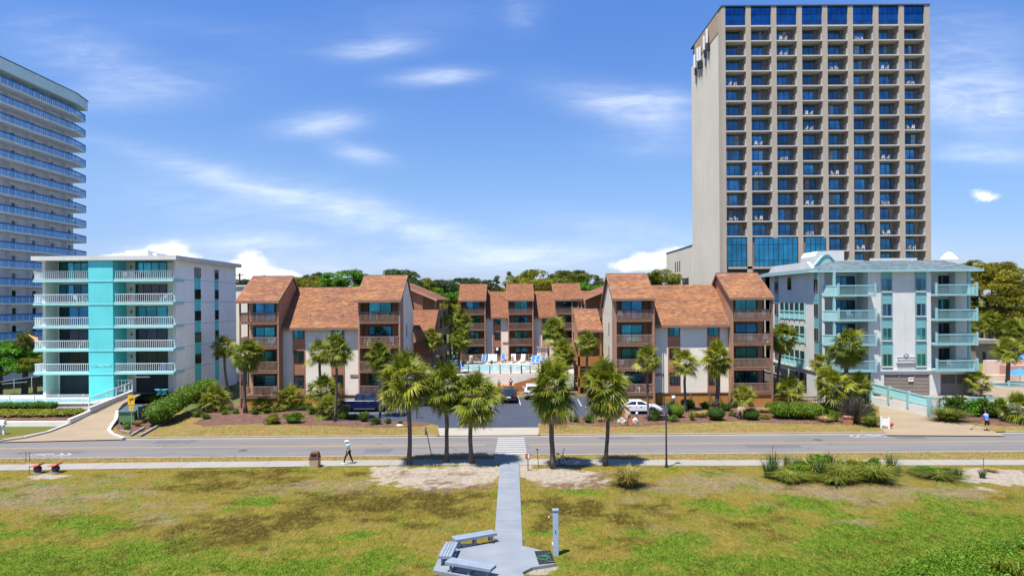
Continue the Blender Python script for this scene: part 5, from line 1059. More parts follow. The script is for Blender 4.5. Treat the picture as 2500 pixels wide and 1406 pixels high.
palm('palm beside the shaded stair link left of the pool', 1055, 893, 1055, 826, 27, Y=86, group=GC, var=0, r0=.2)
palm('tall slim palm beyond the left stair link', 1080, 870, 1078, 778, 25, Y=104, group=GC, kind=1, var=0)
palm('high palm partly behind another at the left end of the rear building', 1133, 870, 1128, 782, 30, Y=108, group=GC, kind=0, var=1)
palm('palm at the left corner of the pool deck', 1121, 894, 1124, 828, 32, Y=95, group=GC, var=2, r0=.2)
palm('tall palm before the rear building right of the pool', 1353, 880, 1353, 806, 38, Y=100, group=GC, var=3, r0=.24)
palm('palm at the right corner of the pool deck', 1372, 920, 1376, 862, 38, Y=91, group=GC, var=0, r0=.2)
palm('low palm behind the broad seaward palm', 1368, 950, 1364, 905, 34, Y=87, group=GC, kind=2, var=1, r0=.2)
palm('palm in front of the orange stair link', 1438, 905, 1434, 834, 32, Y=84.5, group=GC, kind=0, var=1, r0=.17)
palm('palm behind the left stair link with yellow lower fronds', 1103, 880, 1102, 762, 22, Y=112, group=GC, kind=1, var=2)
GR = 'palms around the white aqua block'
palm('rust tinged palm before the left lattice balconies', 2067, 965, 2070, 845, 52, Y=73.5, group=GR, var=2, r0=.25)
palm('small palm left of the rust tinged palm', 2003, 960, 2003, 888, 32, Y=75, group=GR, kind=1, var=1, r0=.2)
palm('wide low palm above the grey bare shrub', 2030, 1012, 2032, 945, 58, Y=71.5, group=GR, kind=2, var=0, r0=.3)
palm('low palm right of the wide low palm', 2092, 1000, 2097, 940, 40, Y=72.5, group=GR, kind=2, var=1, r0=.25)
palm('dark feathery palm by the orange ramp rail', 1931, 988, 1931, 952, 44, group=GR, kind=2, var=1, r0=.15)
palm('short palm beside the right garage door', 2388, 968, 2388, 932, 36, Y=77, base_z=.93, group=GR, kind=2, var=0, r0=.28)
palm('palm by the pink pool walls at the right edge', 2458, 938, 2461, 855, 40, Y=92, group=GR, kind=1, var=2, r0=.28)
palm('palm by the far road with a round head', 2472, 850, 2473, 806, 34, Y=128, group=GR, kind=0, var=3, r0=.3)
palm('pair of distant palms, taller one right of the lattice balconies', 2417, 835, 2417, 782, 30, Y=140, group=GR, kind=0, var=1, r0=.3)
palm('pair of distant palms, shorter one touching the lattice balconies', 2392, 838, 2388, 798, 24, Y=138, group=GR, kind=1, var=0, r0=.3)
palm('palm cut by the right edge beside the far lamp', 2500, 830, 2502, 800, 28, Y=135, group=GR, kind=1, var=1, r0=.3)
GP = 'low palms in the planting beds'
palm('low pale green palm before the left lattice base', 708, 1000, 708, 975, 44, group=GP, kind=2, var=0, r0=.18)
palm('silvery low palm beside the long hedge', 524, 1002, 522, 975, 46, group=GP, kind=2, var=1, r0=.3)
palm('leaning low palm above the bushy clump by the pickup', 795, 1010, 792, 952, 48, group=GP, kind=2, var=1, r0=.2)
palm('bushy fan palm clump left of the pickup', 803, 1022, 803, 1000, 44, group=GP, kind=2, var=0, r0=.25, name='palm_clump')
palm('dark low fan palm before the left stack base', 645, 1006, 643, 995, 36, group=GP, kind=2, var=1, r0=.2, name='palm_clump')
palm('spiky silver palm cut by the right edge', 2482, 1030, 2482, 1000, 56, group=GP, kind=2, var=0, r0=.3)

def leaf_cloud(seed, pts_r, n, size, mats, name, core=None, orient=.5, shape=None):
    """leaf faces spread through lobes: pts_r = [(centre, radius, weight)]"""
    r = np.random.RandomState(seed); wts = np.array([p[2] for p in pts_r], float); wts /= wts.sum(); idx = r.choice(len(pts_r), n, p=wts)
    C = np.array([p[0] for p in pts_r], float)[idx]; Rd = np.array([p[1] for p in pts_r], float)[idx]
    d = r.randn(n, 3); d /= np.linalg.norm(d, axis=1)[:, None]; d[:, 2] = np.where(d[:, 2] < -.35, -d[:, 2], d[:, 2]); rad = (.62+.42*r.rand(n))[:, None]
    pos = C+d*Rd*rad if Rd.ndim == 2 else C+d*(Rd[:, None])*rad
    nrm = d*orient+r.randn(n, 3)*(1-orient); nrm /= np.linalg.norm(nrm, axis=1)[:, None]
    a = np.cross(nrm, r.randn(n, 3)); a /= np.linalg.norm(a, axis=1)[:, None]; b = np.cross(nrm, a); s = size*(.6+.8*r.rand(n))[:, None]
    V = np.stack([pos-a*s, pos+b*s*.45, pos+a*s, pos-b*s*.45], 1).reshape(-1, 3); F = np.arange(4*n).reshape(-1, 4).tolist()
    lobe = r.rand(len(pts_r))*.55; tint = np.repeat(np.clip(lobe[idx]+.45*r.rand(n), 0, 1), 4); V = V.tolist()
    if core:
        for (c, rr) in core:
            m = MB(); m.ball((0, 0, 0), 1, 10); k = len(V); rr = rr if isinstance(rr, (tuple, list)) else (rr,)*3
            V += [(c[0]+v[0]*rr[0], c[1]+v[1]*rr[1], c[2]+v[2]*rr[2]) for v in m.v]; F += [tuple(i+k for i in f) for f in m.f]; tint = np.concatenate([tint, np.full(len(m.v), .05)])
    return mesh_np(name, V, F, tint, mats)
def tree_mesh(seed, nl, spread, hgt, size, n, mat, flat=.7):
    r = random.Random(seed); L = []
    for i in range(nl):
        a = r.uniform(0, 6.28); q = spread*math.sqrt(r.random())*.8; z = hgt*(r.uniform(-.5, .42))*(1-.45*(q/spread)**2); rr = spread*r.uniform(.17, .34)
        L.append(((q*math.cos(a), q*math.sin(a), z), (rr, rr, rr*flat), rr*rr))
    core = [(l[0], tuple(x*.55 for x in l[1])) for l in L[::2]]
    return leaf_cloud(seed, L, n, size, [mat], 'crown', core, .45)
OAKS = {m: [tree_mesh(100+17*j+i, 34, 1., 1.25, .036, 9000, mt) for i in range(2)] for j, (m, mt) in enumerate((('olive', oak_leaf), ('gold', gold_leaf), ('bright', bright_leaf), ('dark', pine_leaf)))}
def pine_mesh(seed):
    r = random.Random(seed); L = []
    for i in range(13):
        t = i/12; a = i*2.4+r.uniform(-.4, .4); q = (1-t)*.75+.12; q *= r.uniform(.5, 1); z = -.55+t*1.25; L.append(((q*math.cos(a), q*math.sin(a), z), (.30*r.uniform(.7, 1.2), .30, .13), 1))
    return leaf_cloud(seed, L, 2600, .04, [pine_leaf], 'crown', [(l[0], (.13, .13, .05)) for l in L], .3)
PINES = [pine_mesh(i) for i in (5, 6, 8)]
def tree(label, px, top, half, Y, kind, hr=None, base_z=0, group='trees behind the buildings', bot=None, name='oak_tree'):
    w = half*Y/K; zt = Z_(top, Y, px); x = X_(px, Y, top); r = random.Random(int(px*3+top)); root = thing(name if kind != 'pine' else 'pine_tree', label, 'tree', (x, Y, base_z), group=group)
    if kind == 'pine': me = r.choice(PINES); w *= 1.3; sz = max(w*1.6, 4); zc = zt-sz*.8
    else: me = r.choice(OAKS[kind]); w *= 1.25; sz = (hr*Y/K) if hr else max(w*.8, 4.2); zc = zt-sz*.6
    mb = MB(); th = max(.2, w*.07); mb.tube([(x, Y, base_z), (x+.1, Y, base_z+(zc-base_z)*.5), (x, Y, zc)], [th*1.4, th, th*.6], 7)
    if kind == 'pine': mb.tube([(x, Y, zc), (x, Y, zt-.3)], [th*.6, th*.15], 6)
    for i in range(5):
        a = i*1.26+r.random(); q = w*.55; zz = zc+(sz*.1*r.uniform(-1, 2)); mb.tube([(x, Y, zc-sz*.35), (x+q*.5*math.cos(a), Y+q*.5*math.sin(a), zc-sz*.1), (x+q*math.cos(a), Y+q*math.sin(a), zz)], [th*.55, th*.35, th*.12], 5)
    mb.build('trunk', bark_dk, root)
    o = bpy.data.objects.new('crown', me); COL.objects.link(o); o.parent = root; o.location = (0, 0, zc-base_z); o.scale = (w, w, sz); o.rotation_euler = (0, 0, r.uniform(0, 6.28)); return root
TREES = [
 ('small dark oak peeking out beside the turquoise block', 590, 683, 26, 150, 'dark'), ('olive oak left of the left brown roof', 620, 690, 40, 165, 'olive'), ('dark crowned oak above the left gable', 640, 676, 22, 170, 'dark'),
 ('olive oak right of the first brown gable', 740, 680, 50, 150, 'olive'), ('dull olive oak behind the left main roof', 785, 676, 45, 160, 'olive'), ('dark topped tree behind the left main roof', 772, 668, 26, 185, 'dark'), ('domed bright green tree above the left main roof', 845, 662, 52, 130, 'bright'),
 ('green oak low behind the second brown gable', 905, 690, 40, 150, 'olive'), ('spreading dark pine above the second brown gable', 975, 659, 44, 140, 'dark'), ('dark pine falling away right of the second gable', 1005, 680, 28, 135, 'dark'),
 ('green tree right of the brown side wing', 1045, 700, 36, 150, 'bright'), ('layered dark pine left of the rear building', 1083, 684, 34, 150, 'dark'), ('high dark pine top near the left rear gable', 1135, 680, 34, 175, 'dark'),
 ('olive oak beside the left rear gable', 1108, 708, 30, 145, 'olive'), ('golden green oak low in the court gap', 1085, 738, 48, 128, 'gold'), ('second golden oak low in the court gap', 1050, 745, 34, 124, 'gold'),
 ('slim pine between the first two rear gables', 1212, 674, 18, 160, 'pine'), ('tall lone pine between the first two rear gables', 1244, 664, 16, 165, 'pine'), ('bushy pine low between the rear gables', 1196, 684, 20, 165, 'pine'), ('green oak low between the rear gables', 1205, 700, 40, 170, 'olive'),
 ('huge domed olive oak above the middle rear gable', 1330, 657, 76, 165, 'olive'), ('olive oak shoulder left of the huge dome', 1278, 670, 40, 158, 'olive'), ('olive oak right of the huge dome', 1385, 663, 44, 160, 'olive'),
 ('dark oak top above the right rear gable', 1412, 661, 22, 180, 'dark'), ('bright oak right of the right rear gable', 1440, 690, 36, 150, 'bright'), ('dark bushy tree beside the right brown building', 1462, 688, 26, 155, 'dark'),
 ('olive oak between the right gable and the beige podium', 1612, 657, 46, 140, 'olive'), ('second olive oak before the beige podium', 1585, 664, 30, 150, 'olive'),
 ('golden green oak right of the aqua hip roof', 2440, 640, 66, 165, 'gold'), ('dark green oak at the edge of the aqua roof', 2385, 634, 34, 185, 'olive'), ('green oak behind the aqua roof corner', 2420, 648, 26, 178, 'bright'), ('golden oak filling the right edge', 2500, 660, 70, 150, 'gold'),
 ('low golden oak beside the upper lattice balconies', 2410, 690, 50, 148, 'gold'), ('deep green oak low beside the lattice balconies', 2395, 740, 44, 152, 'olive'), ('olive oak low at the right edge', 2480, 720, 60, 146, 'gold'), ('dark oak filling the right edge shade', 2470, 755, 60, 158, 'olive')]
TREES += [('green oak filling the gap right of the brown side wing roof', 1030, 676, 34, 145, 'olive'), ('dark oak beyond the court gap, left of the layered pine', 1062, 686, 30, 165, 'dark'), ('bright leafy tree low beyond the court gap', 1075, 704, 36, 140, 'bright'), ('olive oak beyond the court gap beside the rear gable', 1112, 690, 30, 170, 'olive'),
 ('pine leaning above the left rear gable', 1160, 681, 26, 180, 'dark'), ('olive oak between the first rear gables', 1222, 690, 34, 175, 'olive'), ('dark olive oak behind the right rear gable', 1425, 672, 40, 170, 'olive'), ('olive oak at the foot of the domed bright tree', 815, 684, 40, 140, 'olive'), ('green oak right of the domed bright tree', 885, 680, 34, 155, 'olive'), ('olive oak left of the domed bright tree', 760, 684, 44, 145, 'gold'), ('olive oak behind the left gable', 665, 684, 40, 170, 'olive'),
 ('golden oak before the huge dome', 1300, 680, 44, 150, 'gold'), ('olive oak low right of the huge dome', 1360, 682, 50, 152, 'olive')]
TREES += [('golden oak just beyond the right frame edge', 2580, 655, 70, 160, 'gold'), ('olive oak farther beyond the right frame edge', 2680, 665, 70, 165, 'olive'), ('golden oak farthest beyond the right frame edge', 2790, 660, 80, 170, 'gold'), ('dark oak in the shade beyond the right frame edge', 2620, 715, 60, 150, 'olive')]
for t in TREES: tree(*t)
for i, (px, top, half, Y) in enumerate(((1690, 705, 60, 190), (1000, 712, 50, 185), (700, 712, 60, 190), (560, 705, 60, 180), (900, 714, 60, 200), (1160, 712, 60, 195), (1480, 712, 50, 190), (1560, 706, 60, 190), (1400, 718, 60, 185), (1280, 718, 60, 190))):
    tree('low oak in the gap at the foot of the far tree line', px, top, half, Y, ('olive', 'bright', 'dark')[i % 3], group='low far oaks')
tree('dark juniper leaning over the fence left of the turquoise block', 58, 838, 58, 91, 'bright', 62, name='juniper'); tree('upright juniper sprig against the grey tower', 62, 806, 18, 90, 'olive', 36, name='juniper'); tree('juniper cut by the left edge', 0, 835, 34, 90, 'bright', 52, name='juniper'); tree('juniper low by the turquoise end column', 84, 866, 26, 89, 'olive', 30, name='juniper')

# far wooded ground beyond everything
fw = [(( (i-40)*28+rnd.uniform(-8, 8), rnd.uniform(260, 420), rnd.uniform(4, 7)), (17, 17, rnd.uniform(6, 10)), 1) for i in range(81)]
o = bpy.data.objects.new('forest', leaf_cloud(77, fw, 30000, 1.3, [oak_leaf], 'forest', [(f[0], tuple(x*.7 for x in f[1])) for f in fw], .4)); COL.objects.link(o); struct(o, 'stuff'); o['label'] = 'far wood closing the horizon behind the roofs'

# shrubs
def shrub_mesh(seed, mat, n=1500, size=.055, lobes=9, loose=.25, extra=None):
    r = random.Random(seed); L = []
    for i in range(lobes):
        a = r.uniform(0, 6.28); q = .55*math.sqrt(r.random()); L.append(((q*math.cos(a), q*math.sin(a), r.uniform(.16, .66)), (.36+loose*r.uniform(-.5, .5),)*2+(.33,), 1))
    return leaf_cloud(seed, L, n, size, [mat], 'shrub', [((0, 0, .32), (.5, .5, .32))], .35)
def ball_mesh(seed, mat, n=2200, size=.045): return leaf_cloud(seed, [((0, 0, .5), (.98, .98, .52), 1)], n, size, [mat], 'shrub', [((0, 0, .47), (.86, .86, .47))], .55)
SH = dict(box=[ball_mesh(1, box_leaf), ball_mesh(2, box_leaf)], hedge=[shrub_mesh(3, hedge_leaf, 2200), shrub_mesh(4, hedge_leaf, 2200)], dark=[shrub_mesh(5, box_leaf, 1800, .06), shrub_mesh(6, box_leaf, 1800, .06)],
          lime=[shrub_mesh(7, lime_leaf, 1600, .06)], red=[shrub_mesh(8, red_leaf, 1600, .055)], olive=[ball_mesh(9, hedge_leaf), ball_mesh(10, hedge_leaf)], bright=[shrub_mesh(12, bright_leaf, 1800, .06)])
def shrub(label, px, py, hw, h, kind, var=0, depth=None, name='shrub', group=None, z=.06, Y=None):
    b = g(px, py, z) if Y is None else Vector((X_(px, Y, py), Y, z)); s = b.y/K; me = SH[kind][var % len(SH[kind])]; o = bpy.data.objects.new(name, me); COL.objects.link(o); o.location = b+Vector((0, hw*s*.5, -.03)); o.scale = (hw*s, (depth or hw*s), h*s)
    o.rotation_euler = (0, 0, (px*1.7) % 6.28) if depth is None else (0, 0, 0); tag(o, label, 'shrub', group); return o
S_ = [('low wide yellow green hedge in the left mulch bed', 662, 1036, 34, 28, 'lime', 0), ('right end of the low hedge in the left mulch bed', 712, 1035, 34, 28, 'hedge', 0), ('tiny round green bush left of the left palm', 572, 1010, 14, 14, 'bright', 0),
 ('leafy bush in front of the pickup', 886, 1030, 20, 28, 'hedge', 1), ('dark low bush near the slender palm', 916, 1037, 22, 18, 'dark', 0), ('small dark bush right of the low bush', 946, 1035, 11, 16, 'dark', 1), ('small sparse bush by the parking edge', 975, 1036, 12, 10, 'hedge', 1), ('dark low bush under the pickup bed', 860, 1024, 16, 14, 'dark', 0),
 ('rusty round bush by the end of the long hedge', 476, 1019, 20, 24, 'red', 0), ('green tuft by the turn sign', 306, 1048, 16, 16, 'bright', 0), ('small bush among the mulch by the left palm base', 623, 1012, 14, 12, 'dark', 1),
 ('yellow green clipped dome near the street lamp', 1652, 1020, 24, 32, 'olive', 0), ('dark round bush behind the yellow green dome', 1686, 998, 26, 26, 'dark', 1), ('orange flowered bush by the street lamp', 1643, 1030, 22, 20, 'red', 0), ('dark red leaved bush hiding the coupe nose', 1603, 1028, 18, 30, 'dark', 0),
 ('large clipped round bush in the right mulch bed', 1752, 1027, 24, 32, 'box', 0), ('smaller clipped round bush in the right mulch bed', 1838, 1026, 22, 28, 'box', 1), ('dark bush behind the two clipped balls', 1776, 1004, 22, 24, 'dark', 1), ('red flecked bush by the orange ramp rail', 1879, 1000, 18, 20, 'red', 0),
 
 ('dense bush left of the mower', 2345, 1022, 42, 58, 'dark', 0), ('dense rounded bush above the mower', 2392, 1018, 36, 52, 'bright', 0), ('dense bush right of the mower', 2437, 1022, 42, 56, 'dark', 1), ('green low bush by the bare shrub', 2128, 1036, 22, 40, 'hedge', 0),
 ('dark bush at the foot of the right parking sign', 1402, 1031, 20, 16, 'dark', 0), ('tall thin bush right of the hydrant', 1437, 1033, 18, 24, 'dark', 1), ('small sprouting bush beside the coupe sign', 1633, 1028, 12, 10, 'bright', 0), ('red leaved bush at the end of the pool planting', 140, 1008, 20, 22, 'red', 0),
 ('bush behind the wooden bin screen', 370, 985, 20, 26, 'hedge', 0), ('low bush under the feathery palm', 1955, 996, 22, 16, 'lime', 0), ('low bush between palm and aqua block corner', 1985, 930, 20, 20, 'hedge', 1), ('pale bush before the carport', 1960, 916, 26, 14, 'lime', 0)]
for s in S_: shrub(*s)
def hedge_run(name, label, pts, w, h0, h1, mat, n, cat='hedge', size=.1, z0=.06):
    """a hedge that follows a ground line"""
    L = []; pts = [Vector(p) for p in pts]; ln = sum((b-a).length for a, b in zip(pts, pts[1:])); m = max(3, int(ln/(w*.42)))
    for i in range(m):
        t = i/(m-1)*(len(pts)-1); k = min(int(t), len(pts)-2); p = pts[k].lerp(pts[k+1], t-k); h = h0+(h1-h0)*i/(m-1); h *= rnd.uniform(.92, 1.06)
        L.append(((p.x, p.y, p.z+h*.5), (w*.5*rnd.uniform(.85, 1.1), w*.5, h*.54), 1))
    o = bpy.data.objects.new(name, leaf_cloud(int(ln*10), L, n, size, [mat], name, [(l[0], tuple(x*.82 for x in l[1])) for l in L], .45)); COL.objects.link(o); tag(o, label, cat); return o
hedge_run('hedge', 'long bright hedge climbing along the left drive to the turquoise block', [g(384, 1040), gs(440, 1000)+Vector((0, 0, 0)), Vector((X_(506, 82), 82, 1.2))], 2.7, 2.3, 1.9, hedge_leaf, 9000)
hedge_run('hedge', 'low dark hedge along the white pool terrace wall', [(-60, 73.9, .55), (X_(128, 73.9), 73.9, .6)], 1.2, .95, .9, hedge_leaf, 3500, size=.08)
hedge_run('hedge', 'low yellow planting strip before the pool terrace hedge', [(-60, 70.4, .45), (X_(166, 70.4), 70.4, .5)], 3.4, .8, .7, lime_leaf, 8000, size=.09)

a_, b_ = g(1906, 1022), g(1982, 1024); hedge_run('hedge', 'big square clipped hedge before the white aqua block', [a_, b_], 2.6, 1.75, 1.75, hedge_leaf, 6500, size=.075)
# grasses, yuccas
def blades_mesh(seed, n, h, spread, w, mats, stiff=.4, name='grass_clump'):
    r = random.Random(seed); V = []; F = []; tn = []; mi = []
    for i in range(n):
        a = r.uniform(0, 6.28); rr = spread*.35*math.sqrt(r.random()); p = Vector((rr*math.cos(a), rr*math.sin(a), 0)); out = Vector((math.cos(a+r.uniform(-.6, .6)), math.sin(a+r.uniform(-.6, .6)), 0)); L = h*r.uniform(.55, 1.15); lean = spread*r.uniform(.2, 1.05)*(1 if stiff < .6 else .9)
        sd = Vector((-out.y, out.x, 0)); k = len(V); tt = r.random(); mm = r.randrange(len(mats))
        for j in range(4):
            t = j/3; q = p+out*lean*(t**(1.3 if stiff > .5 else 1.7))+Vector((0, 0, L*(t-(1-stiff)*1.05*t*t))); ww = w*(1-.9*t)
            V += [q-sd*ww, q+sd*ww]; tn += [tt*.5+.5*t*tt]*2
        for j in range(3): F.append((k+2*j, k+2*j+1, k+2*j+3, k+2*j+2)); mi.append(mm)
    return mesh_np(name, V, F, tn, mats, mi)
GR_ = dict(pampas=blades_mesh(1, 900, 1.3, 1.25, .018, [grass_leaf, straw_leaf, grass_leaf]), green=blades_mesh(2, 420, 1.2, .9, .02, [grass_leaf]), straw=blades_mesh(3, 380, 1.1, 1., .02, [straw_leaf]), yucca=blades_mesh(4, 95, 1.25, .95, .055, [yucca_leaf], .9, 'yucca'), agave=blades_mesh(5, 60, 1.2, .9, .06, [lime_leaf], .8, 'spiky_plant'), soft=blades_mesh(6, 800, 1.2, 1.2, .024, [grass_leaf, hedge_leaf]))
def clump(label, px, py, hw, h, kind, name='grass_clump', cat='grass clump', group=None, z=.06):
    b = g(px, py, z); s = b.y/K; o = bpy.data.objects.new(name, GR_[kind]); COL.objects.link(o); o.location = b; o.scale = (hw*s, hw*s, h*s); o.rotation_euler = (0, 0, px % 6.28); tag(o, label, cat, group); return o
clump('big golden pampas clump on the sand right of the boardwalk', 1533, 1186, 44, 78, 'pampas')
clump('soft yellow grass clump at the mouth of the garage drive', 2315, 1028, 42, 56, 'soft'); clump('tan grass clump beside the bare grey shrub', 2015, 1030, 24, 28, 'straw'); clump('straw grass behind the clipped round bush', 1708, 1018, 24, 30, 'straw'); clump('straw grass below the stout palm', 1728, 1014, 20, 26, 'straw')
clump('straw grass tuft between the clipped balls and the ramp', 1868, 1006, 26, 22, 'straw'); clump('straw grass right of the ramp rail', 1985, 1000, 26, 20, 'straw')
clump('spiky yellow plant by the middle palm', 1690, 1026, 16, 24, 'agave', 'spiky_plant', 'plant'); clump('spiky yellow plant below the ramp rail', 1892, 1012, 16, 14, 'agave', 'spiky_plant', 'plant'); clump('yellow spiky plant on the corner of the right mulch bed', 1334, 1031, 20, 16, 'agave', 'spiky_plant', 'plant')
clump('spiky pale plant under the globe lamp', 1640, 996, 18, 20, 'yucca', 'yucca', 'plant'); clump('wispy grass behind the turn sign post', 336, 1040, 14, 30, 'straw'); clump('reddish grass by the hydrant', 1468, 1028, 18, 18, 'straw')
clump('spiky green plant right of the bare shrub', 2126, 1040, 24, 46, 'soft', 'spiky_plant', 'plant')
GY = 'yuccas in the dune thicket by the sidewalk'
for (l, px, py, hw, h) in (('front yucca at the left end of the dune thicket', 1877, 1166, 22, 34), ('rear yucca at the left end of the dune thicket', 1889, 1146, 20, 30), ('small yucca beside the sidewalk left of the thicket', 1922, 1142, 16, 22), ('yucca in the left middle of the dune thicket', 1947, 1156, 18, 28), ('front centre yucca of the dune thicket', 2001, 1170, 20, 34), ('yucca behind the centre of the dune thicket', 2026, 1152, 18, 30), ('tall yucca at the right end of the dune thicket', 2175, 1154, 20, 34), ('low yucca at the right end of the dune thicket', 2188, 1162, 16, 24), ('dull yucca right of the low dune plants', 2338, 1168, 16, 20), ('last small yucca on the right sand', 2398, 1166, 12, 16)): clump(l, px, py, hw*1.25, h*1.25, 'yucca', 'yucca', 'yucca', GY)
GD = 'grass clumps of the dune thicket'
for (l, px, py, hw, h, k) in (('low green clump at the left of the dune thicket', 1930, 1172, 40, 30, 'soft'), ('green clump behind the dune thicket', 1985, 1156, 44, 42, 'soft'), ('straw tinged clump in the dune thicket', 2062, 1168, 46, 44, 'soft'), ('broad green clump right in the dune thicket', 2130, 1172, 46, 52, 'soft'), ('front green clump of the dune thicket', 2035, 1176, 40, 30, 'soft'), ('rear clump touching the sidewalk in the thicket', 2100, 1152, 40, 36, 'soft'), ('flat green clump right of the thicket', 2290, 1164, 44, 20, 'soft'), ('second flat green clump right of the thicket', 2250, 1156, 30, 14, 'soft'), ('weedy clump on the far right sand', 2420, 1150, 20, 12, 'straw')): clump(l, px, py, hw*1.15, h*1.3, k, group=GD)
mb = MB(); rr_ = random.Random(3)
for i in range(150):
    a = rr_.uniform(0, 6.28); p = Vector((0, 0, 0)); d = Vector((math.cos(a)*rr_.uniform(.2, 1), math.sin(a)*rr_.uniform(.2, 1), rr_.uniform(.5, 1.3))).normalized(); pts = [p]
    for j in range(4): d = (d+Vector((rr_.uniform(-.5, .5), rr_.uniform(-.5, .5), rr_.uniform(-.2, .3)))*.8).normalized(); p = p+d*rr_.uniform(.45, .75); pts.append(p)
    mb.tube(pts, [.045, .035, .03, .022, .012], 4, False)
o = mb.build('bare_shrub', twig_m); o.location = g(2086, 1034, .06); o.scale = (.95, .9, 1.15); tag(o, 'tangled grey leafless shrub left of the garage drive', 'shrub')
for (l, px, py, hw, h, k, v) in (('dense green bush left of centre in the dune thicket', 1965, 1166, 44, 38, 'hedge', 0), ('dense green bush at the centre rear of the dune thicket', 2018, 1158, 50, 46, 'hedge', 1), ('dense olive bush right of centre in the dune thicket', 2090, 1166, 50, 46, 'lime', 0), ('dense green bush near the right end of the dune thicket', 2142, 1166, 40, 46, 'hedge', 0), ('low green bush right of the thicket', 2270, 1160, 44, 20, 'bright', 0), ('low dark bush right of the thicket', 2318, 1160, 30, 16, 'dark', 0)): shrub(l, px, py, hw, h, k, v)
for (l, px, py, hw, h, k, v) in (('small dark bush right of the rusty round bush', 500, 1024, 14, 14, 'dark', 0), ('sprawling green bush under the silvery palm', 545, 1012, 18, 12, 'hedge', 0), ('low yellow bush before the left lattice base', 680, 1006, 22, 14, 'lime', 0), ('dark filler bush behind the low hedge', 740, 1002, 26, 20, 'dark', 1), ('filler bush at the feet of the palm pair', 762, 1012, 22, 20, 'hedge', 1), ('bush right of the palm clump', 842, 1024, 16, 20, 'hedge', 0),
    ('bush under the stout palm', 1725, 1000, 20, 20, 'dark', 0), ('bush between the stout palm and the short palm', 1790, 1016, 16, 14, 'red', 0), ('yellow filler bush left of the square hedge', 1872, 1024, 20, 14, 'lime', 0), ('yellow filler bush behind the square hedge', 1940, 1008, 26, 16, 'lime', 0), ('bush left of the bare shrub', 2040, 1030, 22, 30, 'hedge', 0), ('dark bush below the wide low palm', 2035, 1012, 40, 40, 'dark', 1), ('dark bush behind the bare shrub', 2090, 1014, 40, 46, 'dark', 0), ('small bush by the lot corner', 1365, 1034, 12, 8, 'hedge', 0), ('bush right of the hydrant grass', 1488, 1028, 14, 12, 'hedge', 1)): shrub(l, px, py, hw, h, k, v)
# dune creeper in the near right corner
L = []; rr_ = random.Random(12)
for i in range(95):
    px = rr_.uniform(2190, 2560); lo_ = 1406-(px-2180)*.28; py = rr_.uniform(max(1335, lo_+12), 1480); p = g(px, py); L.append(((p.x, p.y, .2), (.85, .85, .35+.45*rr_.random()), 1))
o = bpy.data.objects.new('dune_creeper', leaf_cloud(91, L, 26000, .055, [leaf('creeper_leaf', (.05, .115, .005), (.16, .27, .016))], 'dune_creeper', [(l[0], (.6, .6, .25)) for l in L], .55)); COL.objects.link(o); struct(o, 'stuff'); o['label'] = 'bright green creeper covering the dune in the near right corner'
clump('spiky yellow green plant in the dune creeper, the left one', 2428, 1400, 44, 40, 'agave', 'spiky_plant', 'plant', z=.3); clump('spiky yellow green plant in the dune creeper by the right edge', 2482, 1408, 44, 40, 'agave', 'spiky_plant', 'plant', z=.3)

# ---------------------------------------------------------------- vehicles
car_glass = mk('car_window', (.015, .02, .026), .06, .1, spec=.9)
tyre_m = mk('tyre_rubber', (.018, .018, .018), .8, .1); rim_m = mk('alloy_rim', (.42, .43, .45), .3, .1, metal=.8); rim_dk = mk('dark_alloy_rim', (.06, .06, .065), .35, .1, metal=.5)
lamp_red = mk('tail_lamp_red', (.30, .008, .03), .2, .1, spec=.8); lamp_clear = mk('headlamp_clear', (.6, .62, .64), .12, .05, spec=.9)
def paint(name, c):
    m, nt, N, Lk, b = nodes(name); b.inputs['Base Color'].default_value = c4(c); setp(b, Roughness=.28, Metallic=.15); b.inputs['Coat Weight'].default_value = .8; b.inputs['Coat Roughness'].default_value = .04
    n = noisen(N, Lk, 1.2, 4, .6); Lk(rampn(N, Lk, n, -.2, 2.2), b.inputs['Roughness']); return m
def arc(cx_, r, z0, n=8):
    t0 = math.acos(min(1, max(-1, -.02))); return [(cx_+r*math.cos(math.pi-math.pi*i/n), z0+r*math.sin(math.pi*i/n)) for i in range(n+1)]
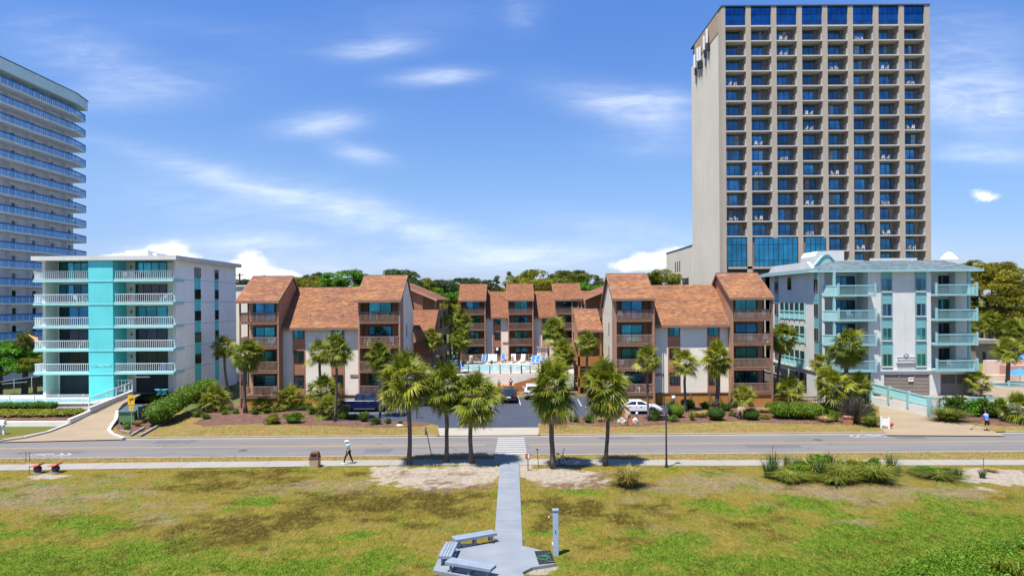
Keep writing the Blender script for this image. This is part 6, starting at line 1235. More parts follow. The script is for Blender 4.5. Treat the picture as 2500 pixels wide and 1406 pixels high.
def car(label, loc, rz, L, Wd, body, roofpts, belt, hood, pm, wheels, wr, bed=None, rim=None, name='parked_car', group=None):
    """front at +x; body = lower outline above the sills (x,z) from rear to front, roofpts = cabin profile"""
    root = thing(name, label, 'pickup truck' if bed else 'car', loc, rz, group); OFF[root.name] = Vector(); sill = .30; xr, xf = -L/2, L/2
    out = [(xr+.06, sill+.1)]
    for w in wheels: out += [(w-wr-.09, sill)]+arc(w, wr+.07, sill+.02)[1:-1]+[(w+wr+.09, sill)]
    out += [(xf-.08, sill+.05)]+[tuple(p) for p in reversed(body)]
    mb = MB(); mb.prism(out, 'y', -Wd/2, Wd/2)
    bd = mb.build('body', pm, root); bevel(bd, .07, 3)
    # cabin: profile narrowing to the roof
    (a0, a1, a2, a3), z1, z2 = roofpts, belt, hood; wb, wt = Wd/2-.05, Wd/2-.24
    lo = [(a0, -wb, z1), (a3, -wb, z1), (a3, wb, z1), (a0, wb, z1)]; hi = [(a1, -wt, z2), (a2, -wt, z2), (a2, wt, z2), (a1, wt, z2)]
    mb = MB(); mb.add(lo+hi, [(3, 2, 1, 0), (4, 5, 6, 7), (0, 1, 5, 4), (1, 2, 6, 5), (2, 3, 7, 6), (3, 0, 4, 7)]); cb = mb.build('cabin', pm, root); bevel(cb, .08, 3)
    def glass_face(A, B, C, D, u0, u1, v0, v1, nm):
        A, B, C, D = map(Vector, (A, B, C, D)); q = lambda u, v: (A*(1-u)+B*u)*(1-v)+(D*(1-u)+C*u)*v; n = (B-A).cross(D-A).normalized()*.012
        mb = MB(); mb.quad(q(u0, v0)+n, q(u1, v0)+n, q(u1, v1)+n, q(u0, v1)+n); mb.build(nm, car_glass, root)
    for sy, (A, B, C, D) in ((-1, (lo[0], lo[1], hi[1], hi[0])), (1, (lo[2], lo[3], hi[3], hi[2]))):
        for (u0, u1) in (((.12, .47), (.52, .86)) if sy < 0 else ((.14, .48), (.53, .88))): glass_face(A, B, C, D, u0, u1, .10, .84, 'side_window')
    glass_face(lo[1], lo[2], hi[2], hi[1], .08, .92, .1, .9, 'windscreen'); glass_face(lo[3], lo[0], hi[0], hi[3], .1, .9, .12, .86, 'rear_window')
    for w in wheels:
        for sy in (-1, 1):
            mb = MB(); y = sy*(Wd/2-.10); prof = [(wr*.62, -.11), (wr*.95, -.12), (wr, -.07), (wr, .07), (wr*.95, .12), (wr*.62, .11)]; n = 18
            for (r_, t) in prof: mb.v += [(w+r_*math.cos(2*math.pi*j/n), y+t, wr+r_*math.sin(2*math.pi*j/n)) for j in range(n)]
            for i in range(5): mb.f += [(i*n+j, i*n+(j+1) % n, (i+1)*n+(j+1) % n, (i+1)*n+j) for j in range(n)]
            mb.m = [0]*len(mb.f); wh = mb.build('wheel', tyre_m, root, smooth=True)
            mb = MB(); yy = y+sy*.085
            for k in range(5): t = k*2*math.pi/5; mb.bar((w, yy, wr), (w+wr*.6*math.cos(t), yy, wr+wr*.6*math.sin(t)), .05, .06)
            mb.tube([(w+wr*.62*math.cos(t*math.pi/9), yy, wr+wr*.62*math.sin(t*math.pi/9)) for t in range(19)], .025, 5, False); mb.build('rim', rim or rim_m, wh)
            mb = MB(); mb.tube([(w, y-sy*.05, wr), (w, y-sy*.06, wr)], wr*1.17, 16); mb.build('wheel_well', black, root)
    zb = body[0][1]
    for sy in (-1, 1):
        mb = MB(); mb.obox((xr+.05, sy*(Wd/2-.22), zb-.2), (.09, .36, .17)); bevel(mb.build('tail_lamp', lamp_red, root), .03); mb = MB(); mb.obox((xr+.2, sy*(Wd/2-.01), zb-.18), (.3, .04, .15)); mb.build('tail_lamp', lamp_red, root)
        zf_ = body[-1][1]; mb = MB(); mb.obox((xf-.07, sy*(Wd/2-.24), zf_-.14), (.1, .38, .14), 0); bevel(mb.build('headlight', lamp_clear, root), .03)
        mb = MB(); mb.obox((a3-.35, sy*(Wd/2+.08), z1+.1), (.1, .2, .15)); bevel(mb.build('mirror', pm, root), .03)
        for dx in (.28, .62): mb = MB(); mb.obox((a0+(a3-a0)*dx, sy*(Wd/2+.012), z1-.14), (.2, .03, .04)); mb.build('door_handle', chrome, root)
        mb = MB()
        for dx in (.06, .48, .9): mb.box(a0+(a3-a0)*dx-.008, a0+(a3-a0)*dx+.008, *sorted((sy*(Wd/2+.001), sy*(Wd/2+.004))), sill+.15, z1-.04)
        mb.build('door_gap', black, root)
    mb = MB(); mb.obox((xr-.02, 0, sill+.16), (.12, Wd-.2, .18)); bevel(mb.build('rear_bumper', black if bed is None and 'suv' in name else pm, root), .03)
    mb = MB(); mb.obox((xr-.02 if not bed else xr-.03, 0, zb-.32), (.02, .5, .15)); mb.build('number_plate', white, root)
    mb = MB(); mb.obox((xf-.01, 0, sill+.28), (.06, Wd*.55, .24)); mb.build('grille', black, root)
    if bed:
        mb = MB(); mb.box(xr+.12, bed, -Wd/2+.14, Wd/2-.14, zb-.05, zb+.012); mb.build('bed_cover', black, root)
        mb = MB(); mb.box(wheels[0]+wr+.25, wheels[1]-wr-.25, -Wd/2-.1, -Wd/2+.05, sill+.0, sill+.06); mb.build('running_board', chrome, root)
    return root
blue = paint('metallic_navy_paint', (.004, .009, .055)); wht = paint('white_car_paint', (.74, .75, .77)); blk = paint('black_car_paint', (.006, .007, .012))
b = g(890, 1005, .08); car('dark blue pickup parked before the left brown building', (b.x-.1, b.y+1.0, .08), R(0), 5.9, 2.05, [(-2.93, 1.18), (-2.85, 1.22), (-.9, 1.22), (1.2, 1.22), (2.7, 1.14), (2.93, .95)], (-1.05, -.85, .75, 1.55), 1.2, 1.93, blue, (-1.75, 1.9), .42, bed=-1.1, rim=rim_dk, name='pickup_truck')
b = g(1560, 1011, .08); car('white two door coupe parked by the right brown building', (b.x+.05, b.y+.95, .08), R(-2), 4.95, 1.85, [(-2.36, .98), (-2.2, 1.02), (-1.5, .98), (.85, .94), (2.0, .82), (2.34, .66)], (-1.95, -.75, .35, 1.55), .92, 1.38, wht, (-1.4, 1.42), .335, name='parked_car')
b = g(1242, 985, .08); car('black suv backed to the grass below the pool, seen from behind', (b.x, b.y+2.3, .08), R(90), 4.6, 1.92, [(-2.28, 1.06), (-2.1, 1.1), (1.0, 1.08), (2.0, 1.0), (2.28, .8)], (-2.15, -1.75, .35, 1.15), 1.06, 1.72, blk, (-1.4, 1.4), .37, name='parked_suv')
b = g(1300, 976, .08); car('white suv half hidden by the broad seaward palm', (b.x, b.y+2.3, .08), R(90), 4.6, 1.9, [(-2.28, 1.06), (-2.1, 1.1), (1.0, 1.08), (2.0, 1.0), (2.28, .8)], (-2.15, -1.75, .35, 1.15), 1.06, 1.70, wht, (-1.4, 1.4), .37, name='parked_suv')
b = g(1008, 992, .08); car('dark blue car mostly hidden behind the tall seaward palm', (b.x-.3, b.y+1.0, .08), R(180), 4.6, 1.85, [(-2.28, .95), (-2.1, 1.0), (1.0, .98), (2.0, .88), (2.28, .7)], (-1.8, -1.0, .45, 1.3), .96, 1.46, blue, (-1.4, 1.4), .335)
b = g(2420, 828); car('dark car parked by the low flat roofed house at far right', (X_(2408, 150), 150, 0), R(0), 4.6, 1.85, [(-2.28, .95), (-2.1, 1.0), (1.0, .98), (2.0, .88), (2.28, .7)], (-1.8, -1.0, .45, 1.3), .96, 1.46, blk, (-1.4, 1.4), .335)

# ---------------------------------------------------------------- people
def skinned(name, pts, edges, rad, mat, parent, sub=1):
    me = bpy.data.meshes.new(name); me.from_pydata([tuple(p) for p in pts], edges, []); me.materials.append(mat)
    o = bpy.data.objects.new(name, me); COL.objects.link(o); o.parent = parent
    sk = o.modifiers.new('skin', 'SKIN'); sk.use_smooth_shade = True
    if not me.skin_vertices: me.attributes.new('skin', 'FLOAT', 'POINT') if 0 else None
    if not len(me.skin_vertices):
        bm = bmesh.new(); bm.from_mesh(me); bm.verts.layers.skin.verify(); bm.to_mesh(me); bm.free()
    ly = me.skin_vertices[0].data
    for i, r in enumerate(rad): ly[i].radius = r if isinstance(r, tuple) else (r, r); ly[i].use_root = (i == 0)
    s = o.modifiers.new('sub', 'SUBSURF'); s.levels = sub; s.render_levels = sub
    return o
def person(label, loc, rz, pose, top, bottom, hair, skin_m=skin, hat=None, shoes=white, long_legs=None, sleeves=True, h=1.7, group=None, chest_bare=False):
    root = thing('person', label, 'person', loc, rz, group); OFF[root.name] = Vector(); J = {}
    V = Vector
    # joints in metres for a 1.7 m figure facing +x
    if pose in ('stand', 'walk', 'work'):
        lean = .05 if pose == 'walk' else (.22 if pose == 'work' else 0); J.update(pel=V((0, 0, .92)), spi=V((lean*.3, 0, 1.1)), che=V((lean*.8, 0, 1.3)), nec=V((lean*1.05, 0, 1.46)), hea=V((lean*1.3+.02, 0, 1.58)), top=V((lean*1.3+.02, 0, 1.68)))
        st = .3 if pose == 'walk' else .05
        for s, n in ((1, 'L'), (-1, 'R')):
            f = st*s; J['hip'+n] = V((0, s*.09, .88)); J['kne'+n] = V((f*.6+.04, s*.1, .48)); J['ank'+n] = V((f, s*.1, .09)); J['toe'+n] = V((f+.17, s*.11, .035))
            J['sho'+n] = J['che']+V((0, s*.18, .08)); 
            if pose == 'work': J['elb'+n] = J['sho'+n]+V((.16, s*.05, -.22)); J['han'+n] = J['elb'+n]+V((.24, -s*.04, -.06))
            else: J['elb'+n] = J['sho'+n]+V((-f*.35, s*.04, -.27)); J['han'+n] = J['elb'+n]+V((.12-f*.2, 0, -.2))
    elif pose == 'sit':
        J.update(pel=V((0, 0, .47)), spi=V((-.02, 0, .66)), che=V((0, 0, .86)), nec=V((.03, 0, 1.02)), hea=V((.05, 0, 1.14)), top=V((.05, 0, 1.24)))
        for s, n in ((1, 'L'), (-1, 'R')):
            J['hip'+n] = V((.04, s*.09, .47)); J['kne'+n] = V((.45, s*.12, .5)); J['ank'+n] = V((.5, s*.12, .1)); J['toe'+n] = V((.66, s*.13, .05)); J['sho'+n] = J['che']+V((0, s*.18, .08)); J['elb'+n] = J['sho'+n]+V((.08, s*.06, -.26)); J['han'+n] = J['elb'+n]+V((.2, -s*.05, -.06))
    elif pose == 'recline':
        J.update(pel=V((0, 0, .45)), spi=V((-.14, 0, .56)), che=V((-.3, 0, .72)), nec=V((-.4, 0, .86)), hea=V((-.46, 0, .97)), top=V((-.5, 0, 1.06)))
        for s, n in ((1, 'L'), (-1, 'R')):
            J['hip'+n] = V((.05, s*.09, .43)); J['kne'+n] = V((.46, s*.11, .52)); J['ank'+n] = V((.86, s*.11, .42)); J['toe'+n] = V((.93, s*.12, .54)); J['sho'+n] = J['che']+V((0, s*.18, .06)); J['elb'+n] = J['sho'+n]+V((.16, s*.1, -.2)); J['han'+n] = J['elb'+n]+V((.22, -s*.02, 0))
    k = h/1.7; J = {a: p*k for a, p in J.items()}
    names = ['pel', 'spi', 'che', 'nec', 'hea', 'top']; rad = [(.13, .10), (.12, .095), (.15, .10), .055, .092, .06]; pts = [J[n] for n in names]; ed = [(0, 1), (1, 2), (2, 3), (3, 4), (4, 5)]
    def put(p, r, par): pts.append(p); rad.append(r); ed.append((par, len(pts)-1)); return len(pts)-1
    nose = put(J['hea']+V((.105, 0, -.005)), .014, 4); put(J['hea']+V((0, .095, 0)), .018, 4); put(J['hea']+V((0, -.095, 0)), .018, 4)
    for n, s in (('L', 1), ('R', -1)):
        a = put(J['sho'+n], .06, 2); e = put(J['elb'+n], .042, a); w = put(J['han'+n], .03, e); d = (J['han'+n]-J['elb'+n]).normalized(); pm_ = put(J['han'+n]+d*.06, (.038, .018), w); sd = d.cross(V((0, 0, 1)))
        sd = sd.normalized() if sd.length > .1 else V((0, 1, 0))
        for i, L in enumerate((.07, .08, .075, .06)): f0 = put(J['han'+n]+d*.10+sd*(.028-.018*i), .0095, pm_); put(J['han'+n]+d*(.10+L)+sd*(.032-.02*i)+V((0, 0, -.02)), .007, f0)
        th = put(J['han'+n]+d*.03+sd*.045, .011, w); put(J['han'+n]+d*.08+sd*.06, .008, th)
        hp = put(J['hip'+n], .085, 0); kn = put(J['kne'+n], .058, hp); an = put(J['ank'+n], .038, kn); put(J['toe'+n], (.04, .025), an)
    skinned('body', pts, ed, rad, skin_m, root)
    def wear(nm, seq, rads, m): 
        P_ = []; E = []; Rr = []
        for chain in seq:
            prev = None
            for (jn, r) in chain:
                if jn in [q[0] for q in P_]: i = [q[0] for q in P_].index(jn)
                else: P_.append((jn, J[jn] if isinstance(jn, str) else jn)); Rr.append(r); i = len(P_)-1
                if prev is not None: E.append((prev, i))
                prev = i
        skinned(nm, [q[1] for q in P_], E, Rr, m, root)
    J['sleL'] = J['sho'+'L'].lerp(J['elbL'], .8); J['sleR'] = J['shoR'].lerp(J['elbR'], .8); J['wai'] = J['pel']+(J['spi']-J['pel'])*.1
    if not chest_bare: wear('shirt', [[('che', (.175, .125)), ('spi', (.15, .12)), ('wai', (.16, .125))], [('che', 0), ('shoL', .078), ('sleL', .062)], [('che', 0), ('shoR', .078), ('sleR', .062)]], 0, top)
    for n in 'LR': J['cuf'+n] = J['kne'+n] if not long_legs else J['ank'+n].lerp(J['kne'+n], .08)
    if long_legs: wear('trousers', [[('pel', (.15, .115)), ('hipL', .1), ('kneL', .07), ('cufL', .052)], [('pel', 0), ('hipR', .1), ('kneR', .07), ('cufR', .052)]], 0, bottom)
    else: wear('shorts', [[('pel', (.155, .12)), ('hipL', .105), ('cufL', .085)], [('pel', 0), ('hipR', .105), ('cufR', .085)]], 0, bottom)
    c = J['hea']+V((-.012, 0, .035)); mb = MB(); mb.ball((0, 0, 0), .108*k, 12, 1.0); mb.v = [(v[0]+c.x, v[1]+c.y, max(v[2], -.05 if v[0] < .03 else .035)+c.z) for v in mb.v]; mb.build('hair' if not hat else 'cap', hair, root, smooth=True)
    if hat: mb = MB(); mb.lathe([(.02, 0), (.17, -.01), (.17, .004), (.02, .02)], (c.x+.06, c.y, c.z+.03), 14); mb.build('brim', hair, root)
    for s in (-1, 1): mb = MB(); mb.ball(J['hea']+V((.088, s*.032, .01)), .011, 6); mb.build('eye', black, root)
    mb = MB(); mb.obox(J['hea']+V((.088, 0, -.045)), (.012, .045, .012)); mb.build('mouth', mk('lip_tone', (.34, .13, .11), .6) if 'lip_tone' not in MATS else MATS['lip_tone'], root)
    for n in 'LR':
        a, t = J['ank'+n], J['toe'+n]; mb = MB(); d = (t-a); mb.obox(a+d*.45+V((0, 0, -.02)), (.27, .1, .09), 0, 0, 0 if pose != 'recline' else R(-60)); bevel(mb.build('shoe', shoes, root), .03)
    return root
cl_teal = mk('teal_tunic', (.04, .56, .48), .8, .1); cl_black = mk('black_leggings', (.02, .02, .024), .8, .1); cl_white = mk('white_cloth', (.75, .74, .78), .8, .06); cl_blue = mk('royal_blue_shirt', (.05, .19, .62), .8, .1); cl_navy = mk('navy_shorts', (.012, .016, .04), .8, .1); hair_dk = mk('dark_hair', (.025, .018, .014), .7, .1); cl_grey = mk('grey_purple_shirt', (.12, .11, .15), .8, .1); hair_bl = mk('light_hair', (.36, .27, .16), .7, .1)
b = g(851, 1132, .075); wk = person('person walking on the sidewalk in a white cap, teal tunic and black leggings', b, R(180), 'walk', cl_teal, cl_black, cl_white, hat=1, long_legs=1, h=1.74)
bg = thing('shoulder_bag', 'pale shoulder wrap carried by the person walking on the sidewalk', 'bag', (b.x, b.y, 0)); mb = MB(); mb.lathe([(.19, 1.37), (.20, 1.43), (.13, 1.5), (.08, 1.51)], (b.x-.02, b.y, .075), 14, 1, 1.15); mb.build('wrap', mk('lavender_cloth', (.42, .38, .60), .8, .08), bg)
b = g(2410, 1052, .055); wm = person('person in a blue shirt and dark shorts seen from behind, trimming the verge', b, R(80), 'work', cl_blue, cl_navy, hair_dk, h=1.78, shoes=black)
t = thing('string_trimmer', 'thin string trimmer held by the person in the blue shirt', 'garden tool', b); c = b+Vector((.05, .45, 1.05)); mb = MB(); mb.tube([c, c+Vector((-.35, .25, -.45)), c+Vector((-.95, .3, -.98))], .018, 6); mb.build('shaft', dk_metal, t); mb = MB(); mb.obox(c+Vector((.05, -.03, .05)), (.25, .2, .18)); mb.build('engine', red_or, t); mb = MB(); mb.lathe([(.06, 0), (.13, .03), (.05, .08)], c+Vector((-.97, .3, -1.03)), 10); mb.build('cutting_head', black, t)

# ---------------------------------------------------------------- beach front furniture
def bench(label, c, rz, L, Wd=.52):
    root = thing('slatted_bench', label, 'bench', c, rz, 'slatted benches on the beach deck'); OFF[root.name] = Vector(); h = .46
    mb = MB()
    for i in range(4): y = -Wd/2+(Wd-.115)*i/3; mb.box(-L/2, L/2, y, y+.115, h-.05, h)
    bevel(mb.build('seat', bench_m, root), .008)
    mb = MB()
    for y in (-Wd/2-.035, Wd/2+.003): mb.box(-L/2-.03, L/2+.03, y, y+.032, h-.13, h+.004)
    for x in (-L/2-.033, L/2+.003): mb.box(x, x+.03, -Wd/2-.003, Wd/2+.003, h-.13, h+.003)
    bevel(mb.build('apron', bench_m, root), .006)
    for x in (-L/2+.2, 0, L/2-.2):
        mb = MB(); 
        for y in (-Wd/2+.06, Wd/2-.14): mb.box(x-.045, x+.045, y, y+.08, 0, h-.051)
        mb.box(x-.04, x+.04, -Wd/2+.141, Wd/2-.141, h-.16, h-.055); mb.build('leg', bench_m, root)
    return root
Zd = .2
def bench_px(label, p, q, w=.52):                # the two ends of the seat's middle line
    a, b = g(*p, Zd+.46), g(*q, Zd+.46); d = b-a; m = (a+b)/2; return bench(label, (m.x, m.y, Zd), math.atan2(d.y, d.x), d.length, w)
bench_px('blue grey bench nearest the boardwalk on the beach deck', (1109, 1312.5), (1206, 1296)); bench_px('middle blue grey bench with slats running away from the camera', (1086, 1356), (1103, 1322)); bench_px('nearest blue grey bench on the beach deck, cut close to the frame', (1095, 1365), (1203, 1383))
b = g(1357, 1354, .05); sp = thing('shower_post', 'tall blue grey square shower post beside the beach deck', 'shower post', b); mb = MB(); mb.box(b.x-.13, b.x+.13, b.y-.11, b.y+.11, 0, 2.12); bevel(mb.build('post', mk('pale_blue_post_paint', (.30, .39, .47), .6, .08), sp), .01)
mb = MB(); mb.box(b.x-.155, b.x+.155, b.y-.135, b.y+.135, 2.121, 2.21); bevel(mb.build('cap', bench_m, sp), .02); mb = MB(); mb.tube([b+Vector((-.13, 0, 1.9)), b+Vector((-.22, -.02, 1.92)), b+Vector((-.30, -.02, 1.82))], .022, 6); mb.ball(b+Vector((-.31, -.02, 1.79)), .04, 8); mb.build('shower_head', chrome, sp); mb = MB(); mb.obox(b+Vector((-.02, -.125, 1.15)), (.03, .03, .09)); mb.build('valve', dk_metal, sp); mb = MB(); mb.obox(b+Vector((-.15, -.05, .55)), (.05, .07, .12)); mb.build('tap', steel_wht, sp)
c = [g(*p, .21) for p in ((1305, 1345), (1344, 1343), (1355, 1373), (1316, 1377))]; mt = thing('drain_mat', 'black square drain mat beside the shower post', 'mat', (c[0]+c[2])/2); mb = MB(); mb.prism([(p.x, p.y) for p in c], 'z', .195, .225); mb.build('mat', black, mt); mb = MB(); 
for i in range(1, 5): a, d_ = c[0].lerp(c[1], i/5), c[3].lerp(c[2], i/5); mb.bar((a.x, a.y, .227), (d_.x, d_.y, .227), .015, .006)
mb.build('rib', mk('dark_grey_rubber', (.06, .06, .065), .7), mt)
hp = [b+Vector((-.16, -.06, .5)), b+Vector((-.22, -.12, .36)), b+Vector((-.24, -.3, .24))]; cc = g(1327, 1362, .24)
for i in range(15): t_ = 2.2-i*.55; hp.append(Vector((cc.x+.27*math.cos(t_)*(1+.04*i/3), cc.y+.2*math.sin(t_), .245+.004*i)))
hp += [cc+Vector((.1, -.34, .01)), cc+Vector((.42, -.42, .01)), cc+Vector((.56, -.34, .01))]
mb = MB(); mb.tube(hp, .011, 6); h_ = mb.build('garden_hose', mk('green_hose', (.03, .26, .11), .45, .08), smooth=True); tag(h_, 'thin green hose coiled on the black drain mat', 'hose')
b = g(769, 1139, .05); tb = thing('litter_bin', 'tan square litter bin with a brown hooded lid beside the sidewalk', 'litter bin', b); mb = MB(); mb.box(b.x-.33, b.x+.33, b.y-.33, b.y+.33, 0, .68); bevel(mb.build('body', mk('tan_aggregate', (.40, .29, .18), .95, .2, 4, 30, .3), tb), .03)
rust = mk('brown_bin_lid', (.13, .045, .032), .6, .12); mb = MB(); mb.box(b.x-.36, b.x+.36, b.y-.36, b.y+.36, .681, .77); mb.add([(b.x-.34, b.y-.34, .77), (b.x+.34, b.y-.34, .77), (b.x+.34, b.y+.34, .77), (b.x-.34, b.y+.34, .77), (b.x-.27, b.y-.24, 1.14), (b.x+.27, b.y-.24, 1.14), (b.x+.27, b.y+.24, 1.14), (b.x-.27, b.y+.24, 1.14)], [(4, 5, 6, 7), (0, 1, 5, 4), (1, 2, 6, 5), (2, 3, 7, 6), (3, 0, 4, 7)]); bevel(mb.build('lid', rust, tb), .03); mb = MB(); mb.obox((b.x, b.y-.315, .97), (.36, .03, .16), 0, R(-15)); mb.build('opening', black, tb); mb = MB(); mb.obox((b.x, b.y-.33, 1.07), (.4, .05, .03), 0, R(-15)); mb.build('flap', rust, tb)
for (px, py, l) in ((92, 1153, 'faded red topped ball stool beside the sidewalk, the one nearer the stakes'), (136, 1152, 'faded red topped ball stool beside the sidewalk, farther from the stakes')):
    b = g(px, py, .07); s = thing('ball_stool', l, 'stool', b, group='ball stools by the sidewalk'); mb = MB(); mb.lathe([(.36, 0), (.36, .03)], b, 18); mb.build('pad', conc, s); mb = MB(); mb.ball(b+Vector((0, 0, .27)), .27, 16, .92); mb.build('ball_base', mk('brown_ball_paint', (.085, .055, .05), .6, .2, 3) if 'brown_ball_paint' not in MATS else MATS['brown_ball_paint'], s, smooth=True)
    prof = [(-.42, .50), (-.2, .52), (.12, .55), (.24, .62), (.36, .72), (.40, .70), (.27, .56), (.14, .49), (-.2, .46), (-.42, .45)]; mb = MB(); mb.prism([(b.x+p[0], b.z+p[1]) for p in prof], 'y', b.y-.32, b.y+.32); bevel(mb.build('seat', red_or, s), .03)
GS = 'thin survey stakes on the verge'
for (px, py, top, l) in ((63, 1127, 1104, 'brown stake left of the pair on the left verge'), (72, 1127, 1105, 'brown stake right of the pair on the left verge'), (71, 1157, 1137, 'rusty stake beside the ball stools'), (1886, 1118, 1088, 'thin stake left of the dune thicket'), (2023, 1116, 1100, 'thin stake behind the dune thicket'), (2401, 1148, 1118, 'thin stake on the far right sand')):
    b = g(px, py, .05); mb = MB(); mb.tube([b, b+Vector((.02, 0, (py-top)*b.y/K))], .022, 5); s = mb.build('marker_stake', mk('rusty_stake', (.14, .05, .03), .8, .1) if 'rusty_stake' not in MATS else MATS['rusty_stake']); tag(s, l, 'stake', GS)
def lamp(label, px, py, top, globe=False, Y=None, z0=.06, r=.05):
    b = g(px, py, z0) if Y is None else Vector((X_(px, Y, py), Y, z0)); h = Z_(top, b.y, px)-z0; s = thing('street_lamp' if not globe else 'globe_lamp', label, 'lamp', b, group=None if not globe else 'white globe lamps in the grounds')
    if not globe:
        mb = MB(); mb.lathe([(.13, 0), (.13, .08), (.08, .3), (.065, .9), (.05, h-.75), (.07, h-.68)], b, 10); mb.build('pole', dk_metal, s); mb = MB(); mb.lathe([(.08, h-.68), (.17, h-.35), (.17, h-.3)], b, 8); mb.build('lantern', mk('lantern_glass', (.30, .33, .36), .2, .1) if 'lantern_glass' not in MATS else MATS['lantern_glass'], s); mb = MB(); mb.lathe([(.22, h-.30), (.14, h-.14), (.05, h-.08), (.03, h)], b, 8); mb.build('lantern_cap', dk_metal, s)
    else: mb = MB(); mb.lathe([(r*1.6, 0), (r, .15), (r, h-.34)], b, 8); mb.build('pole', dk_metal, s); mb = MB(); mb.ball(b+Vector((0, 0, h-.18)), .22, 14); mb.build('globe', MATS['lamp_globe'], s, smooth=True)
    return s
mk('lamp_globe', (.82, .82, .80), .35, .03)
lamp('slim black lantern street lamp at the sidewalk', 1627, 1140, 984)
for (px, py, top, Y, z, l) in ((1645, 1000, 966, None, .06, 'white globe lamp among the shrubs by the coupe'), (2105, 1020, 972, 73, .06, 'white globe lamp in the bare grey shrub'), (1018, 1021, 976, None, .08, 'globe lamp by the parking edge behind the tall seaward palm'), (1107, 892, 866, 97, 1.0, 'globe lamp at the left end of the pool deck'), (1067, 892, 866, 90, .1, 'globe lamp beside the shaded stair link'), (1214, 872, 850, 112, 2.0, 'globe lamp behind the pool before the rear building'), (1072, 850, 834, 110, 1, 'high globe lamp beyond the left stair link'), (1062, 905, 890, 86, .1, 'low globe lamp under the palm by the stair link')): lamp(l, px, py, top, True, Y, z)
# signs
def post_sign(name, label, px, py, top, w, h, board_m, tilt=(0, 0), post_m=None, shape=None, cat='sign', r=.035):
    b = g(px, py, .06); hh = (py-top)*b.y/K; s = thing(name, label, cat, b); e = b+Vector((tilt[0], tilt[1], hh)); mb = MB(); mb.tube([b, e], r, 6); mb.build('post', post_m or chrome, s); c = e-Vector((0, .04, h/2)); mb = MB()
    if shape == 'diamond': q = w/2*1.414; mb.prism([(c.x-q, c.z), (c.x, c.z-q), (c.x+q, c.z), (c.x, c.z+q)], 'y', c.y-.02, c.y)
    elif shape == 'oct': mb.prism([(c.x+w/2*math.cos(t), c.z+w/2*math.sin(t)) for t in [R(22.5+45*i) for i in range(8)]], 'y', c.y-.02, c.y)
    else: mb.obox(c, (w, .025, h))
    bd = mb.build('board', board_m, s); return s, bd, c
yel = mk('yellow_sign_sheet', (.72, .42, .02), .5, .05)
s, bd, c = post_sign('turn_sign', 'yellow diamond turn sign with a small plate by the wooden bin screen', 321, 1056, 964, .62, .88, yel, (.02, 0)); mb = MB(); mb.bar((c.x-.1, c.y-.03, c.z-.2), (c.x-.1, c.y-.03, c.z+.08), .07, .02); mb.bar((c.x-.13, c.y-.03, c.z+.08), (c.x+.12, c.y-.03, c.z+.08), .02, .07); mb.prism([(c.x+.1, c.z+.18), (c.x+.25, c.z+.08), (c.x+.1, c.z-.02)], 'y', c.y-.035, c.y-.022); mb.build('arrow', black, bd)
mb = MB(); mb.obox((c.x, c.y, c.z-.78), (.42, .02, .42)); p2 = mb.build('speed_plate', yel, s); text('15', .2, black, p2, (c.x, c.y-.014, c.z-.78), (R(90), 0, 0), .004)
s, bd, c = post_sign('brown_sign', 'brown wooden sign back beside the boardwalk, on a single post', 1289, 1148, 1106, .36, .42, orange_wood, post_m=orange_wood, r=.045); mb = MB(); mb.obox(c+Vector((.05, -.02, .02)), (.1, .012, .3)); mb.build('notice', white, bd)
post_sign('leaning_sign', 'grey road sign seen edge on, leaning left by the road', 1053, 1109, 1042, .14, .62, mk('grey_sign_back', (.20, .19, .18), .5, .1), (-.42, 0), dk_metal)
b = g(1315, 1141, .06); s = thing('path_light', 'short dark reading light post beside the boardwalk', 'post light', b); mb = MB(); mb.tube([b, b+Vector((-.09, 0, 1.25))], .025, 6); mb.build('post', dk_metal, s); mb = MB(); mb.obox(b+Vector((-.09, -.02, 1.3)), (.2, .12, .06), 0, 0, R(20)); mb.build('head', dk_metal, s)
post_sign('parking_sign', 'white parking notice behind the broad seaward palm', 1361, 1030, 986, .34, .62, white); s, bd, c = post_sign('parking_sign', 'thin pole with a small pale sign at the right lot corner', 1399, 1048, 1000, .2, .34, white)
# bicycle behind the palm
b = g(1363, 1140, .07); s = thing('bicycle', 'dark bicycle leaning behind the trunk of the broad seaward palm', 'bicycle', b)
for dy in (-.0, 1.0):
    mb = MB(); c = b+Vector((-.15+dy*.55, .3+dy*.35, .33)); mb.tube([c+Vector((.31*math.cos(t*math.pi/8)*.9, .31*math.cos(t*math.pi/8)*.45, .31*math.sin(t*math.pi/8))) for t in range(17)], .025, 5, False); mb.build('wheel', tyre_m, s)
mb = MB(); q = b+Vector((.1, .5, 0)); mb.tube([q+Vector((-.25, -.2, .33)), q+Vector((.0, 0, .35)), q+Vector((.3, .15, .85)), q+Vector((-.1, -.06, .8)), q+Vector((0, 0, .35))], .02, 5); mb.tube([q+Vector((.3, .15, .33)), q+Vector((.3, .15, 1.0)), q+Vector((.42, .1, 1.15)), q+Vector((.34, .1, 1.22))], .025, 5); mb.build('frame', black, s); mb = MB(); mb.obox(q+Vector((-.12, -.06, .87)), (.24, .14, .06)); mb.build('saddle', black, s)
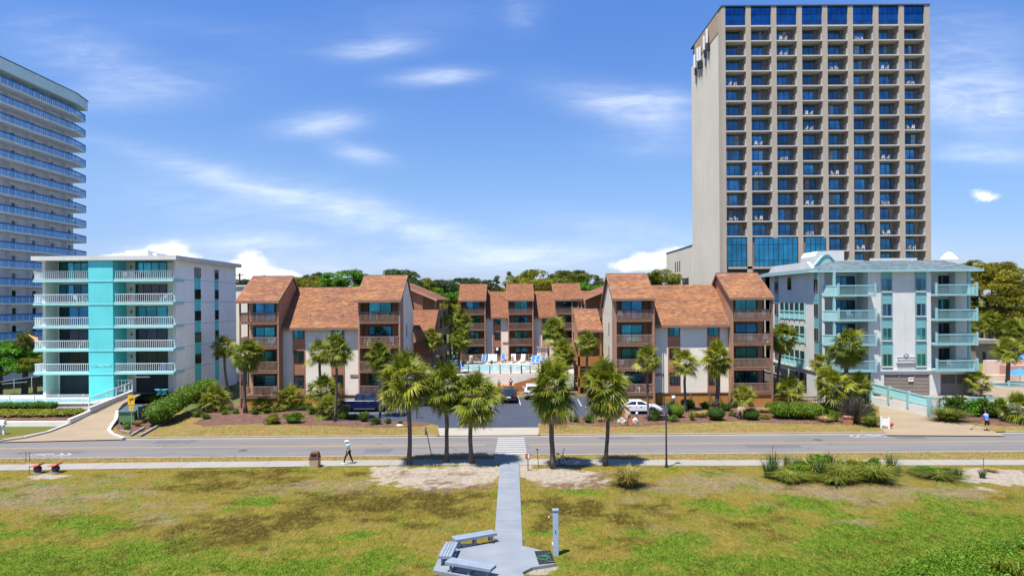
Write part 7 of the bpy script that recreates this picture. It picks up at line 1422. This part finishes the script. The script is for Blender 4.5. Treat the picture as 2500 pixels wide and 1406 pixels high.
# mailboxes, signs at drives
b = g(10, 1060, .06); s = thing('mailbox_stand', 'white mailbox on white posts at the left edge of the lawn', 'mailbox', b); mb = MB(); mb.box(b.x-.1, b.x+.06, b.y-.08, b.y+.08, 0, .95); mb.box(b.x-.5, b.x-.34, b.y-.08, b.y+.08, 0, .95); mb.build('post', white, s); mb = MB(); mb.box(b.x-.75, b.x+.16, b.y-.22, b.y+.22, .951, 1.02); mb.build('shelf', white, s); mb = MB(); mb.prism([(b.y-.17, 1.021), (b.y+.17, 1.021), (b.y+.17, 1.25), (b.y+.09, 1.36), (b.y-.09, 1.36), (b.y-.17, 1.25)], 'x', b.x-.6, b.x+.1); mb.build('box', white, s)
b = g(2163, 1047, .06); s = thing('drive_sign', 'low white slatted sign between two posts at the garage drive', 'sign', b)
for i, x in enumerate((-.28, .28)): mb = MB(); mb.box(b.x+x-.06, b.x+x+.06, b.y-.06-i*.3+.3, b.y+.06-i*.3+.3, 0, 1.15); mb.build('post', white, s)
mb = MB()
for i in range(4): mb.bar((b.x-.28, b.y+.3, .42+i*.17), (b.x+.28, b.y, .42+i*.17), .03, .13)
mb.build('board', white, s); mb = MB(); mb.bar((b.x+.5, b.y+.25, .3), (b.x+.75, b.y+.3, .5), .25, .2); rr_o = mb.build('red_flower_pot', red); tag(rr_o, 'red pot beside the low white drive sign', 'pot')
b = g(2070, 1036, .06); s = thing('brick_pillar', 'short red brick pillar with a cap beside the square hedge', 'pillar', b); bk, nt, N, Lk, bb = nodes('red_brick'); br = N('ShaderNodeTexBrick'); tcx = N('ShaderNodeTexCoord'); Lk(tcx.outputs['Object'], br.inputs['Vector']); mpp = br; br.inputs['Scale'].default_value = 4; br.inputs['Color1'].default_value = (.30, .10, .06, 1); br.inputs['Color2'].default_value = (.38, .16, .09, 1); br.inputs['Mortar'].default_value = (.4, .35, .3, 1); Lk(br.outputs[0], bb.inputs[0]); mb = MB(); mb.box(b.x-.35, b.x+.35, b.y-.3, b.y+.3, 0, .75); mb.build('shaft', bk, s); mb = MB(); mb.box(b.x-.4, b.x+.4, b.y-.35, b.y+.35, .751, .85); mb.build('cap', bk, s)
# monument sign and its rocks
b = g(1537, 1039, .06); s = thing('monument_sign', 'terracotta monument sign with slanted cream panel on a rock base', 'sign', b); k = b.y/K; Zp = lambda dy: .06+dy*k
terr = mk('terracotta_paint', (.44, .17, .075), .7, .1, 1, 8)
P2 = lambda px, dy: (b.x+(px-1537)*k, Zp(dy))
mb = MB(); mb.prism([P2(1535, 0), P2(1545, 0), P2(1543, 24), P2(1539, 34), P2(1527, 43), P2(1524, 42), P2(1519, 33), P2(1519, 22), P2(1532, 13)], 'y', b.y-.12, b.y+.18); bevel(mb.build('slab', terr, s), .03)
mb = MB(); mb.prism([P2(1525, 41), P2(1538.5, 31), P2(1532, 24), P2(1531.5, 16), P2(1525, 22)], 'y', b.y-.2, b.y-.121); pn = mb.build('panel', mk('cream_sign_panel', (.62, .52, .40), .7, .1), s); mb = MB(); mb.prism([P2(1527, 37), P2(1534, 31), P2(1530.5, 26), P2(1529.5, 21), P2(1527, 24)], 'y', b.y-.215, b.y-.201); mb.build('emblem', mk('pale_green_emblem', (.48, .52, .42), .7, .2, 6), pn)
rock_m = mk('pale_limestone', (.52, .47, .39), .95, .25, 2, 9, .8)
def rock(label, px, py, wx, wz, seed, name='boulder', m=rock_m):
    b = g(px, py, .05); k = b.y/K; bm = bmesh.new(); bmesh.ops.create_icosphere(bm, subdivisions=3, radius=1); r = np.random.RandomState(seed)
    for v in bm.verts: n = v.co.normalized(); v.co *= 1+.3*(float(vnoise(n.x*1.7+seed, n.y*1.7+n.z*1.3, 1.2))-.5)+.12*(float(vnoise(n.x*5, n.y*5+n.z*4, 1.5))-.5); v.co.z = max(v.co.z, -.25)
    me = bpy.data.meshes.new(name); bm.to_mesh(me); bm.free(); me.materials.append(m); o = bpy.data.objects.new(name, me); COL.objects.link(o); o.location = b+Vector((0, wx*k*.4, wz*k*.25)); o.scale = (wx*k, wx*k*.8, wz*k*.85); return tag(o, label, 'rock')
rock('pale boulder left of the terracotta monument sign', 1520, 1033, 12, 13, 3); rock('pale boulder right of the terracotta monument sign', 1552, 1033, 8, 12, 9); rock('tan dome boulder under the low palm by the long hedge', 551, 1000, 17, 24, 5, m=mk('tan_boulder', (.50, .37, .22), .9, .2, 1.5, 8, .4)); rock('small flat stone in the left mulch', 975, 1041, 9, 5, 12)
for (px, py, l) in ((1508, 1022, 'small ground spotlight left of the monument sign'), (1555, 1020, 'small ground spotlight right of the monument sign')):
    b = g(px, py, .06); s = thing('spotlight', l, 'spotlight', b, group='ground spotlights at the monument sign'); mb = MB(); mb.tube([b, b+Vector((0, 0, .35))], .03, 6); mb.build('stem', dk_metal, s); mb = MB(); mb.lathe([(.06, .32), (.13, .42), (.13, .56), (.1, .6)], b, 10); mb.build('head', steel_wht, s)
b = g(1445, 1004, .07); s = thing('fire_hydrant', 'red hydrant at the edge of the parking lot', 'hydrant', b); mb = MB(); mb.lathe([(.2, 0), (.2, .06), (.13, .08), (.13, .5), (.17, .52), (.16, .6), (.07, .72), (.05, .78)], b, 12); mb.build('barrel', red, s); mb = MB(); mb.tube([b+Vector((-.24, 0, .42)), b+Vector((.24, 0, .42))], .06, 8); mb.build('outlet', red, s)
b = g(1447, 1000, .08); mb = MB(); 
for i in range(4): flat_line(mb, [(b.x-.55+i*.32, b.y+1.4), (b.x-.55+i*.32, b.y+2.4)], .1, .079); flat_line(mb, [(b.x-.55+i*.32, b.y+2.4), (b.x-.33+i*.32, b.y+2.3)], .12, .0795)
struct(mb.build('painted_bay_letters', white_line))
# dumpster, screen, log edging
b = g(291, 1036, .1); s = thing('dumpster', 'green dumpster with a dark sloping lid at the left drive', 'dumpster', (b.x+.5, b.y+.9, .1)); B0 = Vector((b.x, b.y, .1)); mb = MB(); mb.prism([(B0.y, .3), (B0.y+1.7, .3), (B0.y+1.7, 1.7), (B0.y, 1.25)], 'x', B0.x-.05, B0.x+1.5); bevel(mb.build('bin', mk('green_dumpster_paint', (.09, .20, .085), .5, .15, 2), s), .03); mb = MB(); mb.prism([(B0.y-.08, 1.27), (B0.y+1.75, 1.73), (B0.y+1.75, 1.82), (B0.y-.08, 1.36)], 'x', B0.x-.1, B0.x+1.55); mb.build('lid', mk('dark_teal_lid', (.05, .09, .10), .5, .1), s)
for i in range(4): mb = MB(); mb.ball((B0.x+(.1 if i % 2 else 1.3), B0.y+(.2 if i < 2 else 1.5), .2), .12, 8); mb.build('caster', black, s)
s = thing('bin_screen', 'grey weathered board screen behind the dumpster', 'fence', (b.x+1.6, b.y, 0)); mb = MB(); 
for i in range(14): y = b.y+.3+i*.2; mb.box(b.x+1.62, b.x+1.66, y, y+.185, 0, 1.75)
mb.build('boards', wood_grey, s); mb = MB(); mb.box(b.x+1.661, b.x+1.74, b.y+.25, b.y+.4, 0, 1.9); mb.build('post', wood_grey, s); mb = MB(); mb.box(b.x+1.661, b.x+1.74, b.y+3.0, b.y+3.1, 0, 1.9); mb.build('post', wood_grey, s); mb = MB(); 
for i in range(10): x = b.x+1.75+i*.2; mb.box(x, x+.185, b.y+3.11, b.y+3.15, 0, 1.75)
mb.build('boards', wood_grey, s)
s = thing('timber_edging', 'weathered timber logs edging the bed by the turn sign', 'edging', g(300, 1058)); 
for (p, q) in (((292, 1052), (318, 1057)), ((320, 1063), (352, 1044)), ((340, 1066), (420, 1020))): a, c = g(*p, .12), g(*q, .12); mb = MB(); mb.bar(a, c, .22, .24); mb.build('log', wood_grey, s)
# left chain link fence by the junipers
s = thing('wire_fence', 'thin rail fence in the shade below the junipers', 'fence', (-60, 90, 1)); y0 = 87; 
for i, (px, py) in enumerate(((-4, 932), (34, 927), (77, 920))): p = P(px, py, y0); mb = MB(); mb.tube([(p.x, p.y, p.z-1.6), tuple(p)], .05, 6); mb.build('post', chrome, s)
mb = MB(); mb.tube([P(-30, 937, y0), P(77, 920, y0), P(98, 918, y0)], .04, 6); mb.tube([P(5, 937, y0), P(66, 932, y0)], .05, 6); mb.build('rail', chrome, s)
# teal stools/planters by the turquoise block, flag
for (px, l) in ((390, 'turquoise urn planter at the block entrance, left one'), (402, 'turquoise urn planter at the block entrance, right one')):
    p = P(px, 966, 81.0); s = thing('urn_planter', l, 'planter', (p.x, p.y, 1.2), group='turquoise urns at the block entrance'); mb = MB(); mb.lathe([(.35, 0), (.22, .12), (.2, .3), (.5, .55), (.55, .62), (.45, .62)], (p.x, p.y, 1.25), 14); mb.build('urn', teal, s); mb = MB(); mb.lathe([(.43, .58), (.43, .6)], (p.x, p.y, 1.25), 12); mb.build('soil', soil, s)
p = P(73, 820, 82); s = thing('flag', 'orange and white flag on a slanted staff at the balcony end', 'flag', p); mb = MB(); mb.tube([P(98, 838, 81), P(70, 816, 81)], .03, 6); mb.build('staff', white, s); mb = MB(); mb.add([P(70, 817, 81), P(92, 824, 81), P(95, 838, 80.8), P(78, 826, 81.1)], [(0, 1, 2, 3)]); mb.build('cloth', mk('orange_cloth', (.58, .28, .10), .8), s)

# ---------------------------------------------------------------- pool court
pd = thing('pool_deck', 'raised pale pool deck with a freeform pool between the brown buildings', 'pool deck', (-1, 103, 0)); ZP = 2.0
mb = MB(); mb.prism([(-9.5, 94), (9.2, 94), (9.2, 114), (-9.5, 114)], 'z', .1, ZP); mb.build('deck_slab', mk('cream_pool_deck', (.36, .33, .285), .85, .06), pd); mb = MB(); mb.box(-9.52, 9.22, 93.88, 93.999, .1, ZP-.05); mb.build('front_wall', white_wall, pd)
c = [(math.cos(t)*(5.6+.9*math.cos(2*t+.5)), math.sin(t)*(5.0+.6*math.sin(3*t))) for t in [2*math.pi*i/36 for i in range(36)]]; mb = MB(); mb.poly([(X_(1203, 102)+p[0], 102.2+p[1], ZP+.012) for p in c]); mb.build('pool_water', MATS['pool_water'], pd)
mb = MB(); pts = [(X_(1203, 102)+p[0]*1.03, 102.2+p[1]*1.03, ZP+.03) for p in c]; mb.tube(pts+[pts[0]], .17, 5, False); mb.build('coping', mk('grey_coping', (.34, .38, .42), .8), pd)
def wood_fence(label, x0, x1, y, z0, z1, m=rail_m, n=6, rails=True, step=.15):
    s = thing('wooden_railing', label, 'railing', ((x0+x1)/2, y, z0)); mb = MB(); bal_railing(mb, x0, x1, y, z0, z1, step, .05, .1); mb.build('railing', m, s)
    for i in range(n+1): x = x0+(x1-x0)*i/n; mb = MB(); mb.box(x-.07, x+.07, y-.08, y+.08, z0-.02, z1+.06); mb.build('post', brown, s)
    return s
wood_fence('white balustered railing with brown posts along the front of the pool deck', X_(1143, 94), X_(1272, 94), 94.1, ZP, ZP+1.1, steel_wht, 5); wood_fence('brown two rail fence right of the pool front railing', X_(1273, 94), X_(1314, 94), 94.1, ZP, ZP+1.1, brown, 2, step=9); wood_fence('long brown fence along the back of the pool deck', X_(1145, 113), X_(1290, 113), 113.2, ZP, ZP+1.15, brown, 9, step=.3); wood_fence('orange rail fence at the grass behind the black suv', X_(1190, 87), X_(1300, 87), 87.2, .15, 1.25, orange_wood, 6, step=2)
sheet('court_lawn', [(X_(1180, 85), 84.7), (X_(1330, 85), 84.7), (X_(1330, 90), 90), (X_(1180, 90), 90)], .085, dry_grass)
s = thing('wooden_ramp', 'orange timber ramp climbing to the pool deck', 'ramp', (2, 91, 0)); a0, a1, y = X_(1254, 91), X_(1338, 91), 91.; mb = MB(); mb.add([(a0, y, .1), (a1, y, .1), (a1, y, 2.3), (a0, y, 1.0), (a0, y+.15, .1), (a1, y+.15, .1), (a1, y+.15, 2.3), (a0, y+.15, 1.0)], [(0, 1, 2, 3), (7, 6, 5, 4), (3, 2, 6, 7), (0, 3, 7, 4), (1, 5, 6, 2)]); mb.build('plank_side', orange_wood, s); mb = MB(); mb.add([(a0, y+.15, .5), (a1, y+.15, 1.8), (a1, y+1.8, 1.8), (a0, y+1.8, .5)], [(0, 1, 2, 3)]); mb.build('ramp_floor', rail_m, s)
s = thing('timber_deck', 'low orange timber deck in front of the pool wall', 'deck', (-1, 90, 0)); mb = MB(); mb.box(X_(1190, 90), X_(1254, 90), 89.6, 93.8, .1, .62); mb.build('deck_floor', orange_wood, s); mb = MB(); mb.box(X_(1190, 90), X_(1254, 90), 89.4, 89.59, .5, .72); mb.build('edge_board', orange_wood, s)
s = thing('orange_deck_rail', 'orange timber handrail of the garden ramp right of the right brown building', 'railing', (38, 76, 0)); 
for (x0p, x1p) in ((1895, 2000),):
    a, c = P(1892, 972, 77), P(2010, 968, 77); mb = MB()
    for dz in (0, -.35): mb.bar(a+Vector((0, 0, dz)), c+Vector((0, 0, dz)), .08, .12)
    for i in range(26): q = a.lerp(c, i/25); mb.box(q.x-.025, q.x+.025, q.y-.02, q.y+.02, q.z-.75, q.z)
    mb.build('railing', orange_wood, s)
s = thing('grey_wall', 'dark weathered board wall along the aqua block carport', 'wall', (33, 84, 0)); a, c = (xs_ := 33.2), 0; mb = MB(); mb.box(33.0, 33.15, 79.2, 93, 0, 2.6); mb.build('boards', wood_grey, s); mb = MB(); mb.box(32.95, 33.2, 79.1, 93, 2.6, 2.72); mb.build('cap', wood_grey, s)
s = thing('white_shed', 'small white pump hut at the right end of the pool deck', 'hut', (7.5, 111, ZP)); a, c = X_(1313, 111), X_(1336, 111); mb = MB(); mb.box(a, c, 111, 113, ZP, ZP+2.3); mb.build('wall', white_wall, s); mb = MB(); mb.box(a-.15, c+.15, 110.8, 113.2, ZP+2.3, ZP+2.45); mb.build('roof', brown, s); mb = MB(); mb.box(a+.5, a+1.2, 110.96, 110.999, ZP, ZP+1.95); mb.build('door', tan_vert, s)
sl_blue = mk('blue_sling', (.045, .20, .62), .7, .08); sl_lt = mk('pale_blue_sling', (.42, .62, .78), .7, .08)
def lounger(label, px, Y, rz, m, back=1.0):
    c = Vector((X_(px, Y, 880), Y, ZP)); s = thing('sun_lounger', label, 'sun lounger', c, rz, 'sun loungers around the court pool'); OFF[s.name] = Vector(); mb = MB(); mb.box(-.9, .35, -.3, .3, .32, .36); mb.build('seat', m, s); mb = MB(); mb.prism([(.35, .32), (.75, .32+back), (.8, .30+back), (.42, .32)], 'y', -.3, .3); mb.build('backrest', m, s); mb = MB()
    for y in (-.33, .33): mb.bar((-.92, y, .34), (.4, y, .34), .05); mb.bar((.38, y, .34), (.8, y, .34+back), .05)
    for x in (-.85, .3):
        for y in (-.33, .33): mb.bar((x, y, 0), (x, y, .34), .05)
    mb.build('frame', steel_wht, s); return s
for (px, Y, rz, m, l) in ((1126, 100, 2.2, sl_blue, 'blue lounger at the left end of the pool under the corner palm'), (1111, 101, 2.0, sl_lt, 'pale lounger at the far left end of the pool'), (1180, 111.5, 1.4, sl_blue, 'bright blue lounger left along the back pool fence'), (1196, 111.5, 1.5, sl_lt, 'pale blue lounger second along the back pool fence'), (1208, 111.5, 1.6, sl_lt, 'pale blue lounger third along the back pool fence'), (1228, 111.5, 1.5, sl_blue, 'blue lounger carrying the left sunbather'), (1254, 111.5, 1.6, steel_wht, 'white lounger carrying the right sunbather'), (1275, 111, 1.3, steel_wht, 'white lounger right along the back pool fence'), (1298, 108.5, 1.0, sl_blue, 'blue lounger right of the pool, left of three'), (1309, 108, 1.0, sl_blue, 'blue lounger right of the pool, middle of three'), (1321, 107.5, .9, sl_blue, 'blue lounger right of the pool, right of three'), (1313, 111, 1.2, steel_wht, 'white lounger before the pump hut')): lounger(l, px, Y, rz, m)
for (px, Y, l) in ((1164, 111, 'small white table by the back pool fence'), (1300, 111.5, 'small white table near the pump hut')):
    c = Vector((X_(px, Y, 880), Y, ZP)); s = thing('side_table', l, 'table', c, group='side tables at the court pool'); mb = MB(); mb.lathe([(.45, .66), (.45, .7)], c, 14); mb.build('table_top', steel_wht, s); mb = MB(); mb.lathe([(.25, 0), (.05, .04), (.05, .659)], c, 10); mb.build('pedestal', steel_wht, s)
c = Vector((X_(1150, 112), 112, ZP)); mb = MB(); mb.lathe([(.3, 0), (.34, .1), (.34, .95), (.2, 1.1)], c, 12); o = mb.build('pool_bin', mk('cream_plastic', (.6, .55, .38), .6)); tag(o, 'cream round bin by the back pool fence', 'bin')
person('person sunbathing on the left lounger by the back pool fence', (X_(1235, 110.9, 885), 110.9, ZP+.02), R(200), 'recline', red, red, hair_bl, chest_bare=True, shoes=skin); person('person sitting on the right white lounger by the back pool fence', (X_(1252, 110.8, 885), 110.8, ZP), R(-80), 'sit', red, cl_navy, hair_dk, chest_bare=True, shoes=skin)
person('person in black sitting at the far pool edge', (X_(1200, 107, 885), 107.5, ZP-.42), R(-85), 'sit', cl_black, cl_black, hair_dk, shoes=skin); person('person standing chest deep in the pool', (X_(1219, 105, 890), 105, ZP-1.15), R(-100), 'stand', skin, cl_navy, hair_bl, chest_bare=True, shoes=skin)
person('person in a grey shirt sitting on the timber deck, seen from behind', (X_(1246, 90.2), 90.4, .55), R(90), 'sit', cl_grey, cl_navy, hair_dk, shoes=black); person('smaller person with long dark hair sitting on the timber deck', (X_(1217, 90.2), 90.4, .5), R(85), 'sit', mk('blue_print_cloth', (.10, .16, .3), .8, .2, 6), cl_black, hair_dk, h=1.45, shoes=black)

# ---------------------------------------------------------------- balcony furniture
def chair_mesh(m):
    mb = MB(); mb.box(-.25, .25, -.25, .25, .40, .44); mb.obox((0, .26, .68), (.5, .04, .5), 0, R(-12))
    for x in (-.23, .23):
        for y in (-.22, .22): mb.box(x-.025, x+.025, y-.025, y+.025, 0, .40)
        mb.box(x-.03, x+.03, -.22, .22, .62, .66); mb.box(x-.02, x+.02, -.22, -.18, .44, .62)
    o = mb.build('patio_chair', m); me = o.data; bpy.data.objects.remove(o); return me
CH = {n: chair_mesh(m) for n, m in (('white', steel_wht), ('green', mk('green_plastic', (.04, .30, .16), .5)), ('blue', mk('light_blue_plastic', (.22, .42, .68), .5)), ('wooden', orange_wood), ('red', red))}
def chair(col, label, loc, rz=0): o = bpy.data.objects.new('patio_chair', CH[col]); COL.objects.link(o); o.location = loc; o.rotation_euler = (0, 0, rz); return tag(o, label, 'chair', 'patio chairs on the balconies')
zk = lambda k: 1.18+2.79*k+.30
fl = ('lowest', 'second', 'third', 'top')
for (col, px, k, Y, where) in (('green', 912, 3, 78.6, 'left brown building, right stack, left of the door'), ('green', 944, 3, 78.6, 'left brown building, right stack, right of the door'), ('wooden', 890, 3, 78.2, 'left brown building, right stack, corner'), ('white', 897, 2, 78.4, 'left brown building, right stack'), ('white', 955, 2, 78.4, 'left brown building, right stack, right end'), ('blue', 631, 2, 78.8, 'left brown building, left stack'), ('white', 668, 2, 78.4, 'left brown building, left stack, right end'), ('white', 668, 0, 78.4, 'left brown building, left stack'), ('white', 968, 1, 78.5, 'left brown building, right stack'),
    ('white', 1512, 3, 78.3, 'right brown building, left stack, left end'), ('white', 1538, 3, 78.5, 'right brown building, left stack, middle'), ('white', 1530, 2, 78.5, 'right brown building, left stack'), ('white', 1518, 1, 78.5, 'right brown building, left stack'), ('wooden', 1563, 0, 78.8, 'right brown building, left stack, centre'), ('white', 1558, 0, 78.2, 'right brown building, left stack, front'), ('white', 1580, 0, 78.3, 'right brown building, left stack, right end'), ('white', 1810, 3, 78.4, 'right brown building, right stack, left'), ('white', 1835, 3, 78.4, 'right brown building, right stack, middle'), ('white', 1862, 3, 78.4, 'right brown building, right stack, right'), ('white', 1868, 2, 78.4, 'right brown building, right stack'), ('white', 1828, 0, 78.4, 'right brown building, right stack, low')): chair(col, f'{col} chair on {fl[k]} balcony of {where}', (X_(px, Y), Y, zk(k)), (px % 7)-3)
tz = [Z_(914, 80.5, 250)+k*(Z_(688, 80.5, 250)-Z_(914, 80.5, 250))/4+.26 for k in range(5)]
for (col, px, k, w) in (('white', 308, 4, 'right side, left end'), ('white', 326, 4, 'right side, middle'), ('white', 188, 3, 'left side, middle'), ('white', 208, 3, 'left side, right end'), ('red', 292, 3, 'right side, left end'), ('red', 311, 3, 'right side, middle'), ('white', 400, 3, 'right side, right end'), ('white', 320, 2, 'right side'), ('white', 105, 1, 'left side, left end'), ('white', 198, 1, 'left side, right'), ('blue', 395, 0, 'right side')): chair(col, f'{col} chair on {("lowest", "second", "middle", "fourth", "top")[k]} balcony of the turquoise block, {w}', (X_(px, 81.5), 81.5, tz[k]), (px % 7)-3)
for (px, k, w) in ((2075, 2, 'left stack, middle'), (2095, 2, 'left stack, right'), (2320, 0, 'right stack')): chair('white', f'white chair on {fl[k]} balcony of the white aqua block, {w}', (X_(px, 78.6), 78.6, AQZ[k]+.25), (px % 7)-3)
xg, pitch, gw, zt, FHt, YFt = HT
for (c, r) in ((2, 0), (2, 1), (0, 3), (1, 7), (3, 5), (3, 6), (6, 8), (3, 11), (6, 11), (1, 12), (6, 13), (3, 13), (1, 9), (4, 2), (5, 0), (7, 6), (6, 2), (0, 12), (7, 14), (5, 14), (6, 15), (2, 8), (7, 3), (4, 9)):
    for d_, s in ((1.0, 'left'), (1.9, 'right')): chair('white', f'white {s} chair on beige tower balcony, {ORD[c]} column, {ORD[r]} row from top', (xg+c*pitch+d_, YFt+.75, zt-(r+1)*FHt+.25), (c+r+d_) % 6)
# ---------------------------------------------------------------- far right grounds
s = thing('flat_roof_house', 'low brown flat roofed house beside the aqua block', 'house', (X_(2410, 125), 125, 0)); mb = MB(); mb.box(X_(2380, 125), X_(2440, 125), 125, 140, 0, Z_(838, 125, 2420)); mb.build('wall', louvre_m, s); mb = MB(); mb.box(X_(2375, 125), X_(2443, 125), 124, 141, Z_(838, 125, 2420), Z_(829, 125, 2420)); mb.build('roof', wood_grey, s); mb = MB(); mb.box(X_(2398, 125), X_(2406, 125), 124.95, 124.999, 0, 2.1); mb.build('door', dark, s)
s = thing('pink_pool_wall', 'cream and pink stepped pool walls at the right edge', 'wall', (X_(2450, 105), 105, 0)); mb = MB(); mb.box(X_(2410, 105), X_(2640, 105), 105, 106, 0, Z_(880, 105, 2450)); mb.box(X_(2400, 98), X_(2640, 98), 98, 98.6, 0, Z_(915, 98, 2450)); mb.build('wall', mk('peach_stucco', (.60, .46, .36), .85, .06), s); mb = MB(); mb.box(X_(2462, 103), X_(2640, 103), 103, 104.9, 0, Z_(893, 103, 2470)); mb.build('pink_wall', mk('pink_stucco', (.42, .23, .20), .85, .08), s)
s = thing('market_umbrella', 'blue striped umbrella at the right edge', 'umbrella', P(2490, 930, 96)); c = P(2490, 905, 96); mb = MB(); mb.lathe([(1.6, -.5), (1.1, -.1), (.05, .35)], c, 10); mb.build('canopy', sl_blue, s); mb = MB(); mb.tube([c+Vector((0, 0, -2.6)), c+Vector((0, 0, .4))], .04, 6); mb.build('pole', white, s)
s = thing('market_umbrella', 'higher blue umbrella cut by the right edge', 'umbrella', P(2508, 850, 108)); c = P(2508, 868, 108); mb = MB(); mb.lathe([(1.9, -.5), (1.2, -.1), (.05, .4)], c, 10); mb.build('canopy', sl_blue, s); mb = MB(); mb.tube([c+Vector((0, 0, -2.6)), c+Vector((0, 0, .4))], .04, 6); mb.build('pole', white, s)
c = Vector((X_(2420, 86), 86, .1)); s = thing('patio_table', 'round stone patio table with its stool ring beyond the hedge', 'table', c); z = Z_(945, 86, 2420); mb = MB(); mb.lathe([(.85, z-.12), (.9, z-.06), (.88, z)], (c.x, c.y, 0), 18); mb.build('table_top', conc, s); mb = MB(); mb.lathe([(.3, .1), (.2, .5), (.25, z-.121)], (c.x, c.y, 0), 10); mb.build('pedestal', louvre_m, s)
for i in range(4): mb = MB(); t_ = i*1.57+.5; mb.lathe([(.2, z-1.0), (.22, z-.4)], (c.x+1.1*math.cos(t_), c.y+1.1*math.sin(t_), 0), 10); mb.build('stool', louvre_m, s)
p = P(2472, 800, 150); s = thing('road_lamp', 'grey curved arm road lamp at far right', 'lamp', (p.x, p.y, 0)); zt_ = Z_(748, 150, 2475); mb = MB(); mb.tube([(p.x, p.y, 0), (p.x, p.y, zt_-.4), (p.x+.4, p.y, zt_), (p.x+1.3, p.y, zt_+.15)], .12, 6); mb.build('pole', chrome, s); mb = MB(); mb.obox((p.x+1.6, p.y, zt_+.15), (.8, .3, .14)); mb.build('lamp_head', chrome, s)
s = thing('utility_pole', 'wooden utility pole beside the turquoise block', 'utility pole', (X_(586, 140), 140, 0)); zt_ = Z_(667, 140, 586); mb = MB(); mb.tube([(X_(586, 140), 140, 0), (X_(586, 140), 140, zt_)], .17, 7); mb.build('pole', bark_dk, s); mb = MB(); mb.box(X_(586, 140)-.9, X_(586, 140)+.9, 139.9, 140.05, zt_-.5, zt_-.35); mb.build('crossarm', bark_dk, s)
for (pa, pb, l) in (((1050, 726), (1130, 730), 'thin power cable crossing the gap left of the rear building'), ((2385, 740), (2520, 757), 'upper power cable at the far right trees'), ((2385, 748), (2520, 765), 'lower power cable at the far right trees')): mb = MB(); a, c = P(*pa, 142), P(*pb, 142); mb.tube([a, a.lerp(c, .5)-Vector((0, 0, .15)), c], .035, 5); o = mb.build('power_cable', black); tag(o, l, 'cable')
sheet('far_road', [(44, 136), (120, 136), (120, 146), (44, 146)], .02, asph); sheet('far_lawn', [(40, 110), (140, 110), (140, 136), (40, 136)], .01, mk('far_lawn_grass', (.13, .14, .02), .95, .2, .2, 4, .3)); sheet('side_lawn', [(-72, 60.96), (-46.5, 60.96), (-42.5, 66.5), (-46, 68.2), (-72, 68.2)], .075, mk('roadside_lawn_grass', (.135, .115, .016), .95, .25, .4, 8, .4, col2=(.08, .10, .012)))
sheet('inland_sand', [(46, 84), (110, 84), (110, 112), (46, 112)], .03, mk('pale_paving', (.28, .235, .185), .9, .08))
